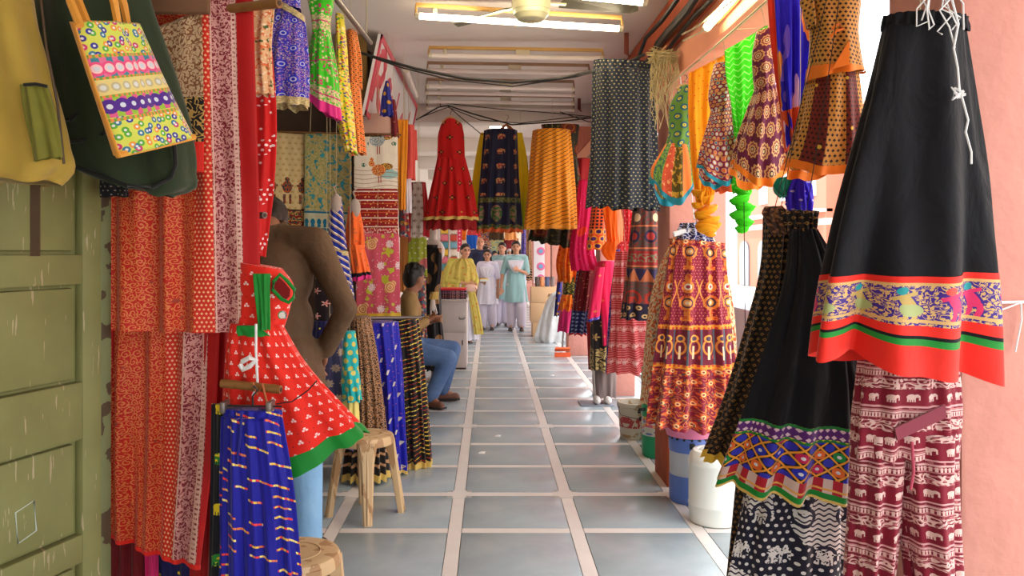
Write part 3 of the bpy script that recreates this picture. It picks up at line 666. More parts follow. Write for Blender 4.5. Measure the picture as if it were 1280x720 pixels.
M_whitefloral = cloth_mat('white_floral_dupatta', lambda u, v: paint((226, 214, 206), (flower(*cell(u, v, .05, .06, .5)[:2], .018, 5, .4), (150, 120, 110)), ((u < .05), (206, 30, 36)), ((u > .13) & (u < .20), (206, 40, 50))), .6, trans=.2)
M_amber = cloth_mat('amber_cloth', (240, 160, 40), .6, trans=.2)
M_peach = cloth_mat('peach_cloth', (240, 170, 100), .6, trans=.2)
M_multi = cloth_mat('multicolour_print', confetti((120, 80, 80), [(60, 110, 130), (206, 150, 60), (180, 50, 60), (70, 70, 110), (200, 180, 150)], 40, .5), .7)
M_bluegold = cloth_mat('blue_gold_cloth', bandhani((30, 36, 130), (206, 150, 50), .06, .22), .6)
M_whitecloth = cloth_mat('white_cotton', lambda u, v: mix((226, 222, 236), (236, 234, 242), noise(u, v, 6, 2)), .8, trans=.1)
# ================================================================ garments hung near the camera, left
C = Cloth
garment('sari', 'red sari with gold scrollwork and wine border, upper of two on the left', 'sari', [('body', C([(4, 122, 0, 313), (120, 122, 120, 316), (240, 122, 240, 320), (413, 122, 416, 323)], 2.5, dep=.02, pl=6, amp=.018, at=.8, flat=True, nv=60, nu=160, seed=3), M_saree1)])
garment('sari', 'red sari with gold scrollwork and slanting hem, lower of two on the left', 'sari', [('body', C([(395, 127, 395, 272), (540, 128, 545, 266), (668, 132, 712, 249)], 2.62, dep=.02, pl=6, amp=.019, at=.8, flat=True, nv=56, nu=150, seed=8), M_saree2, [('hem_edge', M_redhem, 662, 668)])])
garment('cloth_length', 'plain deep red cloth strip beside the lower sari', 'cloth', [('b', C([(395, 240, 300), (560, 240, 292), (760, 236, 280)], 2.70, dep=.02, pl=5, amp=.01, at=.7, flat=True, seed=4), M_redplain)])
garment('cloth_length', 'maroon cloth showing below the lower sari hem', 'cloth', [('b', C([(640, 128, 186), (770, 128, 186)], 2.76, dep=.02, pl=5, amp=.012, at=.9, flat=True, seed=5), M_maroon)])
garment('cloth_length', 'narrow magenta cloth end below the lower sari hem', 'cloth', [('b', C([(640, 181, 196), (770, 182, 197)], 2.72, dep=.012, pl=3, amp=.006, at=.9, seed=6), M_magenta)])
garment('cloth_length', 'black cloth with tiny specks below the lower sari', 'cloth', [('b', C([(650, 192, 262), (770, 192, 262)], 2.78, dep=.02, pl=5, amp=.01, at=.9, flat=True, seed=7), M_navydots)])
garment('folded_cloth', 'beige block printed cloth hanging behind the green bag', 'cloth', [('panel', C([(46, 172, 14, 252), (90, 174, 80, 253), (215, 178, 215, 253)], 2.43, dep=.012, pl=4, amp=.005, at=.8, flat=True, seed=9), M_beigeprint, [('border', M_blockborder, 130, 180), ('red_edge', M_redhem, 180, 215)])])
garment('scarf', 'red scarf with white tie-dyed dots hanging behind the sari', 'scarf', [('b', C([(30, 305, 335), (150, 308, 343), (230, 310, 340), (320, 312, 330)], 2.66, dep=.02, pl=4, amp=.010, at=.7, seed=10), M_bandhej)])
garment('scarf', 'beige and orange floral scarf under the upper bamboo pole', 'scarf', [('b', C([(12, 309, 342), (60, 309, 338), (118, 315, 341)], 2.58, dep=.018, pl=4, amp=.008, at=.7, seed=11), M_floralbeige)])
# red child's dress with green edging
rd = garment('child_dress', "red child's dress with green hem in front of the man", 'dress', [
    ('bodice', C([(327, 300, 336, 352), (350, 298, 356, 366), (380, 300, 384, 362), (412, 296, 414, 352)], 2.52, dep=.06, pl=4, amp=.006, seed=12), M_reddress),
    ('skirt', C([(404, 290, 406, 352), (440, 284, 446, 375), (500, 282, 494, 415), (604, 284, 540, 457)], 2.50, dep=.10, pl=7, amp=.014, at=.3, nv=50, seed=13, sag=.035, dtop=.05), M_reddress, [('hem_border', M_green, 582, 604)])])
m = MB()
hole = [(350, 343), (342, 352), (341, 362), (352, 374), (361, 378), (367, 372), (368, 362), (360, 352)]
m.tube([P(x, y, 2.452) for x, y in hole], .006, 6, closed=True); m.build('armhole_trim', M_green, rd)
MB().prism([((x-CX)*2.456/F, H-(y-CY)*2.456/F) for x, y in [(350+.86*(a-353), 361+.86*(b-361)) for a, b in hole]], .004, Matrix.Translation((0, 2.456, 0))).build('sleeve_lining', cloth_mat('dark_red_lining', (120, 8, 10)), rd)
link('sash', C([(342, 318, 337), (380, 322, 336), (412, 324, 336)], 2.44, dep=.01, pl=3, amp=.005, at=.8, seed=2).mesh('sash', M_green), rd)
link('tie_end', C([(407, 296, 322), (420, 298, 336)], 2.44, dep=.012, pl=3, amp=.004, seed=2).mesh('tie_end', M_green), rd)
MB().lathe([(.012, -.004), (.014, 0), (.010, .004)], n=20, rot=Matrix.Rotation(PI/2, 3, 'X'), c=P(353, 394, 2.435)).build('mirror_button', plain('mirror_disc', (214, 220, 224), .1, .9), rd)
ns = garment('skirt', 'navy blue skirt with coloured dashes clipped on a wire hanger', 'skirt', [
    ('waistband', C([(510, 281, 513, 351), (522, 281, 524, 352)], 2.30, dep=.035, pl=12, amp=.004, at=1, seed=14), M_navydash),
    ('skirt_body', C([(520, 280, 352), (600, 278, 364), (720, 277, 375), (790, 275, 382)], 2.30, dep=.05, pl=10, amp=.012, at=.4, nv=50, nu=150, seed=15), M_navydash)])
MB().tube([P(302, 516, 2.255), P(300, 545, 2.245), P(296, 580, 2.25)], .004, 6).build('drawstring', cloth_mat('navy_cord', (20, 24, 120)), ns)
garment('cloth_length', 'black cloth with yellow and green elephants beside the navy skirt', 'cloth', [('b', C([(505, 266, 288), (600, 264, 290), (790, 258, 290)], 2.36, dep=.015, pl=3, amp=.006, at=.8, seed=16), M_elbk)])
# children's dresses on the upper left rail
garment('child_dress', "blue mosaic print child's dress hanging top left", 'dress', [
    ('bodice', C([(-40, 346, 380), (-10, 348, 376), (12, 350, 377)], 3.25, dep=.05, pl=3, amp=.005, seed=17), M_bluekid),
    ('belt', C([(2, 347, 20, 380), (10, 346, 29, 382)], 3.24, dep=.056, pl=3, amp=.003, seed=17), M_beigetrim),
    ('skirt', C([(10, 346, 20, 380), (50, 333, 50, 382), (95, 329, 92, 384), (128, 332, 133, 384)], 3.25, dep=.09, pl=6, amp=.012, sag=.012, seed=18, dtop=.05), M_bluekid, [('hem_border', M_beigetrim, 118, 128)])])
garment('child_dress', "bright green embroidered child's dress with pink hem", 'dress', [
    ('bodice', C([(-40, 388, 416), (0, 384, 418), (30, 390, 412), (48, 391, 413)], 3.5, dep=.05, pl=3, amp=.006, seed=19), M_greenkid),
    ('skirt', C([(44, 391, 44, 413), (85, 384, 84, 419), (120, 383, 150, 425)], 3.5, dep=.08, pl=6, amp=.010, sag=.02, seed=20, dtop=.05), M_greenkid, [('hem_border', M_pinkhem, 110, 120)])])
garment('child_dress', "narrow yellow multicoloured child's dress seen edge on", 'dress', [
    ('bodice', C([(20, 420, 430), (60, 421, 433), (95, 423, 434)], 3.85, dep=.06, pl=4, amp=.008, seed=21), M_yellowkid),
    ('skirt', C([(92, 422, 435), (150, 423, 442), (188, 432, 192, 446)], 3.85, dep=.09, pl=5, amp=.010, seed=22), M_yellowkid)])
garment('child_dress', "narrow orange block print child's dress at the rail end", 'dress', [
    ('bodice', C([(40, 434, 446), (70, 434, 451), (110, 436, 452)], 4.1, dep=.06, pl=4, amp=.009, seed=23), M_orangekid),
    ('skirt', C([(106, 436, 450), (150, 437, 453), (192, 439, 455)], 4.1, dep=.08, pl=5, amp=.012, seed=24), M_orangekid)])
# panels hung on the shop partition
garment('folded_sari', 'beige printed sari length with dancing figures on the shop wall', 'sari', [('b', C([(165, 332, 168, 381), (283, 332, 284, 381)], 6.02, dep=.012, pl=3, amp=.004, at=1, flat=True, seed=25), M_dancers)])
garment('folded_sari', 'teal and gold brocade length on the shop wall', 'sari', [('b', C([(167, 380, 168, 440), (292, 380, 294, 440)], 5.98, dep=.012, pl=3, amp=.004, at=1, flat=True, seed=26), M_brocade)])
garment('folded_sari', 'white peacock sari with maroon striped lower half', 'sari', [('b', C([(171, 442, 171, 497), (300, 442, 300, 498)], 5.72, dep=.012, pl=3, amp=.003, at=1, flat=True, nv=48, seed=27), M_peacock)])
garment('folded_sari', 'pink sari with white flowers and yellow hem', 'sari', [('panel', C([(292, 447, 292, 499), (400, 445, 399, 501)], 5.66, dep=.012, pl=4, amp=.005, at=.8, flat=True, seed=28), M_pinkpanel, [('hem_border', M_yellowhem, 391, 400)])])
garment('child_dress', "small blue child's dress with white wavy stripes", 'dress', [
    ('bodice', C([(246, 414, 427), (275, 411, 430), (312, 410, 434)], 5.1, dep=.05, pl=3, amp=.006, seed=29), M_bluecascade),
    ('belt', C([(309, 409, 314, 435), (315, 409, 320, 436)], 5.09, dep=.055, pl=3, amp=.002, seed=29), M_beigetrim),
    ('skirt', C([(314, 410, 435), (345, 416, 439), (374, 424, 442)], 5.1, dep=.07, pl=5, amp=.010, seed=30), M_bluecascade)])
garment('child_dress', "small orange ruffled child's dress with bright pink hem", 'dress', [
    ('bodice', C([(258, 436, 449), (290, 434, 455), (310, 434, 454)], 5.2, dep=.05, pl=4, amp=.012, seed=31), M_orangeruf),
    ('skirt', C([(306, 435, 454), (330, 438, 459), (352, 440, 347, 463)], 5.2, dep=.08, pl=6, amp=.014, seed=32), M_orangeruf, [('black_band', M_blackcloth, 343, 347), ('pink_ruffle', M_pinkhem, 347, 352)])])
garment('child_dress', 'black flower embroidered dress with navy skirt behind the man', 'dress', [
    ('bodice', C([(335, 396, 424), (370, 392, 424), (402, 394, 420)], 4.9, dep=.06, pl=3, amp=.006, seed=33), M_blackflower),
    ('skirt', C([(400, 394, 420), (440, 388, 424), (490, 384, 428)], 4.9, dep=.09, pl=7, amp=.012, seed=34), M_navydots)])
garment('skirt', 'grey blue skirt with round beige motifs behind the man', 'skirt', [('b', C([(420, 400, 428), (470, 396, 434), (560, 392, 440)], 4.75, dep=.10, pl=8, amp=.016, seed=35), M_greymotif)])
tq = garment('child_dress', "small turquoise child's dress with gold spots", 'dress', [
    ('bodice', C([(414, 430, 444), (440, 428, 447), (465, 428, 448)], 4.62, dep=.05, pl=3, amp=.006, seed=36), M_turq),
    ('skirt', C([(462, 428, 448), (500, 430, 452)], 4.62, dep=.07, pl=5, amp=.012, seed=37), M_turq),
    ('lining', C([(470, 431, 447), (535, 427, 448)], 4.64, dep=.05, pl=5, amp=.010, seed=38), cloth_mat('pale_yellow_lining', (232, 214, 120)))])
garment('skirt', 'long black skirt with brown paisley print behind the stool', 'skirt', [('skirt_body', C([(396, 440, 462), (450, 440, 472), (520, 438, 480), (597, 432, 484)], 4.95, dep=.13, pl=10, amp=.022, nv=46, seed=39, hem=.008), M_brownpaisley, [('hem_border', M_gold, 590, 597)])])
garment('skirt', 'long royal blue skirt with pale flecks', 'skirt', [('skirt_body', C([(402, 455, 497), (450, 462, 501), (520, 467, 504), (588, 466, 508)], 5.15, dep=.12, pl=10, amp=.022, nv=46, seed=40, hem=.006), M_bluedash, [('hem_border', M_gold, 582, 588)])])
garment('skirt', 'long black skirt with rows of yellow dashes beside the seated man', 'skirt', [('skirt_body', C([(398, 491, 523), (450, 495, 529), (520, 499, 534), (582, 502, 538)], 5.32, dep=.10, pl=8, amp=.020, nv=46, seed=41, hem=.006), M_blackdash, [('hem_border', M_gold, 575, 582)])])
# ================================================================ hung across the arcade
garment('frock', 'long red frock with dark flowers on a wooden hanger', 'dress', [
    ('bodice', C([(149, 558, 569), (153, 553, 575), (162, 549, 578), (185, 547, 580), (200, 547, 581)], 7.5, dep=.07, pl=4, amp=.010, seed=42), M_redfrock),
    ('skirt', C([(197, 547, 581), (230, 541, 589), (275, 532, 597)], 7.5, dep=.14, pl=10, amp=.028, seed=43, hem=.008, dtop=.07), M_redfrock, [('hem_border', M_gold, 271, 275)]),
    ('underskirt', C([(265, 536, 594), (287, 534, 596)], 7.52, dep=.11, pl=10, amp=.02, seed=44), M_redplain)])
garment('skirt', 'navy skirt with gold elephants and orange hem', 'skirt', [('b', C([(163, 606, 646), (220, 601, 648), (290, 597, 650)], 7.6, dep=.12, pl=9, amp=.024, seed=45), M_navyele)])
garment('dupatta', 'yellow to lime shaded dupatta behind the navy skirt', 'scarf', [('b', C([(166, 600, 653), (200, 594, 659), (250, 590, 661), (287, 589, 660)], 7.9, dep=.03, pl=9, amp=.02, flat=True, seed=46), M_yellowdup)])
garment('skirt', 'orange yellow skirt with dark wavy lines clipped to the wire', 'skirt', [('b', C([(163, 667, 712), (210, 663, 715), (286, 656, 720)], 7.3, dep=.14, pl=8, amp=.028, seed=47, hem=.008), M_orangeskirt)])
garment('frock', 'dark green and brown frock hanging behind the orange skirt', 'dress', [
    ('bodice', C([(156, 676, 724), (175, 682, 722), (200, 684, 720)], 7.75, dep=.08, pl=4, amp=.01, seed=48), M_darkdress),
    ('skirt', C([(197, 683, 721), (250, 672, 726), (300, 662, 312, 722)], 7.75, dep=.13, pl=9, amp=.025, seed=49), M_darkdress)])
garment('skirt', 'large navy skirt with pale lattice print hung from the ceiling cable', 'skirt', [('waistband', C([(75, 743, 79, 817), (88, 742, 91, 817)], 4.9, dep=.06, pl=16, amp=.006, at=1, seed=50), M_navyskirt),
    ('skirt_body', C([(87, 742, 90, 817), (160, 741, 160, 818), (258, 737, 263, 820)], 4.9, dep=.09, pl=8, amp=.022, at=.5, nv=50, nu=150, seed=51), M_navyskirt)])
# ================================================================ right cord, far to near
garment('child_dress', "child's dress with green bodice, striped skirt and teal edge", 'dress', [
    ('bodice', C([(108, 850, 862), (130, 838, 868), (170, 836, 866), (185, 832, 862)], 4.3, dep=.05, pl=4, amp=.008, seed=52), M_kidgreen),
    ('skirt', C([(180, 832, 182, 862), (196, 822, 194, 868), (212, 813, 206, 872), (222, 813, 212, 872)], 4.3, dep=.09, pl=7, amp=.010, sag=.17, seed=53, dtop=.05), M_kidstripe, [('hem_border', M_tealhem, 219, 222)])])
garment('scarf', 'yellow scarf with orange dots knotted at its end', 'scarf', [
    ('drape', C([(92, 861, 68, 908), (150, 862, 150, 900), (205, 866, 205, 900), (245, 872, 245, 890)], 4.05, dep=.025, pl=7, amp=.014, at=.6, seed=54), M_yellowscarf),
    ('twist', C([(236, 874, 888), (250, 872, 888), (256, 874, 886)], 4.05, dep=.03, pl=5, amp=.014, at=1, seed=55), M_yellowscarf)])
garment('child_dress', "maroon mirror work child's dress with blue hem", 'dress', [
    ('bodice', C([(80, 893, 80, 921), (100, 888, 100, 920), (125, 886, 120, 915), (140, 890, 136, 913)], 3.6, dep=.05, pl=3, amp=.006, seed=56), M_maroonmirror),
    ('skirt', C([(138, 889, 134, 914), (170, 880, 165, 922), (196, 873, 192, 928), (208, 872, 204, 930)], 3.6, dep=.09, pl=6, amp=.010, sag=.10, seed=57, dtop=.045), M_maroonmirror, [('hem_border', M_tealhem, 204, 208)])])
garment('scarf', 'lime green leheriya scarf hung by its corners with knotted tail', 'scarf', [
    ('drape', C([(64, 906, 32, 959), (95, 908, 80, 957), (130, 915, 125, 945), (168, 922, 168, 928)], 3.45, dep=.018, pl=6, amp=.012, at=.6, seed=58), M_greenscarf),
    ('twist', C([(160, 922, 930), (215, 922, 936), (232, 920, 938), (240, 922, 936)], 3.5, dep=.03, pl=5, amp=.014, at=1, seed=59), M_greenscarf)])
garment('child_dress', "purple child's dress with gold medallions and orange hem", 'dress', [
    ('bodice', C([(40, 946, 38, 968), (70, 941, 66, 968), (95, 943, 90, 967), (115, 946, 108, 966)], 3.1, dep=.05, pl=3, amp=.006, seed=60), M_medal),
    ('skirt', C([(112, 945, 104, 967), (150, 932, 140, 978), (192, 917, 172, 988), (206, 914, 184, 992)], 3.1, dep=.09, pl=7, amp=.012, sag=.125, seed=61, dtop=.045, nv=46), M_medal, [('hem_border', M_orangehem, 200, 206)])])
garment('cloth_length', 'small rust orange frock hem between the maroon and purple dresses', 'cloth', [('b', C([(195, 890, 940), (228, 888, 945), (240, 896, 930)], 3.75, dep=.04, pl=4, amp=.01, seed=62), cloth_mat('rust_cloth', (206, 84, 40), .6, trans=.3))])
garment('scarf', 'blue and orange tie-dyed scarf hanging in folds to a point', 'scarf', [('b', C([(-20, 964, -30, 1016), (60, 969, 50, 1013), (120, 975, 110, 1006), (186, 986, 186, 994)], 2.85, dep=.03, pl=8, amp=.014, at=.8, seed=63), M_tiedye)])
ko = garment('child_outfit', "brown dotted child's top and panelled skirt with orange hem", 'dress', [
    ('top', C([(-50, 1012, 1075), (0, 1010, 1076), (40, 1014, 1072), (80, 1012, 86, 1078), (108, 1008, 90, 1080)], 2.48, dep=.06, pl=4, amp=.007, seed=64, nv=44), M_brown2, [('top_border', M_orangehem, 94, 106)]),
    ('skirt', C([(92, 1012, 92, 1072), (130, 1004, 130, 1075), (180, 990, 175, 1078), (206, 978, 194, 1080)], 2.50, dep=.09, pl=7, amp=.010, sag=.055, seed=65, dtop=.05), M_browncheck, [('hem_border', M_orangehem, 197, 206)])])
link('sleeve', C([(2, 1000, -8, 1016), (36, 1010, 30, 1020)], 2.46, dep=.025, pl=3, amp=.005, seed=66).mesh('sleeve', M_browncheck), ko)
MB().tube([P(1040, 36, 2.405), P(1048, 30, 2.40), P(1054, 36, 2.40), P(1046, 38, 2.40), P(1038, 46, 2.405)], .005, 6).build('bow', M_orangehem, ko)
MB().prism([(0, 0), (.05, .012), (.05, .085)], .006, Matrix.Translation(P(1040, 86, 2.41))).build('pocket_flap', M_orangehem, ko)
garment('scarf', 'royal blue knotted scarf end with teal puff below the brown outfit', 'scarf', [
    ('teal_puff', C([(222, 974, 986), (230, 968, 990), (240, 970, 988), (246, 978, 986)], 2.72, dep=.04, pl=5, amp=.006, at=1, seed=67), cloth_mat('teal_gauze', (20, 150, 120), .6, trans=.4)),
    ('twist', C([(222, 992, 1004), (240, 985, 1010), (262, 986, 1012), (280, 988, 1002), (290, 992, 1000)], 2.70, dep=.045, pl=5, amp=.012, at=1, seed=68), cloth_mat('blue_dot_gauze', bandhani((50, 24, 196), (190, 180, 230), .03, .12), .6, trans=.3))])
def knot(lab, Y, pts, m, seed):
    # wound knot: overlapping tilted coils of cloth
    rn = random.Random(seed); o = next(q for q in bpy.data.objects if q.get('label') == lab); b = MB()
    for k, (x, y, w, hh) in enumerate(pts):
        R_ = Matrix.Rotation(rn.uniform(.12, .38)*(-1)**k, 3, 'Y') @ Matrix.Rotation(rn.uniform(-.3, .3), 3, 'X'); s_ = Y/F
        b.ell(P(x, y, Y), (w*s_, w*s_*.85, hh*s_), R_, 20, 12)
        b.tube([P(x, y, Y)+R_@Vector((w*s_*.98*math.cos(a), w*s_*.84*math.sin(a), .3*hh*s_)) for a in np.linspace(0, 2*PI, 18, endpoint=False)], hh*s_*.28, 6, closed=True)
    b.build('knot', m, o)
knot('yellow scarf with orange dots knotted at its end', 4.05, [(874, 242, 9, 5), (882, 250, 10, 6), (872, 257, 7, 5), (884, 263, 13, 6), (878, 271, 10, 6), (886, 277, 14, 6), (883, 286, 13, 7), (893, 282, 8, 5), (886, 292, 8, 4)], M_yellowscarf, 4)
knot('lime green leheriya scarf hung by its corners with knotted tail', 3.5, [(928, 240, 10, 6), (925, 250, 12, 7), (931, 259, 12, 7), (926, 268, 13, 7), (930, 277, 11, 7), (928, 286, 8, 6)], M_greenscarf, 6)
knot('royal blue knotted scarf end with teal puff below the brown outfit', 2.70, [(996, 236, 12, 7), (1000, 248, 13, 8), (994, 258, 11, 7), (1004, 262, 9, 6), (996, 274, 8, 9)], cloth_mat('blue_gauze_knot', (46, 22, 190), .6), 8)
# mandala skirt and companions at the second pillar
garment('skirt', 'maroon and orange mandala print skirt with paisley frieze', 'skirt', [
    ('waistband', C([(298, 838, 304, 905), (308, 838, 312, 905)], 4.42, dep=.08, pl=18, amp=.006, at=1, seed=69), M_mandala),
    ('skirt_body', C([(306, 838, 311, 905), (360, 832, 908), (440, 823, 914), (530, 812, 540, 919)], 4.42, dep=.13, pl=9, amp=.030, at=.3, nv=56, nu=170, seed=70, hem=.006, dtop=.08), M_mandala)])
garment('skirt', 'beige and rust print skirt half hidden behind the mandala skirt', 'skirt', [('b', C([(288, 846, 888), (330, 826, 905), (480, 805, 922), (505, 803, 924)], 4.63, dep=.05, pl=9, amp=.012, seed=71), M_sidebeige)])
garment('cloth_bundle', 'navy and white printed cloth bunched on the hanger above the mandala skirt', 'cloth', [('b', C([(279, 852, 876), (288, 848, 884), (302, 846, 890)], 4.43, dep=.07, pl=7, amp=.012, at=1, seed=72), M_navybundle)])
# black skirts
bk = garment('skirt', 'black skirt with broad mirror work border', 'skirt', [
    ('waist_gather', C([(264, 978, 1018), (290, 984, 1014)], 2.32, dep=.05, pl=11, amp=.010, at=1, seed=73), M_goldblack),
    ('skirt_body', C([(286, 990, 286, 1018), (340, 984, 330, 1040), (420, 962, 420, 1060), (530, 925, 540, 1072), (602, 897, 622, 1069)], 2.30, dep=.11, pl=7, amp=.020, at=.3, nv=100, nu=150, seed=74, dtop=.04), M_blackcloth,
     [('zigzag_braid', M_zigzag, 517, 521), ('purple_braid', M_purpleband, 521, 533), ('zigzag_braid', M_zigzag, 533, 536), ('mirror_band', M_mirrorband, 536, 578), ('red_check_braid', M_redcheck, 578, 592), ('green_braid', M_green, 592, 599), ('gold_edge', M_gold, 599, 602)])])
garment('skirt', 'black and gold diamond print skirt beside the black mirror skirt', 'skirt', [('skirt_body', C([(266, 956, 262, 1000), (330, 954, 330, 992), (420, 932, 420, 985), (500, 908, 500, 965), (572, 880, 590, 945)], 2.46, dep=.07, pl=7, amp=.014, at=.4, nv=56, nu=130, seed=75, dtop=.04), M_goldblack, [('hem_border', M_yellowhem, 562, 572)])])
garment('scarf', 'rust and black gauze bunched at the black skirt waist', 'scarf', [('b', C([(258, 962, 975), (266, 957, 985), (280, 962, 984), (292, 970, 984)], 2.36, dep=.03, pl=5, amp=.010, at=1, seed=76), cloth_mat('rust_gauze', lambda u, v: paint((70, 44, 30), (noise(u, v, 60, 2) > .54, (150, 100, 60))), .6))])
garment('skirt', 'black and white elephant patchwork skirt at the bottom right', 'skirt', [('b', C([(585, 942, 1055), (640, 928, 1060), (720, 914, 1064), (800, 905, 1068)], 2.40, dep=.09, pl=8, amp=.016, at=.6, nv=44, nu=150, seed=77), M_bwele)])
garment('cloth_length', 'thin black cloth with gold polka dots edging the patchwork skirt', 'cloth', [('b', C([(600, 920, 940), (800, 900, 930)], 2.5, dep=.02, pl=3, amp=.006, seed=78), M_goldblack)])
# black skirt with red brocade border, nearest
nb = garment('skirt', 'black skirt with purple brocade band and wide red hem, nearest on the right', 'skirt', [
    ('waistband', C([(20, 1106, 24, 1206), (36, 1104, 40, 1207)], 1.66, dep=.05, pl=18, amp=.004, at=1, seed=79), M_blackcloth),
    ('skirt_body', C([(34, 1105, 38, 1206), (120, 1087, 120, 1215), (250, 1057, 250, 1228), (370, 1034, 370, 1228), (440, 1022, 470, 1222)], 1.66, dep=.075, pl=4, amp=.034, at=.15, nv=110, nu=220, seed=84, sag=.010, hem=.014, dtop=.045), M_blackcloth,
     [('red_piping', M_redhem, 329, 337), ('brocade_band', M_brocband, 337, 384), ('red_piping', M_redhem, 384, 394), ('black_piping', M_blackcloth, 394, 399), ('green_piping', M_green, 399, 407), ('red_hem', M_redhem, 407, 440)])])
pt = garment('trousers', 'maroon harem trousers with cream elephant rows below the black skirt', 'trousers', [
    ('hip', C([(440, 1078, 1190), (500, 1070, 1196), (570, 1066, 1197)], 1.76, dep=.05, pl=8, amp=.008, at=.6, seed=81), M_elepants),
    ('leg', C([(540, 1066, 1132), (640, 1066, 1124), (790, 1058, 1106)], 1.77, dep=.05, pl=5, amp=.010, at=.6, seed=82, nv=44), M_elepants),
    ('leg', C([(540, 1124, 1196), (640, 1130, 1195), (790, 1146, 1196)], 1.75, dep=.05, pl=5, amp=.010, at=.6, seed=83, nv=44), M_elepants)])
MB().prism([(-.045, .0), (.06, .05), (.062, .022), (-.04, -.026)], .006, Matrix.Translation(P(1145, 535, 1.70))).build('pocket_welt', cloth_mat('pink_woven_welt', lambda u, v: (132, 56, 70)), pt)
MB().tube([P(1140, 552, 1.695), P(1142, 590, 1.692), P(1138, 612, 1.695)], .003, 6).build('drawstring', cloth_mat('pink_cord', (176, 70, 90)), pt)
# ================================================================ right middle distance
garment('shorts', 'short red garment with thin gold edge', 'clothing', [('b', C([(198, 720, 738), (225, 717, 739), (250, 715, 738)], 7.95, dep=.06, pl=4, amp=.012, seed=90), M_redplain)])
garment('dupatta', 'magenta dupatta with red patches left of the navy lattice skirt', 'scarf', [('b', C([(225, 724, 746), (270, 720, 744), (320, 714, 742), (338, 716, 748)], 7.5, dep=.04, pl=6, amp=.018, seed=91), M_magentadup)])
garment('skirt', 'orange and black mirror work skirt below the navy lattice skirt', 'skirt', [('b', C([(256, 740, 758), (290, 736, 757), (312, 733, 757)], 7.1, dep=.06, pl=4, amp=.010, seed=92), M_mirrororange)])
garment('scarf', 'orange gauze scarf knotted into a ball', 'scarf', [('drape', C([(255, 752, 772), (290, 758, 771), (304, 760, 772)], 6.7, dep=.03, pl=5, amp=.012, at=.8, seed=93), M_orangesc), ('knot', C([(302, 758, 772), (310, 752, 775), (320, 755, 774), (325, 760, 770)], 6.68, dep=.05, pl=5, amp=.008, at=1, seed=94), M_orangesc)])
garment('scarf', 'pink dotted scarf knotted above the pale red elephant cloth', 'scarf', [('drape', C([(255, 776, 794), (290, 780, 790), (305, 780, 788)], 6.5, dep=.03, pl=5, amp=.012, at=.8, seed=95), M_pinksc), ('knot', C([(302, 778, 790), (309, 772, 796), (318, 776, 792)], 6.48, dep=.05, pl=5, amp=.008, at=1, seed=96), M_pinksc)])
garment('scarf', 'pale peach gauze between the orange and pink scarves', 'scarf', [('b', C([(255, 768, 782), (290, 769, 783), (318, 770, 780)], 6.8, dep=.02, pl=4, amp=.01, at=.8, seed=97), M_peachsc)])
garment('frock', 'orange ruffled frock with dark printed band and red hem beyond the cartons', 'dress', [
    ('ruffle', C([(305, 702, 722), (335, 698, 723), (352, 700, 722)], 9.2, dep=.12, pl=8, amp=.03, at=.7, seed=98), M_orangeruff2),
    ('printed_band', C([(346, 704, 722), (372, 703, 721)], 9.2, dep=.10, pl=4, amp=.012, seed=99), M_greenblack),
    ('skirt', C([(368, 702, 721), (388, 699, 719)], 9.2, dep=.11, pl=6, amp=.02, seed=100), M_orangeruff2),
    ('red_hem', C([(386, 700, 718), (414, 697, 716)], 9.2, dep=.11, pl=5, amp=.015, seed=101), M_magenta)])
garment('cloth_length', 'narrow navy cloth hanging left of the orange ruffles', 'cloth', [('b', C([(335, 698, 704), (395, 693, 700)], 9.5, dep=.04, pl=3, amp=.01, seed=102), M_bluegold)])
garment('frock', 'maroon dress with navy patterned hem beside the mannequin', 'dress', [('skirt', C([(326, 726, 745), (360, 720, 744), (418, 714, 735)], 8.5, dep=.10, pl=6, amp=.022, seed=103), M_maroonvel, [('hem_border', M_patola, 388, 418)])])
garment('cloth_length', 'narrow blue patterned cloth left of the maroon dress', 'cloth', [('b', C([(330, 722, 728), (395, 714, 720)], 8.7, dep=.03, pl=3, amp=.01, seed=104), M_patola)])
garment('cloth_length', 'pale red cloth with white elephant rows hanging in two folds', 'cloth', [('drape', C([(314, 771, 793), (350, 767, 800), (400, 765, 812), (466, 762, 826)], 6.3, dep=.05, pl=7, amp=.022, at=.4, seed=105, nv=46), M_palele)])
garment('cloth_length', 'blue edged cloth strip left of the pale red elephant cloth', 'cloth', [('b', C([(312, 770, 775), (380, 762, 769), (466, 757, 763)], 6.36, dep=.02, pl=3, amp=.006, seed=106), M_bluestripe)])
garment('skirt', 'grey and red frieze print skirt below the navy lattice skirt', 'skirt', [('b', C([(250, 792, 822), (310, 786, 827), (398, 778, 402, 833)], 5.9, dep=.10, pl=7, amp=.016, seed=107, nv=46), M_greyskirt)])
# left middle distance
garment('cloth_length', 'amber cloth strip right of the peacock sari', 'cloth', [('b', C([(150, 499, 509), (200, 498, 508), (262, 499, 507)], 6.0, dep=.03, pl=4, amp=.012, at=.8, seed=110), M_amber)])
garment('kurta', 'coral kurta hanging above the white floral dupatta', 'kurta', [('body', C([(157, 507, 518), (190, 505, 519), (224, 505, 519)], 6.5, dep=.07, pl=4, amp=.012, seed=111), M_coral), ('sleeve', C([(163, 517, 521), (200, 518, 522)], 6.5, dep=.03, pl=3, amp=.006, seed=112), M_coral)])
garment('cloth_length', 'white cloth below the coral kurta', 'cloth', [('b', C([(222, 506, 514), (266, 506, 514)], 6.55, dep=.04, pl=4, amp=.01, seed=113), M_whitecloth)])
garment('dupatta', 'red and white floral dupatta hanging over a rail', 'scarf', [('b', C([(228, 514, 532), (260, 511, 535), (296, 510, 535)], 7.7, dep=.07, pl=5, amp=.02, seed=114), M_whitefloral)])
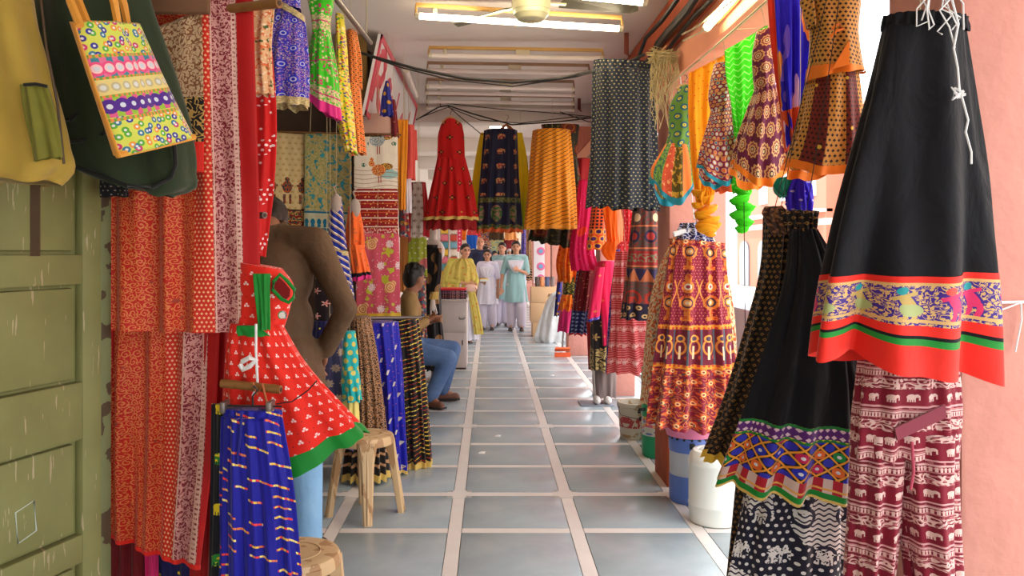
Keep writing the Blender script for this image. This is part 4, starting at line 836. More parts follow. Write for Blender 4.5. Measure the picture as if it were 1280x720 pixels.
garment('cloth_length', 'lime cloth with white dots above the seated man', 'cloth', [('b', C([(296, 511, 533), (345, 511, 534)], 8.0, dep=.03, pl=4, amp=.012, seed=115), M_lime)])
garment('cloth_length', 'peach cloth beside the pink flower sari', 'cloth', [('b', C([(292, 500, 512), (365, 500, 512)], 8.1, dep=.03, pl=4, amp=.012, seed=116), M_peach)])
garment('cloth_length', 'multicoloured print strip beneath the amber cloth', 'cloth', [('b', C([(255, 499, 510), (296, 499, 511)], 6.7, dep=.03, pl=3, amp=.01, seed=117), M_multi)])
garment('cloth_length', 'blue and gold cloth hanging in front of the shop sign', 'cloth', [('b', C([(102, 482, 486), (120, 478, 489), (145, 476, 492)], 5.6, dep=.03, pl=4, amp=.01, seed=118), M_bluegold)])
garment('cloth_length', 'dark red cloth end beside the blue and gold cloth', 'cloth', [('b', C([(125, 488, 494), (172, 490, 498)], 5.75, dep=.03, pl=3, amp=.01, seed=119), M_maroonvel)])
garment('cloth_length', 'green multicoloured cloth behind the seated man', 'cloth', [('b', C([(345, 515, 532), (440, 516, 534)], 8.3, dep=.04, pl=4, amp=.012, seed=120), M_multi)])
# ================================================================ solid things
def ladder(base, streak, s=1.0):
    return lambda x, y, z: paint(base, (noise(x*60+y*60, z*7, 1.0, 2) > .66, streak), (noise(x+y, z, 3, 4) > .62, (112, 108, 60)))
M_doorg = plain('worn_green_paint', lambda x, y, z: paint((122, 124, 72), (noise(x*1.3+y, z, 4, 4), (142, 146, 92)), ((noise((x+y)*40, z*5, 1.6, 2) > .665), (190, 176, 142)), (noise(x+y, z, 9, 5)*.6, (108, 100, 60))), .55, var=.12, sc=5, bump=.004)
M_dooredge = plain('worn_door_edge', lambda x, y, z: mix((110, 116, 76), (70, 54, 34), noise(y, z, 8, 5) > .55), .7, var=.2)
M_chalk = plain('chalk', (196, 206, 196), .9)
# ---- door leaf folded back on the left
DB, DD, DN = Vector((-1.19, 2.5, 0)), Vector((.2857, .958, 0)).normalized(), Vector((.958, -.2857, 0)).normalized()
drot = Matrix((DD, DN, Vector((0, 0, 1)))).transposed()
door = thing('door_1', 'worn green panelled wooden door leaf folded back on the left', 'door', (-1.3, 2.1, 0)); door['kind'] = 'structure'
def dpart(name, t0, t1, z0, z1, th, off, m, ch=.004):
    c = DB+DD*((t0+t1)/2)+DN*off+Vector((0, 0, (z0+z1)/2)); return MB().box(c, (t1-t0, th, z1-z0), ch=ch, rot=drot).build(name, m, door)
dpart('backing_board', -.86, 0, .01, 2.05, .02, -.012, M_doorg, 0)
dpart('stile', -.105, 0, .01, 2.05, .034, .01, M_doorg); dpart('stile', -.86, -.755, .01, 2.05, .034, .01, M_doorg)
dpart('edge_strip', -.034, .008, .01, 2.05, .05, .004, M_dooredge)
for z0, z1 in ((.01, .10), (.486, .569), (.848, 1.016), (1.303, 1.39), (1.94, 2.05)): dpart('rail', -.755, -.105, z0, z1, .034, .01, M_doorg)
for z0, z1 in ((.11, .476), (.579, .838), (1.026, 1.293), (1.40, 1.93)): dpart('panel', -.735, -.125, z0, z1, .022, .004, M_doorg, .008)
cm = MB(); cz = [(-.33, .70), (-.27, .715), (-.262, .63), (-.322, .615)]
cm.tube([DB+DD*t+DN*.0165+Vector((0, 0, z)) for t, z in cz], .0022, 5, closed=True); cm.build('chalk_mark', M_chalk, door)
# ---- bags
M_khaki = cloth_mat('khaki_canvas', lambda u, v: mix((176, 148, 62), (150, 124, 48), noise(u, v, 5, 3)), .8)
M_mesh = cloth_mat('olive_mesh', lambda u, v: mix((96, 96, 24), (120, 116, 34), noise(u*3, v, 20, 1)), .6)
M_dgreen = cloth_mat('dark_green_canvas', lambda u, v: mix((34, 46, 28), (48, 60, 36), noise(u, v, 4, 3)), .8)
M_pipe = cloth_mat('black_piping', (20, 20, 18), .7)
M_orange_l = cloth_mat('orange_leatherette', lambda u, v: mix((226, 158, 58), (206, 136, 44), noise(u, v, 9, 2)), .5)
M_leather = plain('brown_leather', (66, 46, 22), .5, var=.2)
bp = C([(-90, -70, 20), (-40, -74, 32), (30, -74, 44), (110, -74, 64), (180, -72, 79), (215, -70, 81), (228, -60, 66)], 1.9, dep=.09, pl=3, amp=.012, at=.8, seed=130)
bag = thing('backpack', 'khaki canvas backpack with olive mesh pocket, far left', 'bag', bp.bot)
link('body', bp.mesh('body', M_khaki, capb=True), bag)
link('mesh_pocket', C([(106, 30, 108, 58), (150, 34, 150, 70), (201, 42, 196, 78)], 1.815, dep=.012, pl=3, amp=.006, at=.9, seed=131).mesh('mesh_pocket', M_mesh), bag)
MB().tube([P(30, 106, 1.80), P(45, 105, 1.795), P(59, 108, 1.80)], .004, 6).build('pocket_binding', M_pipe, bag)
MB().tube([P(44, -60, 1.84), P(58, 60, 1.83), P(72, 130, 1.83), P(80, 205, 1.845)], .003, 6).build('side_seam', M_leather, bag)
MB().box(P(44, 268, 1.95), (.022, .006, .20)).build('strap', M_leather, bag)
df = C([(-70, 40, -70, 176), (0, 42, 0, 188), (60, 50, 60, 208), (120, 60, 120, 228), (175, 70, 170, 241), (205, 84, 215, 245), (222, 118, 240, 238), (232, 150, 246, 215)], 2.22, dep=.09, pl=3, amp=.014, at=.9, seed=132)
bag = thing('duffel_bag', 'dark green canvas bag with black piping behind the tote', 'bag', df.bot)
link('body', df.mesh('body', M_dgreen, capb=True), bag)
for pts in ([(98, 20), (104, 100), (102, 138), (88, 150), (66, 150)], [(70, 178), (100, 176), (132, 166)], [(206, 110), (216, 160), (220, 205), (214, 222), (190, 234), (160, 232), (110, 214), (84, 205)]):
    MB().tube([P(x, y, 2.128+.00006*abs(x-150)) for x, y in pts], .006, 6).build('piping', M_pipe, bag)
# embroidered tote
def tote_face(u, v):
    n = noise(u, v, 40, 2); d, r, g = vorc(u, v, 55); x, y, i, j = cell(u, v, .032, .4)
    base = mix((196, 210, 60), (220, 222, 110), n)
    fl = mix(base, pick(r, [(200, 60, 120), (60, 60, 150), (90, 170, 60), (226, 150, 60), (60, 120, 150)]), d < .42)
    fl = mix(fl, (222, 226, 232), d < .16)
    def row(v0, c1, c2):
        xx, yy, ii, jj = cell(u, v-v0+.2, .026, .4); rr = leng(xx, yy)
        return rr < .017, rr < .011, rr < .006, abs_(v-v0) < .026
    a, b, c, s1 = row(.205, 0, 0); e, f, h, s2 = row(.115, 0, 0); k, l, o_, s3 = row(.160, 0, 0)
    zz = abs_(fract(u/.03)-.5) < .25
    band1 = paint(mix((222, 110, 150), (60, 130, 150), zz), (a, (226, 80, 130)), (b, (240, 200, 200)), (c, (200, 210, 220)))
    band2 = paint(mix((150, 190, 60), (214, 90, 140), zz), (e, (80, 40, 140)), (h, (210, 216, 226)))
    band3 = paint((222, 206, 130), (l, (190, 180, 140)), (o_, (214, 218, 214)))
    st = (abs_(v-.235) < .004) | (abs_(v-.083) < .004) | (abs_(v-.32) < .004) | (abs_(v-.182) < .003) | (abs_(v-.139) < .003)
    return paint(fl, (s1, band1), (s2, band2), (abs_(v-.160) < .019, band3), (st, mix((226, 140, 70), (120, 160, 60), fract(u/.012) < .5)))
M_tote = cloth_mat('mirror_embroidery', tote_face, .6)
tt = C([(26, 90, 31, 174), (110, 118, 100, 207), (195, 148, 170, 243)], (1.86, 2.06), dep=.035, pl=3, amp=.004, at=1, flat=True, seed=133, nu=120)
bag = thing('tote_bag', 'yellow green mirror embroidered tote bag with orange handles', 'bag', tt.bot)
link('body', tt.mesh('body', M_tote, capb=True), bag)
link('side_gusset', C([(27, 88, 28, 92), (110, 115, 111, 120), (193, 142, 197, 151)], (1.88, 1.84), dep=.005, pl=2, amp=.001, seed=1).mesh('side_gusset', M_orange_l, capb=True), bag)
MB().tube([P(146, 194, 1.852), P(195, 183, 1.94), P(243, 171, 2.035)], .008, 6).build('bottom_trim', M_orange_l, bag)
for a, b, yo in (((100, 32, 1.845), (148, 33, 1.97), 0), ((110, 32, 1.90), (160, 34, 2.04), .03)):
    p0, p1 = P(*a), P(*b); top = (p0+p1)/2+Vector((-.05, 0, .22))
    pts = [p0.lerp(top, t)+Vector((-.03*math.sin(PI*t), 0, 0)) for t in (0, .25, .5, .75, 1)]+[top.lerp(p1, t)+Vector((.02*math.sin(PI*t), 0, 0)) for t in (.25, .5, .75, 1)]
    MB().tube(pts, .010, 6).build('handle', M_orange_l, bag)
garment('cloth_length', 'small black dotted cloth tucked under the green bag', 'cloth', [('b', C([(218, 124, 162), (246, 126, 160)], 2.40, dep=.012, pl=3, amp=.005, at=1, seed=134), cloth_mat('black_dot', bandhani((22, 20, 26), (150, 140, 130), .012, .16)))])
garment('cloth_length', 'dark folded cloth above the tote handles', 'cloth', [('b', C([(-30, 148, 186), (20, 158, 190), (30, 170, 188)], 2.36, dep=.012, pl=3, amp=.005, at=1, seed=135), cloth_mat('dark_print', lambda u, v: mix((26, 26, 32), (120, 120, 120), noise(u, v, 40, 1) > .62)))])
# ---- poles, rails, cords
M_bamboo = plain('bamboo', lambda x, y, z: mix((150, 104, 52), (120, 76, 34), noise(x*2+y, z, 12, 3)), .5, var=.15)
M_steel = plain('dull_steel', (120, 112, 108), .4, .8, var=.15)
M_wire = plain('black_wire', (28, 25, 24), .6)
M_rope = plain('jute_rope', (190, 176, 140), .9, var=.2)
M_whites = plain('white_string', (226, 226, 226), .8)
M_woodh = plain('hanger_wood', (206, 160, 110), .5, var=.12)
M_rusty = plain('rusty_bracket', (110, 48, 30), .8, var=.3)
def pole(label, a, b, r, m, name='bamboo_pole', nodes=3):
    a, b = Vector(a), Vector(b); t = thing(name, label, 'pole', (a+b)/2)
    MB().tube([a, b], r, 14).build('shaft', m, t)
    for k in range(nodes):
        p = a.lerp(b, (k+.6)/nodes); d = (b-a).normalized()*.006; MB().tube([p-d, p+d], r*1.08, 14).build('node_ring', m, t)
    d = (b-a).normalized()*.004; MB().tube([b-d*.2, b+d*.5], r*.55, 12).build('dark_end_disc', M_dark, t)  # solid dark disc in place of the shade inside the pole's open end
    return t
pole('bamboo pole end jutting out above the upper sari', P(205, 20, 2.64), P(349, 4, 2.40), .014, M_bamboo)
pole('bamboo pole end tied with string across the red dress', P(277, 479, 2.40), P(351, 487, 2.37), .0125, M_bamboo)
pole('thin steel tube end beside the sari edge', P(240, 272, 2.70), P(331, 269, 2.52), .0105, M_steel, 'steel_tube', 1)
tag(MB().tube([P(320, 405, 2.40), P(320, 440, 2.40), P(322, 480, 2.395), P(316, 495, 2.40)], .004, 6).build('string', M_whites, loc=P(320, 440, 2.40)), 'white string tied round the lower bamboo pole', 'string')
tag(MB().tube([P(303, 452, 2.40), P(312, 447, 2.39), P(320, 450, 2.40), P(312, 458, 2.395), P(304, 462, 2.40), P(300, 455, 2.40)], .008, 6).build('string_knot', M_whites, loc=P(310, 452, 2.40)), 'frayed white knot on the string in front of the red dress', 'string')
tag(MB().tube([P(316, 478, 2.36), P(322, 494, 2.355), P(328, 480, 2.36), P(334, 505, 2.36)], .004, 6).build('elastic_band', plain('tan_elastic', (176, 92, 40), .6), loc=P(322, 490, 2.36)), 'tan elastic loop hanging from the lower bamboo pole', 'cord')
ch = thing('clip_hanger', 'black wire clip hanger holding the navy dash skirt', 'hanger', P(316, 508, 2.3))
MB().tube([P(276, 507, 2.30), P(352, 508, 2.30)], .003, 6).build('bar', M_wire, ch)
MB().tube([P(316, 507, 2.30), P(316, 495, 2.30), P(322, 488, 2.30), P(317, 482, 2.30)], .0028, 6).build('hook', M_wire, ch)
MB().tube([P(345, 505, 2.3), P(365, 502, 2.3), P(385, 488, 2.3), P(396, 476, 2.3)], .002, 5).build('loose_wire', M_wire, ch)
for x in (281, 338): MB().box(P(x, 508, 2.30), (.016, .05, .032), ch=.004).build('clip', M_steel, ch)
rl = thing('clothes_rail', 'steel pipe rail slung from the ceiling over the child dresses', 'rail', (-.66, 3.7, 2.5))
MB().tube([(-.70, 2.95, 2.50), (-.63, 4.3, 2.50)], .013, 12).build('pipe', M_steel, rl)
for y in (3.3, 4.2): MB().tube([(-.68+.05*(y-3.3), y, 2.5), (-.68+.05*(y-3.3), y, CEIL)], .003, 6).build('hanging_cord', M_rope, rl)
def loops(o, pts, m=None):
    """hanging loops that tie a garment to its rail or cord"""
    for a, b in pts: MB().tube([a, (Vector(a)+Vector(b))/2+Vector((.004, 0, 0)), b], .0013, 5).build('hanging_loop', m or M_rope, o)
OB = lambda lab: next(o for o in bpy.data.objects if o.get('label') == lab)
def up(lab, px, py, Y, z, tx=None, ty=None):
    a = P(px, py, Y); mm_ = M_wire if 2 < Y < 2.6 else None; b = Vector((a.x if tx is None else tx, a.y if ty is None else ty, z)); loops(OB(lab), [(a, b)], mm_)
up("blue mosaic print child's dress hanging top left", 363, -38, 3.25, 2.5, -.685); up("bright green embroidered child's dress with pink hem", 402, -38, 3.5, 2.5, -.67)
up("narrow yellow multicoloured child's dress seen edge on", 425, 22, 3.85, 2.5, -.653); up("narrow orange block print child's dress at the rail end", 440, 42, 4.1, 2.5, -.64)
# cord with garments along the pillars
cd = MB().tube([(1.03, 1.0, 2.36)]+sag((1.03, 1.0, 2.36), (1.03, 4.84, 2.36), .03)[1:], .005, 6).build('clothes_line', M_rope, loc=(1.03, 3, 2.36)); tag(cd, 'cord strung along the street side carrying scarves and child dresses', 'cord')
for lab, px, py, Y in (("child's dress with green bodice, striped skirt and teal edge", 856, 110, 4.3), ('yellow scarf with orange dots knotted at its end', 906, 70, 4.05), ("maroon mirror work child's dress with blue hem", 908, 82, 3.6), ('lime green leheriya scarf hung by its corners with knotted tail', 957, 35, 3.45), ("purple child's dress with gold medallions and orange hem", 958, 42, 3.1), ('blue and orange tie-dyed scarf hanging in folds to a point', 992, -20, 2.85), ("brown dotted child's top and panelled skirt with orange hem", 1045, -48, 2.48), ('small rust orange frock hem between the maroon and purple dresses', 915, 198, 3.75), ('royal blue knotted scarf end with teal puff below the brown outfit', 998, 224, 2.70)):
    up(lab, px, py, Y, 2.34, 1.03)
# rail above the right middle garments
rr = thing('clothes_rail', 'wooden pole along the street side carrying the middle garments', 'rail', (1.0, 7.6, 2.30)); MB().tube([(.98, 5.1, 2.33), (.98, 10.9, 2.33)], .014, 10).build('shaft', M_bamboo, rr)
for y in (5.3, 8.0, 10.8): MB().tube([(.98, y, 2.33), (1.09, y, 2.45)], .004, 6).build('hanging_cord', M_rope, rr)
for lab, px, py, Y in (('short red garment with thin gold edge', 729, 199, 7.95), ('magenta dupatta with red patches left of the navy lattice skirt', 735, 227, 7.5), ('orange and black mirror work skirt below the navy lattice skirt', 749, 258, 7.1), ('orange gauze scarf knotted into a ball', 762, 257, 6.7), ('pink dotted scarf knotted above the pale red elephant cloth', 785, 257, 6.5), ('pale peach gauze between the orange and pink scarves', 775, 257, 6.8), ('orange ruffled frock with dark printed band and red hem beyond the cartons', 712, 307, 9.2), ('narrow navy cloth hanging left of the orange ruffles', 701, 337, 9.5), ('maroon dress with navy patterned hem beside the mannequin', 736, 328, 8.5), ('narrow blue patterned cloth left of the maroon dress', 725, 332, 8.7), ('pale red cloth with white elephant rows hanging in two folds', 782, 316, 6.3), ('blue edged cloth strip left of the pale red elephant cloth', 772, 314, 6.36), ('grey and red frieze print skirt below the navy lattice skirt', 808, 252, 5.9)):
    up(lab, px, py, Y, 2.33, .98)
# rod on the shop partition
rp = thing('clothes_rail', 'bamboo rod carrying the display panels in the shop', 'rail', (-1.2, 5.9, 2.3)); MB().tube([(-1.75, 6.02, 2.29), (-.62, 5.72, 2.215)], .006, 10).build('shaft', M_bamboo, rp)
for x in (-1.3, -.8): MB().tube([(x, 5.9-.27*(x+1.3), 2.262), (x, 6.0, CEIL)], .003, 6).build('hanging_cord', M_rope, rp)
for lab, px, py, Y in (("small blue child's dress with white wavy stripes", 420, 248, 5.1), ("small orange ruffled child's dress with bright pink hem", 443, 260, 5.2), ('amber cloth strip right of the peacock sari', 504, 152, 6.0), ('coral kurta hanging above the white floral dupatta', 512, 159, 6.5), ('blue and gold cloth hanging in front of the shop sign', 484, 104, 5.6), ('dark red cloth end beside the blue and gold cloth', 491, 127, 5.75), ('white cloth below the coral kurta', 510, 224, 6.55), ('red and white floral dupatta hanging over a rail', 523, 230, 6.8), ('lime cloth with white dots above the seated man', 522, 298, 6.9), ('peach cloth beside the pink flower sari', 506, 294, 6.85), ('multicoloured print strip beneath the amber cloth', 505, 257, 6.7), ('green multicoloured cloth behind the seated man', 524, 347, 7.9), ('pink sari with white flowers and yellow hem', 472, 294, 5.66), ('black flower embroidered dress with navy skirt behind the man', 408, 337, 4.9), ("small turquoise child's dress with gold spots", 437, 416, 4.62), ('grey blue skirt with round beige motifs behind the man', 412, 422, 4.75)):
    up(lab, px, py, Y, CEIL)
# cheap plastic torso hangers of the two small dresses
M_plast = plain('grey_plastic', (176, 160, 150), .4)
for lab, x, y, Y in (('grey plastic hanger in the small blue dress', 420, 250, 5.06), ('grey plastic hanger in the small orange dress', 444, 256, 5.16)):
    t = thing('clothes_hanger', lab, 'hanger', P(x, y, Y)); MB().ell(P(x, y+4, Y), (.035, .02, .06)).build('shoulder_form', M_plast, t); MB().tube([P(x, y-8, Y), P(x-3, y-16, Y), P(x+2, y-20, Y)], .004, 6).build('hook', M_plast, t)
# low rack of the three long skirts
rk = thing('garment_rack', 'low rack carrying the three long skirts', 'rack', (-.68, 5.15, 0)); MB().tube([P(436, 398, 4.95), P(527, 397, 5.34)], .012, 10).build('rail', M_steel, rk)
for px, Y in ((446, 4.99), (520, 5.31)): MB().tube([(P(px, 398, Y).x, Y, .97), (P(px, 398, Y).x, Y, 0)], .012, 10).build('post', M_steel, rk)
# ceiling cables that garments hang from
rnd = random.Random(5)
cab = thing('ceiling_cable', 'twisted dark cable crossing the arcade under the lit tube', 'cable', (0, 5, 2.5))
MB().tube([P(440, 62, 5.0), P(470, 72, 5.0), P(520, 86, 4.98), P(580, 98, 4.95), P(640, 103, 4.92), P(700, 98, 4.9), P(745, 88, 4.9), P(780, 80, 4.86), P(806, 68, 4.84)], .009, 8).build('main_strand', M_wire, cab)
MB().tube([P(455, 68, 5.0), P(500, 84, 4.98), P(560, 99, 4.95), P(640, 108, 4.92), P(720, 96, 4.9), P(790, 76, 4.86)], .005, 6).build('thin_strand', M_wire, cab)
loops(OB('large navy skirt with pale lattice print hung from the ceiling cable'), [(P(752, 80, 4.9), P(752, 85, 4.9)), (P(806, 82, 4.9), P(806, 66, 4.84))], M_steel)
cab = thing('ceiling_cable', 'bundle of thin black wires sagging across at the ceiling beam', 'cable', (0, 7.6, 2.6))
for k, (a, mids, b) in enumerate([((520, 150), [(548, 134), (560, 132), (590, 142), (640, 156), (700, 152)], (800, 140)), ((522, 148), [(560, 134), (600, 150), (650, 154), (720, 146)], (790, 152)), ((560, 133), [(580, 150), (602, 168)], (640, 160)), ((700, 140), [(735, 152)], (800, 158)), ((548, 128), [(620, 136), (700, 142), (740, 146)], (800, 147))]):
    MB().tube([P(*q, 7.6) for q in [a]+mids+[b]], .007 if k == 0 else .0045, 6).build('strand', M_wire, cab)
for lab, px, py, Y, z in (('long red frock with dark flowers on a wooden hanger', 563, 155, 7.5, 2.72), ('navy skirt with gold elephants and orange hem', 626, 164, 7.6, 2.60), ('yellow to lime shaded dupatta behind the navy skirt', 650, 168, 7.9, 2.9), ('orange yellow skirt with dark wavy lines clipped to the wire', 690, 164, 7.3, 2.9), ('dark green and brown frock hanging behind the orange skirt', 700, 158, 7.75, 2.9)): up(lab, px, py, Y, z)
def hanger(lab, px, py, Y, w, m=M_woodh):
    t = thing('clothes_hanger', lab, 'hanger', P(px, py, Y)); s = Y/F
    MB().tube([P(px-w, py+7, Y), P(px-w*.5, py+3, Y), P(px, py, Y), P(px+w*.5, py+3, Y), P(px+w, py+7, Y)], .014, 8).build('shoulder_bar', m, t)
    MB().tube([P(px, py, Y), P(px, py-5, Y), P(px+3, py-9, Y), P(px+2, py-12, Y), P(px-1, py-12, Y)], .003, 6).build('hook', M_steel, t); return t
hanger('pale wooden hanger holding the red frock', 563, 146, 7.47, 10); hanger('brown wooden hanger above the navy elephant skirt', 633, 156, 7.56, 8, plain('brown_hanger', (150, 90, 50), .5))
hanger('thin white hanger above the maroon mandala skirt', 868, 286, 4.38, 26, M_whites); hanger('wooden hanger in the green bodice of the striped child dress', 856, 106, 4.33, 9)
loops(OB('maroon and orange mandala print skirt with paisley frieze'), [(P(850, 300, 4.42), P(856, 286, 4.4)), (P(890, 304, 4.42), P(880, 289, 4.4))])
MB().tube([P(868, 274, 4.38), (1.03, 4.4, 2.35)], .003, 5).build('hanging_loop', M_whites, OB('thin white hanger above the maroon mandala skirt'))
up('navy and white printed cloth bunched on the hanger above the mandala skirt', 864, 281, 4.43, 1.53); up('beige and rust print skirt half hidden behind the mandala skirt', 870, 290, 4.63, 2.35, 1.03)
for lab, px, py, Y in (('black skirt with broad mirror work border', 1008, 266, 2.32), ('black and gold diamond print skirt beside the black mirror skirt', 975, 266, 2.46), ('rust and black gauze bunched at the black skirt waist', 968, 262, 2.36), ('black skirt with purple brocade band and wide red hem, nearest on the right', 1150, 24, 1.66), ('black and white elephant patchwork skirt at the bottom right', 1000, 588, 2.40), ('thin black cloth with gold polka dots edging the patchwork skirt', 930, 602, 2.5), ('maroon harem trousers with cream elephant rows below the black skirt', 1130, 442, 1.76)): up(lab, px, py, Y, (1.55 if Y > 2 else 1.9) if py > 400 else 2.36, None if py > 400 else 1.03 if Y > 2 else None)
# yarn ends over the nearest black skirt
yb = thing('yarn_bundle', 'frayed white yarn dangling over the nearest black skirt', 'yarn', P(1180, 10, 1.6))
for k in range(9):
    x0 = rnd.uniform(1150, 1200); n = rnd.choice([3, 4, 5]); pts = [P(x0, -30, 1.6)]
    for j in range(n): pts.append(P(x0+rnd.uniform(-14, 14), -10+j*rnd.uniform(12, 24), 1.595+rnd.uniform(-.01, .01)))
    MB().tube(pts, .0016, 5).build('strand', M_whites, yb)
MB().tube([P(1190, 0, 1.59), P(1198, 30, 1.59), P(1192, 60, 1.59), P(1197, 85, 1.588), P(1199, 110, 1.585), P(1206, 135, 1.58), P(1210, 150, 1.58), P(1207, 165, 1.58), P(1214, 190, 1.575), P(1214, 205, 1.575)], .0022, 5).build('long_strand', M_whites, yb)
kn = MB(); kp = [P(1198+9*math.cos(a*1.7), 117+8*math.sin(a*2.3), 1.583) for a in range(24)]; kn.tube(kp, .0016, 5); kn.build('tangle', M_whites, yb)
ps = thing('pillar_string', 'white string tied round the nearest pillar with loose ends', 'string', P(1262, 377, 1.83))
MB().tube([(1.055, 2.2, P(0, 379, 1.83).z), (1.058, 1.833, P(0, 379, 1.83).z), (1.24, 1.83, P(0, 377, 1.83).z), (1.414, 1.833, P(0, 376, 1.83).z)], .0035, 6).build('band', M_whites, ps)
MB().tube([P(1276, 378, 1.826), P(1277, 400, 1.826), P(1272, 425, 1.826), P(1269, 440, 1.826)], .002, 5).build('loose_end', M_whites, ps)
MB().tube([P(1276, 378, 1.826), P(1264, 383, 1.826), P(1250, 388, 1.826)], .002, 5).build('loose_end', M_whites, ps)
# thick cables and jute threads on the lintel
for k, (x, z, r) in enumerate([(.99, 2.62, .016), (1.02, 2.66, .02), (.96, 2.70, .013), (1.03, 2.57, .012)]):
    o = MB().tube([(x-.05*(1 if k == 0 else .3), 5.3, z-.10)]+[(x+rnd.uniform(-.015, .015), 5.0-.45*i, z+rnd.uniform(-.02, .02)) for i in range(9)], r, 8).build('power_cable', M_wire, loc=(x, 3.5, z))
    tag(o, ['thick black cable along the lintel, lowest at the jute threads', 'thickest black cable running beside the lintel', 'black cable nearest the ceiling beside the lintel', 'thin black cable hugging the lintel face'][k], 'cable')
jt = MB()
for k in range(70):
    x = .98+rnd.uniform(-.075, .075); y = 4.6+rnd.uniform(-.05, .05); z = 2.50; pts = [Vector((x, y, z))]; L = rnd.uniform(.12, .42)
    for j in range(5): pts.append(Vector((x+rnd.uniform(-.02, .02), y+rnd.uniform(-.02, .02), z-L*(j+1)/5)))
    jt.tube(pts, .0018, 4)
for k in range(30): jt.tube([Vector((.98+rnd.uniform(-.09, .09), 4.6+rnd.uniform(-.06, .06), 2.5+rnd.uniform(-.04, .05))) for _ in range(4)], .003, 4)
o = jt.build('jute_threads', plain('jute_fibre', (176, 160, 112), .9, var=.3), loc=(.98, 4.6, 2.5)); tag(o, 'tangle of loose jute threads hanging beside the lintel', 'threads', kind='stuff')
for k in range(2):
    o = MB().tube([(.98, 2.2, 2.46+.03*k)]+[(.985+rnd.uniform(-.02, .02), 2.6+.3*i, 2.44+.03*k+rnd.uniform(-.02, .02)) for i in range(6)], .004, 6).build('thin_wire', M_rope, loc=(.98, 3, 2.45)); tag(o, ['loose pale wire draped beside the street side tube light', 'second pale wire draped above the street side tube light'][k], 'wire')
for lab, px, y, Y in (('rusty bracket on the ceiling near the navy lattice skirt', 783, 60, 5.6), ('rusty bracket at the left of the ceiling wires', 549, 126, 8.0), ('rusty bracket at the right of the ceiling wires', 724, 132, 8.0)):
    q = P(px, y, Y); t = thing('ceiling_bracket', lab, 'bracket', q); MB().box((q.x, Y, (q.z+CEIL)/2), (.03, .02, CEIL-q.z+.08), ch=.003).build('strap', M_rusty, t); MB().tube([(q.x, Y, q.z-.04), (q.x+.02, Y-.02, q.z-.06)], .006, 6).build('hook', M_rusty, t)
# ---- tube lights
M_lit = emit('lit_tube', (255, 234, 196), 26); M_tube = plain('unlit_tube', (226, 214, 206), .3); M_channel = plain('ochre_channel', (190, 150, 84), .6, var=.2); M_capm = plain('tube_holder', (206, 196, 170), .5)
M_chan2 = plain('tarnished_channel', (150, 118, 92), .6, var=.25)
def tube_light(lab, a, b, drop, lit=True, chan=None, ballast=True, group=None, upv=Vector((0, .05, 0))):
    a, b = Vector(a), Vector(b); t = thing('tube_light', lab, 'lamp', (a+b)/2, group); z = Vector((0, 0, drop)); chan = chan or M_channel
    d = (b-a).normalized(); q = d.to_track_quat('X', 'Z').to_matrix()
    MB().box((a+b)/2+z+upv, ((b-a).length+.03, .025, .022), ch=.002, rot=q).build('channel', chan, t)
    MB().tube([a, b], .018, 12).build('tube', M_lit if lit else M_tube, t)
    for p, s in ((a, 1), (b, -1)):
        MB().tube([p-d*s*.012, p+d*s*.012], .02, 10).build('end_cap', M_capm, t)
        MB().tube([p-d*s*.012, p-d*s*.012+z+upv], .007, 6).build('end_bracket', chan, t)
    if ballast: MB().box((a+b)/2+z+upv+d*.05-Vector((0, 0, .03)), (.10, .04, .04), ch=.004, rot=q).build('ballast', M_capm, t); MB().tube([a+d*.10+z*.75+upv, a+d*.10+z*.3+upv*.6], .013, 8).build('starter', M_capm, t)
    return t
tube_light('lit tube light across the ceiling behind the fan', P(522, 20, 4.77), P(776, 36, 4.77), .08)
tube_light('lit tube light at the top edge, nearest to the camera', P(600, -18, 4.15), P(806, 3, 4.15), .08)
for k, (y, x0, x1, Y) in enumerate([(70, 538, 752, 5.75), (90, 536, 735, 6.27), (107, 535, 716, 6.82), (114, 534, 716, 7.15), (122, 535, 716, 7.5), (131, 535, 716, 7.9)]):
    z = CEIL-.12+.012*(k % 2); tube_light(['first', 'second', 'third', 'fourth', 'fifth', 'sixth'][k]+' dusty unlit tube light behind the lit one', ((x0-CX)*Y/F, Y, z), ((x1-CX)*Y/F, Y, z-.02), .07, False, M_channel if k == 0 else M_chan2, group='unlit ceiling tubes')
tube_light('lit tube light along the street side lintel', (1.0, 3.75, 2.43), (1.0, 2.55, 2.47), .03, True, upv=Vector((.045, 0, 0)), ballast=False)
tube_light('white tube light mounted along the top of the shop sign', P(508, 88, 6.3), P(521, 120, 7.4), .04, False, M_white, False, upv=Vector((-.03, 0, 0)))
tube_light('small lit tube light far behind the red frock', P(541, 153, 9.3), P(567, 153, 9.3), .03, True, M_white, False); tube_light('small lit tube light far behind the navy elephant skirt', P(611, 158, 9.7), P(634, 158, 9.7), .03, True, M_white, False)
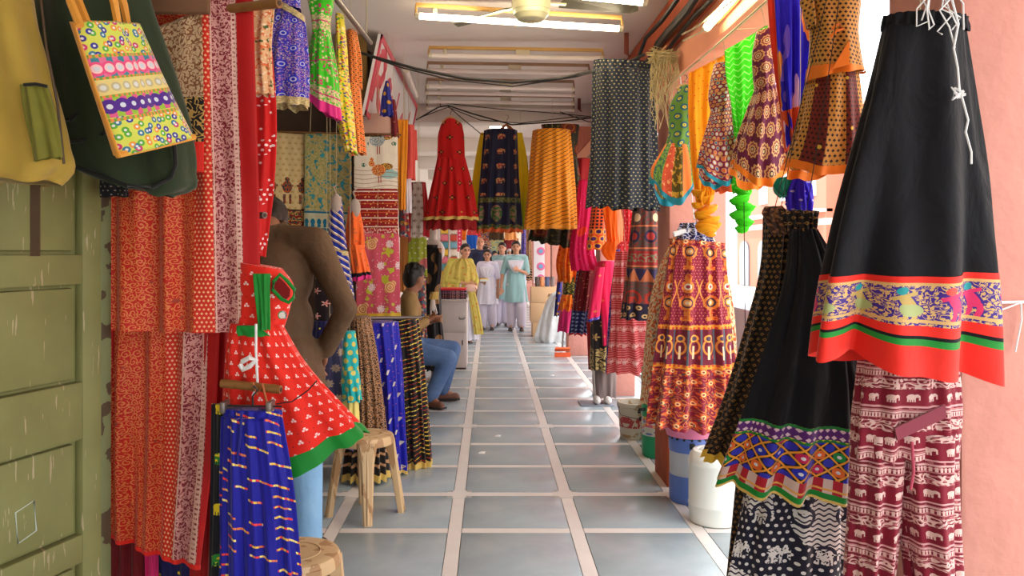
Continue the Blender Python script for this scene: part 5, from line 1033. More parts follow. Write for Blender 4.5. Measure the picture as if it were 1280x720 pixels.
# ---- ceiling fan
M_fan = plain('cream_enamel', (188, 186, 150), .35, var=.08); M_blade = plain('fan_blade_brown', (84, 82, 62), .5)
fc = P(664, 12, 4.5); fan = thing('ceiling_fan', 'cream ceiling fan with dark blades under the ceiling', 'fan', (fc.x, 4.5, CEIL))
MB().lathe([(.012, CEIL-.0), (.012, fc.z+.05)], (fc.x, 4.5, 0), 12).build('rod', M_fan, fan); MB().lathe([(.05, CEIL-.001), (.045, CEIL-.03), (.02, CEIL-.05)], (fc.x, 4.5, 0), 20).build('canopy', M_fan, fan)
MB().lathe([(.03, fc.z+.075), (.095, fc.z+.07), (.106, fc.z+.06), (.108, fc.z+.018), (.104, fc.z-.006), (.100, fc.z-.008), (.096, fc.z-.030), (.088, fc.z-.034), (.080, fc.z-.052), (.070, fc.z-.058), (.0, fc.z-.060)], (fc.x, 4.5, 0), 36, cap=False).build('motor', M_fan, fan)
for k in range(3):
    a = math.radians(12+120*k); d = Vector((math.cos(a), math.sin(a), 0)); e = Vector((-d.y, d.x, 0)); c = Vector((fc.x, 4.5, fc.z+.04)); m = MB(); w = .06
    vs = [c+d*.17-e*w*.8, c+d*.60-e*w*1.15, c+d*.63, c+d*.60+e*w, c+d*.17+e*w*.7]; n = 5
    m._add([v+Vector((0, 0, .01+(.012 if i in (0, 1) else -.012))) for i, v in enumerate(vs)]+[v+Vector((0, 0, .004+(.012 if i in (0, 1) else -.012))) for i, v in enumerate(vs)], [(0, 1, 2, 3, 4), (9, 8, 7, 6, 5)]+[(i, (i+5), (i+1) % 5+5, (i+1) % 5) for i in range(5)]); b = m.build('blade', M_blade, fan)
    MB().box(c+d*.14, (.12, .03, .008), rz=a).build('blade_arm', M_fan, b)
# ---- tilted shop sign
def sg(t, s): # t 0 near .. 1 far, s 0 bottom .. 1 top
    return Vector((-.855+.115*s, 5.55+2.75*t, 2.33+.55*s))
SN = (sg(1, 0)-sg(0, 0)).cross(sg(0, 1)-sg(0, 0)).normalized(); SN = SN if SN.x > 0 else -SN
M_signw = plain('sign_white', (222, 216, 216), .35, var=.06); M_signr = plain('sign_red', (206, 70, 90), .4, var=.1)
sign = thing('shop_sign', 'tilted white shop sign with red frame and red lettering on the left', 'sign', sg(.5, 0))
def slab(m, quad, th, off=0):
    f = [p+SN*(off+th) for p in quad]; b = [p+SN*off for p in quad]; n = len(quad); m._add(f+b, [tuple(range(n)), tuple(range(2*n-1, n-1, -1))]+[(i, n+i, n+(i+1) % n, (i+1) % n) for i in range(n)]); return m
slab(MB(), [sg(0, 0), sg(1, 0), sg(1, 1), sg(0, 1)], .02, -.02).build('board', M_signw, sign, smooth=False)
for q in ([(0, 0), (1, 0), (1, .06), (0, .06)], [(0, .94), (1, .94), (1, 1), (0, 1)], [(0, 0), (.012, 0), (.012, 1), (0, 1)], [(.988, 0), (1, 0), (1, 1), (.988, 1)]): slab(MB(), [sg(*p) for p in q], .012).build('frame_bar', M_signr, sign, smooth=False)
def stroke(pts, w):
    m = MB(); n = len(pts)
    for i in range(n-1):
        (t0, s0), (t1, s1) = pts[i], pts[i+1]; dx, dy = (t1-t0)*2.75, (s1-s0)*.56; L = math.hypot(dx, dy) or 1; nx, ny = -dy/L*w, dx/L*w
        slab(m, [sg(t0+nx/2.75, s0+ny/.56), sg(t0-nx/2.75, s0-ny/.56), sg(t1-nx/2.75, s1-ny/.56), sg(t1+nx/2.75, s1+ny/.56)], .004, .001)
    return m
for pts, w in (([(.05, .22), (.055, .8), (.12, .88), (.17, .7), (.13, .52), (.07, .5)], .045), ([(.10, .5), (.15, .3), (.20, .22)], .04), ([(.22, .52), (.27, .66), (.33, .58), (.31, .4), (.24, .34), (.22, .22)], .05), ([(.36, .55), (.38, .42), (.34, .3)], .04), ([(.50, .75), (.50, .2)], .022), ([(.60, .3), (.66, .55), (.72, .3)], .02), ([(.84, .75), (.84, .22)], .03)):
    stroke(pts, w).build('letter', M_signr, sign, smooth=False)
tag(MB().box((-.955, 5.62, 2.61), (.22, .03, .56)).build('fascia_board', plain('brown_ply', (116, 86, 34), .8, var=.12), loc=(-.955, 5.62, 2.33)), 'brown plywood board beside the near end of the shop sign', 'board')
tag(MB().box(P(206, 2, 2.385), (.26, .03, .07), ch=.004).build('shelf_board', plain('old_plank', (112, 76, 50), .8, var=.2), loc=P(206, 10, 2.385)), 'old wooden plank above the beige block printed cloth', 'plank')
tag(MB().box(P(468, 155, 5.8), (.26, .10, .14), ch=.004).build('plank_box', plain('pinkish_wood', (206, 166, 150), .7, var=.1), loc=P(468, 168, 5.8)), 'pale wooden box end above the peacock sari', 'box')
# ---- stools
M_stool = plain('worn_stool_plastic', lambda x, y, z: paint((204, 172, 128), (noise(x, y+z*.3, 16, 5) > .56, (170, 130, 86)), (noise(x*5, y*5+z, 8, 3) > .68, (120, 90, 62))), .5, var=.1, sc=12)
def stool(lab, loc, h, rot, r=.15):
    t = thing('plastic_stool', lab, 'stool', loc); X, Y, Z = loc; n = 40; sup = []
    prof = [(r*.97, h-.05), (r*1.0, h-.045), (r, h-.014), (r*.97, h-.004), (r*.90, h), (r*.55, h-.002), (r*.0, h-.003)]
    m = MB(); m.lathe(prof, (X, Y, Z), n, cap=False); m.build('seat', M_stool, t)
    MB().lathe([(r*.55, h-.0015), (r*.57, h+.0015), (r*.6, h-.001)], (X, Y, Z), n, cap=False).build('ring_groove', M_stool, t)
    for k in range(4):
        a = rot+k*PI/2; d = Vector((math.cos(a), math.sin(a), 0)); e = Vector((-d.y, d.x, 0)); m = MB(); rows = []
        for tt, w, dp in ((0, .055, .05), (.25, .036, .032), (1, .024, .022)):
            c = Vector((X, Y, Z))+d*(r*.93+.055*tt)+Vector((0, 0, (h-.02)*(1-tt))); rows.append([c-e*w, c-e*w*.7+d*.012, c+e*w*.7+d*.012, c+e*w, c+e*w*.8-d*dp, c-e*w*.8-d*dp])
        vs = [v for rw in rows for v in rw]; fs = [(i*6+j, i*6+(j+1) % 6, i*6+6+(j+1) % 6, i*6+6+j) for i in range(2) for j in range(6)]+[tuple(range(5, -1, -1)), tuple(range(12, 18))]
        m._add(vs, fs); lg = m.build('leg', M_stool, t)
        MB().tube([Vector((X, Y, Z))+d*(r*.93+.014)+Vector((0, 0, h-.07)), Vector((X, Y, Z))+d*(r*.93+.069)+Vector((0, 0, .01))], .006, 6).build('leg_rib', M_stool, lg)
    return t
stool('worn beige plastic stool standing under the red dress hem', (-.66, 4.33, 0), .43, math.radians(-78)); stool('worn beige plastic stool at the bottom edge beside the navy skirt', (-.64, 2.66, 0), .42, math.radians(-60)); stool('plastic stool under the seated man', (-.76, 7.4, 0), .43, math.radians(-30))
# ---- water coolers, drum, bucket on the right
M_gjug = plain('green_plastic', (20, 150, 100), .35, var=.06); M_white2 = plain('white_plastic', (226, 228, 220), .3, var=.04); M_blueP = plain('blue_plastic', (92, 124, 204), .35, var=.05); M_greyP = plain('silver_band', (188, 196, 206), .35); M_pinkP = plain('pink_plastic', (232, 130, 170), .4); M_tap = plain('black_plastic', (24, 24, 26), .4)
M_flowerb = plain('floral_sticker', lambda x, y, z: paint((196, 204, 190), (voro(x+y, z, 28) < .28, (214, 110, 130)), (voro(x+y+.3, z, 28) < .2, (90, 120, 180)), (noise(x+y, z, 30, 1) > .62, (226, 190, 60))), .4)
def jug(lab, X, Y, r, h):
    t = thing('water_cooler', lab, 'cooler', (X, Y, 0)); L = lambda nm, pr, m: MB().lathe([(r*a, h*b) for a, b in pr], (X, Y, 0), 32).build(nm, m, t)
    L('lower_body', [(.9, 0), (.97, .02), (1, .06), (1, .24)], M_gjug); L('sticker_band', [(1.0, .24), (1.01, .25), (1.01, .43), (1.0, .44)], M_flowerb); L('body', [(1, .44), (1, .62)], M_gjug); L('pale_band', [(1.01, .62), (1.01, .80)], M_greyP)
    L('lid', [(1.0, .80), (1.04, .82), (1.04, .88), (.95, .94), (.6, .985), (.3, 1)], M_gjug); MB().lathe([(r*1.02, h*.95), (r*.9, h*.98)], (X, Y, 0), 32).build('lid_rim', M_gjug, t)
    MB().tube([(X-r*.9, Y-r*.4, h*.52), (X-r*1.25, Y-r*.55, h*.52), (X-r*1.28, Y-r*.56, h*.48)], .012, 8).build('tap', M_tap, t); return t
jug('tall green insulated water cooler with floral band beside the mandala skirt', 1.15, 5.57, .108, .63); jug('shorter green water cooler behind the tall green one', 1.195, 5.87, .095, .40)
X, Y = 1.13, 4.58; t = thing('water_cooler', 'blue and silver water cooler with pink top under the mandala skirt', 'cooler', (X, Y, 0)); L = lambda nm, pr, m, r=.118: MB().lathe([(r*a, b) for a, b in pr], (X, Y, 0), 36).build(nm, m, t)
L('lower_body', [(.92, 0), (.98, .01), (1, .03), (1, .155)], M_blueP); L('silver_band', [(.985, .155), (.985, .285)], M_greyP); L('upper_body', [(1, .285), (1.02, .29), (1.02, .355), (.98, .365)], M_blueP); L('pink_basin', [(.85, .365), (1.12, .37), (1.28, .45), (1.22, .452), (1.05, .385), (0, .38)], M_pinkP)
MB().box((X-.02, Y-.12, .33), (.03, .012, .03), ch=.003).build('latch', M_tap, t)
for k in range(10):
    a = -PI*k/9; MB().box((X+.119*math.cos(a), Y+.119*math.sin(a), .362), (.012, .012, .014), rz=a).build('rim_notch', M_tap, t)
X, Y = 1.165, 4.22; t = thing('drum', 'white plastic drum standing in front of the blue cooler', 'drum', (X, Y, 0)); MB().lathe([(.10, 0), (.122, .006), (.130, .03), (.131, .09), (.1335, .095), (.1335, .103), (.131, .108), (.131, .295), (.133, .30), (.133, .315), (.124, .35), (.108, .372), (.085, .376), (.08, .36), (0, .36)], (X, Y, 0), 44).build('body', M_white2, t)
MB().lathe([(.07, .36), (.07, .375), (.06, .38), (0, .38)], (X, Y, 0), 28).build('screw_lid', M_white2, t)
X, Y = 1.09, 6.12; t = thing('paint_bucket', 'dirty white paint bucket with faded red label beside the green cooler', 'bucket', (X, Y, 0)); M_bkt = plain('dirty_white_plastic', lambda x, y, z: paint((206, 196, 178), (noise(x+y, z, 14, 4) > .58, (170, 140, 104))), .5)
MB().lathe([(.105, 0), (.108, .01), (.122, .225), (.122, .24), (.13, .245), (.13, .27), (.122, .272), (.118, .25), (.10, .02), (0, .02)], (X, Y, 0), 36).build('body', M_bkt, t); MB().lathe([(.1145, .09), (.1195, .17)], (X, Y, 0), 36, cap=False).build('label', plain('faded_label', lambda x, y, z: mix((206, 190, 170), (176, 60, 60), noise(x*2+y*2, z, 20, 2) > .46), .6), t)
MB().tube([(X-.131, Y, .25), (X-.12, Y-.10, .19), (X, Y-.135, .165), (X+.12, Y-.10, .19), (X+.131, Y, .25)], .003, 6).build('bail_handle', M_steel, t)
# ---- wiper, cartons, mugs, sack
q = fl(703, 446); t = thing('floor_wiper', 'orange floor wiper leaning by the pillar base', 'wiper', q); MB().box(q+Vector((0, 0, .10)), (.20, .10, .02), rot=Matrix.Rotation(-.5, 3, 'X')).build('head', plain('orange_plastic', (236, 104, 48), .5), t); MB().box(q+Vector((0, -.02, .03)), (.21, .02, .06)).build('blade', plain('orange_rubber', (226, 90, 40), .6), t); MB().tube([q+Vector((0, .02, .11)), q+Vector((.10, .2, 1.15))], .012, 8).build('handle', M_steel, t)
M_carton = plain('cardboard', (206, 168, 128), .8, var=.08); M_tape = plain('parcel_tape', (196, 150, 96), .4)
for k, (z0, z1, x0, x1) in enumerate([(0, .24, .70, 1.07), (.24, .56, .67, 1.09), (.56, .82, .68, 1.12)]):
    t = thing('carton', ['bottom cardboard carton of the stack by the white sack', 'middle cardboard carton of the stack by the white sack', 'top cardboard carton of the stack, carrying mugs'][k], 'carton', ((x0+x1)/2, 13.45, z0)); MB().box(((x0+x1)/2, 13.45, (z0+z1)/2), (x1-x0, .36, z1-z0-.004), ch=.004).build('box', M_carton, t); MB().box(((x0+x1)/2, 13.45, z1-.002), (.05, .364, .004)).build('tape', M_tape, t)
    if k == 2:
        for ch_, px in (('A', 686.5), ('D', 690.5), ('I', 694)):
            cu = bpy.data.curves.new('letter', 'FONT'); cu.body = ch_; cu.size = .085; cu.extrude = .002; cu.align_x = 'CENTER'; to = bpy.data.objects.new('tmp', cu); COL.objects.link(to); dg = bpy.context.evaluated_depsgraph_get(); me = bpy.data.meshes.new_from_object(to.evaluated_get(dg)); bpy.data.objects.remove(to)
            me.transform(Matrix.Translation(P(px, 371.5, 13.267))@Matrix.Rotation(PI/2, 4, 'X')); me.materials.clear(); me.materials.append(M_tap); link('printed_letter', me, t)
for k, (px, col, lab) in enumerate([(671.5, (84, 70, 66), 'dark brown mug, leftmost on the carton stack'), (677.5, (214, 140, 90), 'orange paper cup on the carton stack'), (684, (70, 84, 120), 'blue and white mug on the carton stack'), (690.5, (120, 104, 100), 'grey mug, rightmost on the carton stack')]):
    X = (px-CX)*13.4/F; t = thing('mug', lab, 'mug', (X, 13.4, .82)); MB().lathe([(.030, .82), (.036, .825), (.040, .98), (.036, .98), (.03, .84), (0, .84)], (X, 13.4, 0), 18).build('cup', plain('mug_glaze', col, .4), t); MB().tube([(X+.037, 13.4, .95), (X+.062, 13.4, .93), (X+.06, 13.4, .87), (X+.036, 13.4, .86)], .006, 6).build('handle', plain('mug_handle', col, .4), t)
t = thing('sack', 'white woven plastic sack leaning on the cartons', 'sack', fl(688, 428)); sc_ = C([(367, 692, 700), (374, 686, 704), (392, 678, 707), (412, 672, 708), (424, 671, 706), (428, 675, 702)], 12.55, dep=.15, pl=5, amp=.03, at=.9, seed=140); M_sack = cloth_mat('white_sack', lambda u, v: mix((214, 216, 214), (190, 196, 200), noise(u, v, 8, 3)), .6, wr=.03)
link('body', sc_.mesh('body', M_sack, capb=True), t); MB().tube([P(690, 369, 12.5), P(696, 365, 12.5), P(702, 369, 12.5)], .02, 8).build('tied_neck', M_sack, t)
# ---- cabinet with folded cloths
M_cab = plain('grey_white_laminate', (206, 196, 190), .6, var=.08); t = thing('cabinet', 'low off-white cabinet carrying folded fabrics', 'cabinet', (-.48, 9.85, 0))
MB().box((-.48, 9.87, .41), (.42, .46, .78), ch=.006).build('body', M_cab, t); MB().box((-.48, 9.87, .815), (.44, .48, .025), ch=.004).build('top', M_cab, t); dr = MB().box((-.48, 9.632, .60), (.38, .015, .30), ch=.003).build('drawer', M_cab, t); MB().tube([(-.36, 9.62, .62), (-.35, 9.60, .60), (-.30, 9.60, .60), (-.29, 9.62, .62)], .006, 6).build('handle', M_steel, dr); d2 = MB().box((-.48, 9.632, .24), (.38, .015, .38), ch=.003).build('door', M_cab, t); MB().box((-.32, 9.62, .32), (.012, .012, .06)).build('handle', M_steel, d2)
MB().box((-.48, 9.87, .01), (.40, .44, .02)).build('plinth', M_dark, t)
for k, (col, th, lab) in enumerate([((40, 36, 60), .022, 'navy printed folded cloth at the bottom of the cabinet pile'), ((110, 30, 50), .02, 'wine folded cloth second from the bottom of the cabinet pile'), ((50, 40, 44), .022, 'black folded cloth in the middle of the cabinet pile'), ((120, 60, 90), .02, 'mauve folded cloth fourth in the cabinet pile'), ((52, 44, 90), .018, 'violet folded cloth under the red one on the cabinet'), ((216, 40, 40), .024, 'bright red folded cloth on top of the cabinet pile')]):
    z = .828+sum([.022, .02, .022, .02, .018, .024][:k]); m_ = plain('folded_cloth_%d' % k, (lambda c: lambda x, y, z: paint(c, (voro(x*3+y, z*3+y, 14) < .22, (206, 160, 150))) if k < 5 else mix(c, c, 0.))(col), .8); tag(MB().box((-.47+.008*(-1)**k, 9.87, z+th/2), (.37+.012*(k % 3), .36, th*.98), ch=th*.4).build('folded_cloth', m_, loc=(-.47, 9.87, z)), lab, 'cloth', 'cloths piled on the cabinet')
# ---- distant left: display rack with packets, posters, blue bag
rk = thing('display_rack', 'white display rack of coloured packets behind the woman in yellow', 'rack', (-.66, 13.2, 0))
for px in (549, 562, 572): MB().tube([((px-CX)*13.2/F, 13.2, 0), ((px-CX)*13.2/F, 13.2, 2.0)], .022, 8).build('upright', M_white, rk)
MB().box((-.67, 13.24, 1.0), (.36, .02, 2.0)).build('back_panel', M_cream, rk)
rc = random.Random(3); pal = [((230, 190, 60), 'yellow'), ((120, 180, 200), 'pale blue'), ((226, 120, 140), 'pink'), ((236, 226, 210), 'cream'), ((80, 150, 170), 'teal'), ((206, 80, 60), 'red')]
for r_ in range(7):
    for c_ in range(2):
        cc, nm = pal[(r_*2+c_*3) % 6]; px = 555.5 if c_ == 0 else 567; py = 288+r_*9.2
        tag(MB().box(P(px, py, 13.19), (.115, .02, .10), ch=.004).build('packet', plain('packet_%d_%d' % (r_, c_), cc, .4, var=.3, sc=30), loc=P(px, py, 13.19)), nm+' packet, '+['top', 'second', 'third', 'fourth', 'fifth', 'sixth', 'lowest'][r_]+' row in the '+['left', 'right'][c_]+' column of the display rack', 'packet', 'packets on the rack')
tag(MB().box(P(574.5, 294, 12.9), (.07, .015, .52)).build('banner', plain('pink_banner', lambda x, y, z: paint((222, 40, 90), (disk(x, fract(z/.06)*.06-.03, .013), (244, 200, 210))), .5), loc=P(574.5, 315, 12.9)), 'narrow pink banner with white marks beside the display rack', 'banner')
up('narrow pink banner with white marks beside the display rack', 574.5, 275, 12.9, CEIL)
up('red scarf with white tie-dyed dots hanging behind the sari', 320, 32, 2.66, CEIL); up('beige and orange floral scarf under the upper bamboo pole', 325, 14, 2.58, CEIL)
garment('cloth_bag', 'bright blue bag hanging above the navy shirted man', 'bag', [('b', C([(294, 583, 597), (303, 584, 596), (311, 588, 595)], 15.5, dep=.08, pl=3, amp=.02, seed=141), cloth_mat('blue_bag', (24, 90, 190)))])
def at(lab, px, py, Y): up(lab, px, py, Y, CEIL)
at('bright blue bag hanging above the navy shirted man', 590, 295, 15.5)
# ---- far end: hanging wares and poster
for k, (rows, Y, m_, lab) in enumerate([([(282, 566, 583), (300, 566, 582)], 17.5, M_orangeruff2, 'distant orange cloth left of the blue bag'), ([(276, 586, 600), (296, 584, 600)], 18.5, M_pinksc, 'distant pink and white cloth above the blue bag'), ([(288, 612, 630), (300, 612, 630)], 21, M_goldblack, 'distant grey checked cloth above the schoolgirls'), ([(284, 632, 645), (300, 632, 646)], 21.5, M_peach, 'distant peach cloth above the schoolgirls'), ([(298, 630, 648), (322, 630, 650)], 22, M_maroonvel, 'distant dark maroon cloth behind the schoolgirls'), ([(280, 652, 657), (340, 651, 656)], 18, M_bluestripe, 'distant narrow blue cloth by the brown post'), ([(286, 600, 613), (330, 599, 613)], 23, M_multi, 'distant multicoloured wares behind the navy shirted man'), ([(296, 613, 630), (345, 613, 632)], 24, M_brocade, 'distant pale green wares behind the schoolgirls'), ([(270, 655, 664), (350, 655, 664)], 19.5, M_brownpaisley, 'distant brown cloth hanging beside the poster')]):
    garment('hanging_cloth', lab, 'cloth', [('b', C(rows, Y, dep=.05, pl=4, amp=.03, nu=40, nv=12, seed=150+k), m_)], 'wares at the far end'); at(lab, (rows[0][1]+rows[0][2])/2, rows[0][0], Y)
po = thing('poster', 'tall white poster with pink circles by the far pillars', 'poster', P(674, 350, 15.2)); MB().box(P(674, 322, 15.2), (.20, .02, .95)).build('sheet', plain('poster_white', (226, 226, 232), .5), po)
for y in (314, 333, 348): MB().lathe([(.075, -.004), (.075, .004)], P(676, y, 15.185), 20, rot=Matrix.Rotation(PI/2, 3, 'X')).build('pink_circle', plain('poster_pink', (226, 110, 160), .5), po); MB().lathe([(.04, -.006), (.04, .006)], P(676, y, 15.18), 16, rot=Matrix.Rotation(PI/2, 3, 'X')).build('blue_mark', plain('poster_blue', (110, 170, 210), .5), po)
MB().tube([P(674, 350, 15.2), (P(674, 350, 15.2).x, 15.2, 0)], .02, 8).build('post', M_steel, po)
# ---- mannequins
M_mann = plain('white_mannequin', (222, 214, 208), .35); M_khakip = cloth_mat('grey_brown_trousers', (120, 104, 100))
mq = thing('mannequin', 'standing mannequin in hot pink kurta and black printed skirt', 'mannequin', (.97, 7.42, 0)); MB().box((.97, 7.45, .008), (.30, .26, .016), ch=.003).build('base_plate', plain('grey_base', (130, 136, 146), .4), mq)
m = MB()
for s in (-1, 1): m.cap((1.03+s*.05, 7.45, .10), .036, (1.04+s*.055, 7.45, .62), .06); m.ell((1.025+s*.05, 7.40, .05), (.035, .09, .042))
m.ell((1.05, 7.45, .75), (.10, .08, .16)); m.ell((1.06, 7.43, 1.05), (.09, .08, .2)); m.cap((1.06, 7.42, 1.15), .04, (1.06, 7.42, 1.27), .035); m.build('body', M_mann, mq)
link('trousers', C([(455, 741, 770), (480, 741, 769), (496, 743, 768)], 7.45, dep=.09, pl=5, amp=.015, seed=160).mesh('trousers', M_khakip), mq)
sk = C([(392, 738, 772), (430, 738, 770), (461, 738, 769)], 7.43, dep=.13, pl=5, amp=.015, seed=161); M_blackgold = cloth_mat('black_gold_motif', lambda u, v: paint((26, 18, 20), (flower(*cell(u, v, .12, .12, .5)[:2], .035, 5, .4), (190, 150, 90)))); M_blockb = cloth_mat('beige_black_block', lambda u, v: paint((186, 160, 100), (vines(u, v, 30, 3, .2), (40, 34, 24)), (abs_(fract(u/.12)-.5) < .05, (40, 34, 24))))
link('skirt', sk.mesh('skirt', M_blackgold, 0, .62), mq); link('skirt_border', sk.mesh('skirt_border', M_blockb, .62, 1, grow=.002), mq)
link('kurta', C([(326, 748, 768), (345, 744, 770), (400, 748, 768), (430, 750, 767)], 7.38, dep=.12, pl=5, amp=.012, seed=162).mesh('kurta', M_pinkkurta), mq)
sl = C([(334, 744, 756), (365, 738, 753), (402, 733, 398, 750)], 7.25, dep=.05, pl=3, amp=.008, seed=163); link('sleeve', sl.mesh('sleeve', M_pinkkurta, 0, .94), mq); link('cuff', sl.mesh('cuff', M_bluestripe, .94, 1, grow=.003), mq)
link('side_drape', C([(400, 733, 739), (462, 736, 742)], 7.5, dep=.03, pl=3, amp=.006, seed=164).mesh('side_drape', M_redplain), mq)
mq = thing('mannequin', 'mannequin in long black kurta with gold cuffs behind the seated man', 'mannequin', (-.62, 8.8, 0)); X = (541-CX)*8.8/F
MB().cap((X, 8.8, 1.46), .05, (X, 8.8, 1.60), .05).ell((X, 8.8, 1.40), (.13, .08, .14)).build('body', M_mann, mq)
M_bk2 = cloth_mat('black_gold_paisley', lambda u, v: paint((22, 18, 22), (disk(*cell(u, v, .16, .22, .5)[:2], .04, .7), (150, 110, 70)))); link('kurta', C([(306, 528, 549), (345, 530, 549), (400, 533, 552), (462, 532, 558)], 8.8, dep=.13, pl=6, amp=.018, seed=165).mesh('kurta', M_bk2), mq)
sl = C([(310, 545, 552), (338, 543, 552), (374, 537, 547)], 8.68, dep=.05, pl=3, amp=.008, seed=166); link('sleeve', sl.mesh('sleeve', M_bk2, 0, .85), mq); link('cuff', sl.mesh('cuff', M_gold, .85, 1, grow=.002), mq)
h0 = P(541, 376, 8.67); m = MB().cap(h0, .025, h0+Vector((.0, 0, -.08)), .032)
for k in range(4): m.cap(h0+Vector((-.02+.015*k, 0, -.09)), .009, h0+Vector((-.018+.016*k, -.01, -.19-.012*(k in (1, 2)))), .007)
m.cap(h0+Vector((.025, -.01, -.06)), .01, h0+Vector((.045, -.02, -.13)), .008); m.build('hand', M_mann, mq)
MB().tube([(X, 8.82, 0), (X, 8.82, 1.2)], .018, 8).build('stand_pole', M_steel, mq); MB().lathe([(.16, 0), (.16, .012), (.03, .02)], (X, 8.82, 0), 24).build('stand_base', M_steel, mq)
# ---- street: buildings, motorcycle, counter block
M_bld = plain('pink_building', lambda x, y, z: paint((184, 108, 88), (band(fract(z/3.2)*3.2, 2.7, 2.95), (206, 190, 176))), .9, var=.06, sc=1); M_pane = plain('dim_window', (96, 100, 108), .3)
for k, (x, y, w, hh) in enumerate([(13.0, 14, 9, 6.0), (13.6, 24.5, 11, 7.2), (12.6, 36, 11, 5.6), (13.2, 4, 10, 6.6)]):
    t = thing('street_building', ['pale pink building across the street with arched shop openings', 'taller pink building further along the street', 'pink building at the far end of the street', 'pink building across the street near the pillar'][k], 'building', (x, y, -.3)); MB().box((x+2, y, hh/2-.3), (4, w, hh), ch=.02).build('walls', M_bld, t); MB().box((x-.2, y, 2.95), (.9, w, .12)).build('ledge', M_white, t); MB().box((x-.05, y, hh-.35), (.4, w+.1, .16)).build('cornice', M_white, t)
    n = int(w//2.2)
    for i in range(n):
        yy = y-w/2+(i+.5)*w/n; poly = [(-.7, 0), (.7, 0), (.7, 1.7)]+[(.7*math.cos(a), 1.7+.5*math.sin(a)) for a in (.5, 1.0, 1.57, 2.1, 2.6)]+[(-.7, 1.7)]
        MB().prism(poly, .10, Matrix.Translation((x-.02, yy, -.28))@Matrix.Rotation(PI/2, 4, 'Z')).build('shop_opening', M_pane, t); wn_ = MB().box((x-.03, yy, 4.1), (.12, .9, 1.1)).build('window', M_white, t); MB().box((x-.07, yy, 4.1), (.08, .7, .9)).build('pane', M_pane, wn_)
o = MB().box((1.95, 5.6, .36), (.55, .7, 1.32), ch=.01).build('counter_block', plain('grey_plaster', (196, 200, 210), .8), loc=(1.95, 5.6, -.3)); tag(o, 'pale grey masonry block standing on the street behind the mandala skirt', 'block')
mc = thing('motorcycle', 'parked motorcycle glimpsed between the pillars behind the bucket', 'motorcycle', (1.85, 8.7, -.3)); M_rub = plain('tyre', (30, 30, 32), .8); M_chr = plain('chrome', (200, 200, 200), .2, .9)
for y in (8.1, 9.35):
    w_ = MB().tube([(1.85, y+.26*math.cos(a), -.02+.26*math.sin(a)) for a in np.linspace(0, 2*PI, 24, endpoint=False)], .045, 8, closed=True).build('wheel', M_rub, mc); MB().tube([(1.80, y, -.02), (1.90, y, -.02)], .05, 12).build('hub', M_chr, w_)
    for k in range(6): a = k*PI/3; MB().tube([(1.85, y, -.02), (1.85, y+.24*math.cos(a), -.02+.24*math.sin(a))], .008, 5).build('spoke', M_chr, w_)
MB().tube([(1.85, 8.1, -.02), (1.85, 8.28, .45), (1.85, 8.34, .62)], .025, 8).build('fork', M_chr, mc); MB().ell((1.85, 8.55, .42), (.11, .24, .11)).build('fuel_tank', plain('red_tank', (140, 30, 30), .3), mc); MB().box((1.85, 9.05, .44), (.22, .62, .09), ch=.03).build('seat', M_rub, mc); MB().box((1.85, 8.65, .10), (.24, .34, .30), ch=.04).build('engine', M_steel, mc); MB().tube([(1.55, 8.38, .66), (1.85, 8.33, .62), (2.15, 8.38, .66)], .014, 8).build('handlebar', M_chr, mc); MB().ell((1.85, 8.22, .52), (.09, .07, .09)).build('headlamp', M_chr, mc); MB().tube([(1.70, 8.75, 0), (1.68, 9.3, .0), (1.68, 9.55, .06)], .035, 10).build('exhaust', M_chr, mc); MB().tube([(1.85, 8.35, .35), (1.85, 8.7, .3), (1.85, 9.35, -.02)], .02, 8).build('frame_tube', M_wire, mc)

# ---- paper scraps on the floor
M_paper = plain('paper', (236, 234, 230), .8)
for px, py, lab in ((622, 546, 'tiny folded paper scrap on the floor between the marble strips'), (602, 567, 'small torn paper scrap on the floor near the left strip'), (690, 470, 'paper bit on the floor farther down the aisle')):
    q = fl(px, py); o = MB()._add([q+V_ for V_ in (Vector((-.025, -.012, .004)), Vector((.02, -.018, .003)), Vector((.028, .012, .012)), Vector((-.018, .02, .005)), Vector((0, 0, .016)))]+[q+V_ for V_ in (Vector((-.025, -.012, .003)), Vector((.02, -.018, .002)), Vector((.028, .012, .010)), Vector((-.018, .02, .003)))], [(0, 1, 4), (1, 2, 4), (2, 3, 4), (3, 0, 4), (8, 7, 6, 5), (0, 5, 6, 1), (1, 6, 7, 2), (2, 7, 8, 3), (3, 8, 5, 0)]).build('paper_scrap', M_paper, loc=q, smooth=False); tag(o, lab, 'paper')
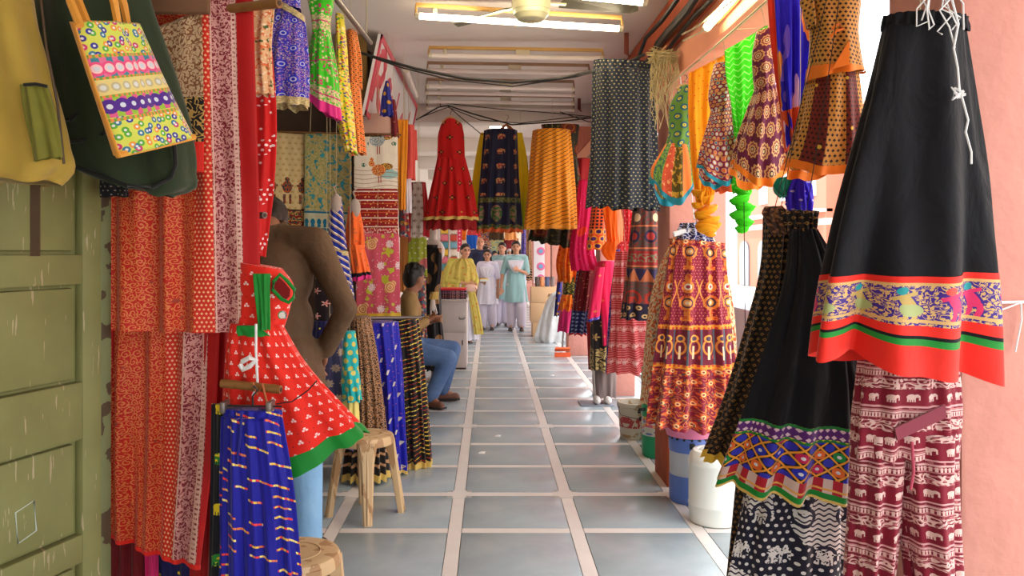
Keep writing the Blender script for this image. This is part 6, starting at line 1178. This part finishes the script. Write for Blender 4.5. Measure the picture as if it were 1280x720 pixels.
# ================================================================ people
def remesh(mb, name, mat, parent, vox=.008, it=6):
    me = bpy.data.meshes.new(name); me.from_pydata(mb.v, [], mb.f)
    bm = bmesh.new(); bm.from_mesh(me); bmesh.ops.recalc_face_normals(bm, faces=bm.faces); bm.to_mesh(me); bm.free()
    o = bpy.data.objects.new('tmp', me); COL.objects.link(o)
    r = o.modifiers.new('r', 'REMESH'); r.mode = 'VOXEL'; r.voxel_size = vox; r.use_smooth_shade = True
    s = o.modifiers.new('s', 'SMOOTH'); s.factor = .5; s.iterations = it
    dg = bpy.context.evaluated_depsgraph_get(); out = bpy.data.meshes.new_from_object(o.evaluated_get(dg)); out.name = name
    bpy.data.objects.remove(o); bpy.data.meshes.remove(me)
    out.materials.clear(); out.materials.append(mat); out.polygons.foreach_set('use_smooth', [True]*len(out.polygons))
    return link(name, out, parent)
def stand(X, Y, h, yaw=0.0, fem=False, **ov):
    """joints of a standing figure facing the camera turned by yaw; ov overrides joints in local units of height"""
    sh, hp = (.098, .052) if fem else (.112, .052)
    J = dict(head=(0, -.012, .932), neck=(0, .005, .845), chest=(0, 0, .735), waist=(0, 0, .63), pelvis=(0, 0, .535))
    for s, k in ((-1, 'R'), (1, 'L')):
        J['sh'+k] = (s*sh, .005, .812); J['el'+k] = (s*(sh+.035), .012, .63); J['wr'+k] = (s*(sh+.035), -.02, .48)
        J['hip'+k] = (s*hp, 0, .51); J['kn'+k] = (s*hp*1.05, -.01, .285); J['an'+k] = (s*hp*1.05, .012, .045); J['toe'+k] = (s*hp*1.25, -.10, .018)
    J.update(ov); c, q = math.cos(yaw), math.sin(yaw)
    W = {k: Vector((X+h*(c*v[0]-q*v[1]), Y+h*(q*v[0]+c*v[1]), h*v[2])) for k, v in J.items()}
    W['face'] = Vector((q, -c, 0)); W['face'] = Vector((math.sin(yaw), -math.cos(yaw), 0)); return W
def skin(J, h, m, parent, fem=False, vox=.009, face=None, spread=1.0, curl=(0, -.3, -1)):
    f = (face or J['face']).normalized(); r_ = f.cross(Vector((0, 0, 1))).normalized(); u = r_.cross(f).normalized()
    R = Matrix((r_, -f, u)).transposed(); b = MB(); H_ = J['head']
    b.ell(H_+u*.008*h, (.047*h, .056*h, .060*h), R); b.ell(H_-u*.028*h+f*.012*h, (.036*h, .040*h, .040*h), R); b.ell(H_-u*.058*h+f*.030*h, (.016*h, .014*h, .010*h), R)
    b.cap(H_+f*.053*h+u*.002*h, .0065*h, H_+f*.061*h-u*.018*h, .0085*h)
    for s in (-1, 1): b.ell(H_+r_*s*.048*h-u*.006*h, (.006*h, .012*h, .018*h), R)
    b.cap(J['neck'], .034*h, H_-u*.04*h, .031*h); b.cap(J['neck'], .036*h, J['chest'], .06*h)
    Sx = (J['shL']-J['shR']).normalized(); up_ = (J['neck']-J['pelvis']).normalized(); T = Matrix((Sx, up_.cross(Sx).normalized(), up_)).transposed()
    b.ell(J['chest'], (.092*h, .062*h, .095*h), T); b.ell(J['waist'], (.075*h, .054*h, .08*h), T); b.ell(J['pelvis'], (.09*h, .062*h, .065*h), T)
    if fem:
        for s in (-1, 1): b.ell(J['chest']+T@Vector((s*.04*h, -.045*h, .005*h)), (.032*h, .03*h, .032*h))
    for k in 'RL':
        sr = .027 if fem else .034; b.cap(J['neck']-up_*.018*h, .026*h, J['sh'+k], sr*h); b.cap(J['sh'+k], sr*h, J['el'+k], .023*h); b.cap(J['el'+k], .024*h, J['wr'+k], .0155*h)
        d = J.get('hand'+k) or (J['wr'+k]-J['el'+k]).normalized(); d = Vector(d).normalized(); sd = d.cross(f); sd = sd.normalized() if sd.length > .05 else r_; nn = sd.cross(d).normalized()
        p = J['wr'+k]+d*.030*h; RR = Matrix((sd, nn, d)).transposed(); b.ell(p, (.024*h, .011*h, .034*h), RR)
        sgn = 1 if k == 'R' else -1
        for i, L in enumerate((.040, .046, .043, .034)):
            q0 = p+d*.026*h+sd*((i-1.5)*.0115*h); q1 = q0+d*L*.55*h+nn*.004*h; q2 = q1+d*L*.4*h+nn*.014*h; b.cap(q0, .0058*h, q1, .0052*h, 8); b.cap(q1, .0052*h, q2, .0046*h, 8)
        q0 = p-sd*sgn*.018*h-d*.008*h; q1 = q0-sd*sgn*.016*h+d*.022*h; b.cap(q0, .0075*h, q1, .0062*h, 8); b.cap(q1, .0062*h, q1+d*.020*h+nn*.006*h, .005*h, 8)
        b.cap(J['pelvis'], .06*h, J['hip'+k], .058*h); b.cap(J['hip'+k], .056*h, J['kn'+k], .034*h); b.cap(J['kn'+k], .034*h, J['kn'+k].lerp(J['an'+k], .3), .034*h); b.cap(J['kn'+k].lerp(J['an'+k], .3), .034*h, J['an'+k], .021*h); b.cap(J['an'+k], .022*h, J['toe'+k], .015*h)
    o = remesh(b, 'body', m, parent, vox)
    for s in (-1, 1):
        MB().ell(H_+f*.0545*h+r_*s*.019*h+u*.004*h, (.0085*h, .004*h, .0042*h), R, 10, 8).build('eye', M_eye, parent); MB().tube([H_+f*.0555*h+r_*s*.009*h+u*.015*h, H_+f*.057*h+r_*s*.019*h+u*.0185*h, H_+f*.052*h+r_*s*.029*h+u*.014*h], .002*h, 5).build('eyebrow', M_hair, parent)
    MB().tube([H_+f*.047*h+r_*-.014*h-u*.034*h, H_+f*.053*h-u*.0345*h, H_+f*.047*h+r_*.014*h-u*.034*h], .0032*h, 6).build('mouth', M_lip, parent)
    return R, f, r_, u
M_hair = plain('black_hair', (20, 15, 14), .45, var=.3, sc=60); M_eye = plain('dark_eye', (30, 20, 18), .2); M_lip = plain('lip', (130, 66, 58), .5); M_greyhair = plain('white_hair', (206, 206, 210), .6)
M_skin = plain('brown_skin', (150, 98, 70), .5, var=.05); M_skin2 = plain('tan_skin', (204, 148, 116), .5, var=.05)
M_shoe = plain('black_shoe', (24, 22, 24), .3); M_sandal = plain('brown_sandal', (110, 70, 50), .6)
def hair(J, h, fr, parent, m=None, style='short'):
    R, f, r_, u = fr; H_ = J['head']; b = MB()
    b.ell(H_+u*.022*h-f*.008*h, (.052*h, .058*h, .055*h), R)
    b.ell(H_-f*.030*h+u*.002*h, (.049*h, .036*h, .055*h), R)
    if style == 'messy':
        rn = random.Random(4)
        for _ in range(26): a = rn.uniform(0, 2*PI); e = rn.uniform(.2, 1.4); d = r_*math.cos(a)*math.cos(e)*.05*h+f*(math.sin(a)*math.cos(e)*.055*h-.008*h)+u*(.022+.055*math.sin(e))*h; b.ell(H_+d, .013*h)
        b.ell(H_-f*.035*h-u*.02*h, (.042*h, .026*h, .035*h), R); b.ell(H_+f*.030*h+u*.052*h, (.040*h, .028*h, .022*h), R)
    if style == 'bun': b.ell(H_-f*.062*h-u*.01*h, .030*h)
    if style == 'plait':
        for s in (-1, 1): b.cap(H_-f*.03*h+r_*s*.04*h-u*.03*h, .016*h, H_-f*.035*h+r_*s*.05*h-u*.13*h, .011*h)
    if style == 'bald': b = MB().ell(H_-f*.030*h-u*.006*h, (.050*h, .034*h, .035*h), R)
    return remesh(b, 'hair', m or M_hair, parent, .007, 3)
def tops(J, h, m, parent, sleeve=1.0, g=.012, loose=1.0, name='shirt', hem=.0):
    b = MB(); Sx = (J['shL']-J['shR']).normalized(); up_ = (J['neck']-J['pelvis']).normalized(); T = Matrix((Sx, up_.cross(Sx).normalized(), up_)).transposed()
    b.ell(J['chest'], (.092*h+g, .066*h+g, .10*h), T); b.ell(J['waist'], (.084*h*loose+g, .062*h+g, .095*h), T); b.ell(J['pelvis']+up_*.01*h, (.094*h*loose+g, .067*h+g, .085*h), T); b.cap(J['neck']-up_*.012*h, .040*h, J['chest'], .06*h)
    if hem: b.ell(J['pelvis']-up_*hem*h*.5, (.104*h*loose+g, .074*h+g, .10*h), T)
    for k in 'RL':
        b.cap(J['neck']-up_*.02*h, .034*h, J['sh'+k], (.033 if sleeve <= .5 else .037)*h+g*.6); e = J['el'+k]
        if sleeve <= .5: b.cap(J['sh'+k], .033*h+g*.6, J['sh'+k].lerp(e, sleeve*2), .029*h+g)
        else: b.cap(J['sh'+k], .037*h+g*.5, e, .024*h+g*.4); b.cap(e, .024*h+g*.4, e.lerp(J['wr'+k], (sleeve-.5)*2*.96), .020*h+g*.7)
    return remesh(b, name, m, parent, .010, 4)
def pants(J, h, m, parent, g=.010, wide=0.0, name='trousers'):
    b = MB(); b.ell(J['pelvis'], (.092*h+g, .064*h+g, .062*h))
    for k in 'RL':
        b.cap(J['pelvis'], .062*h, J['hip'+k], .058*h+g); b.cap(J['hip'+k], .057*h+g, J['kn'+k], .038*h+g+wide*h); b.cap(J['kn'+k], .038*h+g+wide*h, J['an'+k]+Vector((0, 0, .012*h)), .029*h+g+wide*h*1.2)
    return remesh(b, name, m, parent, .010, 4)
def shoes(J, h, m, parent):
    for k in 'RL':
        b = MB(); a, t = J['an'+k].copy(), J['toe'+k].copy(); d = (t-a); d.z = 0; d.normalize(); a.z = t.z = max(.028, J['toe'+k].z+.01); b.cap(a-d*.025*h, .026*h, t-d*.01*h, .022*h); o = remesh(b, 'shoe', m, parent, .007, 3)
        MB().box((a+t)/2-d*.01*h-Vector((0, 0, .018)), ((t-a).length+.05*h, .05*h, .014), rz=math.atan2(d.y, d.x), ch=.004).build('sole', M_tap, o)
V = Vector
# ---- man in a brown shirt, back to the camera
def wp(px, py, Y): return P(px, py, Y)
M_brownsh = plain('brown_shirt_cloth', lambda x, y, z: mix((82, 60, 38), (104, 78, 50), noise(x*1.5, z, 6, 3, .5)), .75, var=.06, sc=10, bump=.02); M_jeansl = plain('light_denim', lambda x, y, z: mix((110, 160, 206), (146, 190, 224), noise(x, z*.4, 14, 3)), .8, bump=.012)
pm = thing('person', 'person in brown shirt and light jeans standing with back turned', 'person', (-.93, 3.62, 0)); h = 1.74
J = stand(-.955, 3.64, h, PI); J['head'] = V((-1.035, 3.80, 1.525)); J['neck'] = V((-.995, 3.66, 1.50)); J['chest'] = V((-.96, 3.63, 1.29)); J['waist'] = V((-.955, 3.63, 1.10)); J['pelvis'] = V((-.945, 3.63, .93))
J['shR'] = V((-.775, 3.62, 1.435)); J['elR'] = V((-.622, 3.54, 1.15)); J['wrR'] = V((-.745, 3.68, .955)); J['shL'] = V((-1.165, 3.62, 1.43)); J['elL'] = V((-1.25, 3.60, 1.13)); J['wrL'] = V((-1.22, 3.72, .92)); J['handR'] = V((-.3, .6, -.75))
for k, x in (('R', -.87), ('L', -1.03)): J['hip'+k] = V((x, 3.63, .89)); J['kn'+k] = V((x+.04, 3.65, .49)); J['an'+k] = V((x+.06, 3.62, .08)); J['toe'+k] = V((x+.09, 3.80, .025))
fr = skin(J, h, M_skin, pm, vox=.010, face=V((.15, .8, -.55))); hair(J, h, fr, pm); sh_ = tops(J, h, M_brownsh, pm, 1.0, .018, 1.06, 'shirt', .10)
MB().tube([V((-.998+.064*math.cos(a), 3.69+.064*math.sin(a), 1.515+.014*math.sin(a))) for a in np.linspace(0, 2*PI, 20, endpoint=False)], .017, 8, closed=True).build('collar', M_brownsh, sh_)
MB().tube([V((-.748+.034*math.cos(a), 3.68+.034*math.sin(a), .975)) for a in np.linspace(0, 2*PI, 16, endpoint=False)], .010, 8, closed=True).build('cuff', M_brownsh, sh_)
pants(J, h, M_jeansl, pm, .016); shoes(J, h, M_tap, pm)
# ---- seated man looking down the arcade
M_tansh = plain('tan_shirt_cloth', lambda x, y, z: mix((170, 138, 86), (146, 118, 72), noise(x, z, 9, 3, .5)), .8, bump=.016); M_denim = plain('blue_denim', lambda x, y, z: mix((52, 84, 136), (104, 136, 180), noise(x*.7, z, 10, 3)), .8, bump=.012)
ps_ = thing('person', 'person in tan shirt and blue jeans seated on a stool', 'person', (-.76, 7.4, 0)); h = 1.70
J = dict(pelvis=V((-.77, 7.42, .555)), waist=V((-.765, 7.41, .66)), chest=V((-.745, 7.40, .84)), neck=V((-.72, 7.42, 1.02)), head=V((-.685, 7.44, 1.155)), face=V((.75, .66, -.05)),
    shR=V((-.70, 7.22, .955)), elR=V((-.68, 7.16, .72)), wrR=V((-.56, 7.30, .775)), shL=V((-.76, 7.60, .955)), elL=V((-.68, 7.64, .73)), wrL=V((-.55, 7.44, .77)),
    hipR=V((-.75, 7.33, .50)), knR=V((-.37, 7.30, .44)), anR=V((-.52, 7.24, .09)), toeR=V((-.42, 7.16, .03)), hipL=V((-.75, 7.52, .50)), knL=V((-.345, 7.58, .49)), anL=V((-.44, 7.62, .09)), toeL=V((-.30, 7.62, .03)))
fr = skin(J, h, M_skin, ps_, vox=.010); hair(J, h, fr, ps_, style='messy'); sh_ = tops(J, h, M_tansh, ps_, .93, .016, 1.12, 'shirt')
MB().tube([J['neck']+V((.058*math.cos(a), .058*math.sin(a), .0-.012*math.cos(a))) for a in np.linspace(0, 2*PI, 18, endpoint=False)], .016, 8, closed=True).build('collar', M_tansh, sh_)
pants(J, h, M_denim, ps_, .016); shoes(J, h, M_sandal, ps_)
# ---- schoolgirls
M_teal = plain('teal_uniform', lambda x, y, z: mix((164, 204, 204), (146, 190, 194), noise(x, z*.3, 20, 2)), .8, bump=.01); M_whiteu = plain('white_uniform', (224, 218, 236), .8, var=.05, bump=.008); M_tealc = cloth_mat('teal_kameez', lambda u, v: mix((164, 206, 206), (142, 188, 192), noise(u*3, v*.4, 12, 2)), .8); 
def girl(lab, X, Y, h, yaw, kcl, kpl, sleeve, **ov):
    t = thing('person', lab, 'person', (X, Y, 0)); J = stand(X, Y, h, yaw, True, **ov); fr = skin(J, h, M_skin2, t, True, vox=.010, face=J['face']); R, f, r_, u = fr
    hair(J, h, fr, t, style='plait'); k_ = tops(J, h, kpl, t, sleeve, .010, 1.0, 'kameez_top', .04)
    c = J['pelvis']; rows = [(V((X, Y, h*zz))-r_*w*h, V((X, Y, h*zz))+r_*w*h) for zz, w in ((.66, .085), (.58, .100), (.48, .118), (.37, .132), (.325, .136))]
    link('kameez_skirt', C(rows, px=False, dep=.125*h, pl=6, amp=.012, nu=64, nv=20, seed=int(X*99)+7, dtop=.07*h).mesh('kameez_skirt', kcl), t)
    pants(J, h, M_whiteu, t, .014, .012, 'salwar'); shoes(J, h, M_shoe, t)
    ch_ = J['chest']+f*.092*h; Z_ = V((0, 0, 1))
    dp = C([(ch_+Z_*.055*h-r_*.088*h-f*.03*h, ch_+Z_*.055*h+r_*.088*h-f*.03*h), (ch_+Z_*.02*h-r_*.080*h-f*.008*h, ch_+Z_*.02*h+r_*.080*h-f*.008*h), (ch_-Z_*.04*h-r_*.055*h, ch_-Z_*.04*h+r_*.055*h), (ch_-Z_*.085*h-r_*.02*h, ch_-Z_*.085*h+r_*.02*h)], px=False, dep=.012, pl=6, amp=.006, nu=48, nv=14, seed=3); link('dupatta', dp.mesh('dupatta', M_whitecloth), t)
    for s in (-1, 1): MB().tube([J['neck']+r_*s*.03*h+f*.02*h, J['sh'+('L' if s > 0 else 'R')]+Z_*.03*h, J['sh'+('L' if s > 0 else 'R')]-f*.05*h-Z_*.06*h, J['sh'+('L' if s > 0 else 'R')]-f*.06*h-Z_*.28*h], .014*h, 8).build('dupatta_end', M_whiteu, t)
    MB().tube([J['neck']+r_*.036*h*math.cos(a)+f*.036*h*math.sin(a)-Z_*.004*h for a in np.linspace(0, 2*PI, 16, endpoint=False)], .010*h, 6, closed=True).build('collar', kpl, k_)
    return t, J, fr
t, J, fr = girl('schoolgirl in white uniform and glasses carrying a yellow box', -.04, 14.5, 1.43, -.1, M_whitecloth, M_whiteu, .42, elR=(-.13, -.02, .63), wrR=(-.045, -.13, .60), knR=(-.055, -.03, .29), anL=(.06, .06, .06))
R, f, r_, u = fr; h = 1.43
for s in (-1, 1): MB().tube([J['head']+f*.062*h+r_*(s*.021+.013*math.cos(a))*h+u*(.004+.010*math.sin(a))*h for a in np.linspace(0, 2*PI, 14, endpoint=False)], .0018*h, 5, closed=True).build('spectacle_rim', M_wire, t)
bx = thing('lunch_box', 'yellow lidded box held by the schoolgirl in white', 'box', J['wrR']+V((.0, -.06, .02))); q = J['wrR']+V((.03, -.10, .03)); MB().box(q, (.15, .11, .04), ch=.008).build('tray', M_white2, bx); MB().box(q+V((0, 0, .028)), (.14, .10, .02), ch=.006).build('lid', plain('yellow_lid', (226, 190, 60), .4), bx)
girl('schoolgirl in teal kameez walking nearest the cartons', .467, 14.35, 1.575, -.05, M_tealc, M_teal, .45, elL=(.125, -.02, .64), wrL=(.03, -.12, .68), elR=(-.150, .03, .64), wrR=(-.165, -.01, .49), knL=(.055, -.05, .29), anL=(.06, .0, .06), anR=(-.055, .04, .05))
girl('schoolgirl in teal kameez behind and between the other two', .235, 15.2, 1.56, -.15, M_tealc, M_teal, .45, elR=(-.14, 0, .63), wrR=(-.04, -.11, .60), knR=(-.055, -.03, .29))
# ---- woman in a yellow shawl
M_yshawl = cloth_mat('yellow_shawl', lambda u, v: paint((184, 164, 72), (noise(u, v, 18, 2), (204, 184, 96)), (voro(u, v, 9) < .14, (196, 136, 60)), (noise(u*1.5, v*.3, 26, 2) > .64, (160, 146, 56))), .8); M_yplain = plain('yellow_sari_plain', (196, 186, 84), .8, bump=.012)
wm = thing('person', 'woman in spectacles and olive yellow shawl beside the cabinet', 'person', (-.44, 12.4, 0)); h = 1.52; X, Y = -.44, 12.4
J = stand(X, Y, h, .35, True, head=(.03, -.06, .925), neck=(.02, -.02, .835), elR=(-.15, -.02, .63), wrR=(.03, -.15, .60), elL=(.15, -.05, .63), wrL=(.10, -.17, .58)); fr = skin(J, h, M_skin2, wm, True, vox=.010); R, f, r_, u = fr; hair(J, h, fr, wm, style='bun'); tops(J, h, M_yplain, wm, .8, .012, 1.1, 'blouse', .04)
rows = [(V((X+dx-w, Y-.01, h*z)), V((X+dx+w, Y-.01, h*z))) for z, w, dx in ((.85, .07, .02), (.80, .19, .0), (.70, .25, -.02), (.58, .27, -.03), (.52, .25, -.05))]
link('shawl', C(rows, px=False, dep=.19, pl=9, amp=.022, nu=96, nv=30, seed=21, dtop=.10, at=.6).mesh('shawl', M_yshawl), wm)
rows = [(V((X+dx-w, Y, h*z)), V((X+dx+w, Y, h*z))) for z, w, dx in ((.60, .16, 0), (.4, .19, .02), (.04, .23, .04))]; link('sari_skirt', C(rows, px=False, dep=.17, pl=10, amp=.022, nu=80, nv=24, seed=22).mesh('sari_skirt', M_whitecloth), wm)
rows = [(V((X+.14+dx, Y-.18, h*z)), V((X+.26+dx*1.3, Y-.15, h*z))) for z, dx in ((.56, -.04), (.35, .02), (.10, .07))]; link('sari_end', C(rows, px=False, dep=.02, pl=5, amp=.012, nu=48, nv=20, seed=23).mesh('sari_end', M_yshawl), wm)
for s in (-1, 1): MB().tube([J['head']+f*.062*h+r_*(s*.021+.014*math.cos(a))*h+u*(.004+.010*math.sin(a))*h for a in np.linspace(0, 2*PI, 14, endpoint=False)], .0018*h, 5, closed=True).build('spectacle_rim', M_wire, wm)
shoes(J, h, M_sandal, wm)
hb = thing('handbag', 'small pale pink handbag held by the woman in yellow', 'bag', J['wrR']+V((.03, -.10, -.09))); q = J['wrR']+V((.04, -.09, -.06)); MB().ell(q, (.10, .05, .06)).build('pouch', plain('pale_pink_leather', (222, 180, 160), .5), hb); MB().tube([q+V((-.07, 0, .03)), q+V((0, -.01, .11)), q+V((.07, 0, .03))], .008, 6).build('handle', M_carton, hb)
# ---- figures further back
def passer(lab, px, Y, h, shirt, trou, hm, style, yaw=0, fem=False):
    X = (px-CX)*Y/F; t = thing('person', lab, 'person', (X, Y, 0)); J = stand(X, Y, h, yaw, fem); fr = skin(J, h, M_skin2, t, fem, vox=.012); hair(J, h, fr, t, hm, style); tops(J, h, plain('passer_shirt', shirt, .8, bump=.01), t, .42, .014, 1.12); pants(J, h, plain('passer_trousers', trou, .8), t); shoes(J, h, M_shoe, t)
passer('balding person in navy shirt behind the woman in yellow', 600, 17, 1.69, (34, 40, 70), (110, 80, 60), M_hair, 'bald', .1); passer('white haired person in bright blue walking far behind', 637, 19, 1.45, (80, 90, 206), (90, 90, 110), M_greyhair, 'short'); passer('dark haired person in green far behind the navy shirt', 607, 20.5, 1.52, (60, 150, 120), (60, 60, 70), M_hair, 'short', 1.0); passer('small dark haired figure between the schoolgirls far behind', 618, 17.6, 1.40, (150, 160, 190), (110, 110, 130), M_hair, 'short', .3)
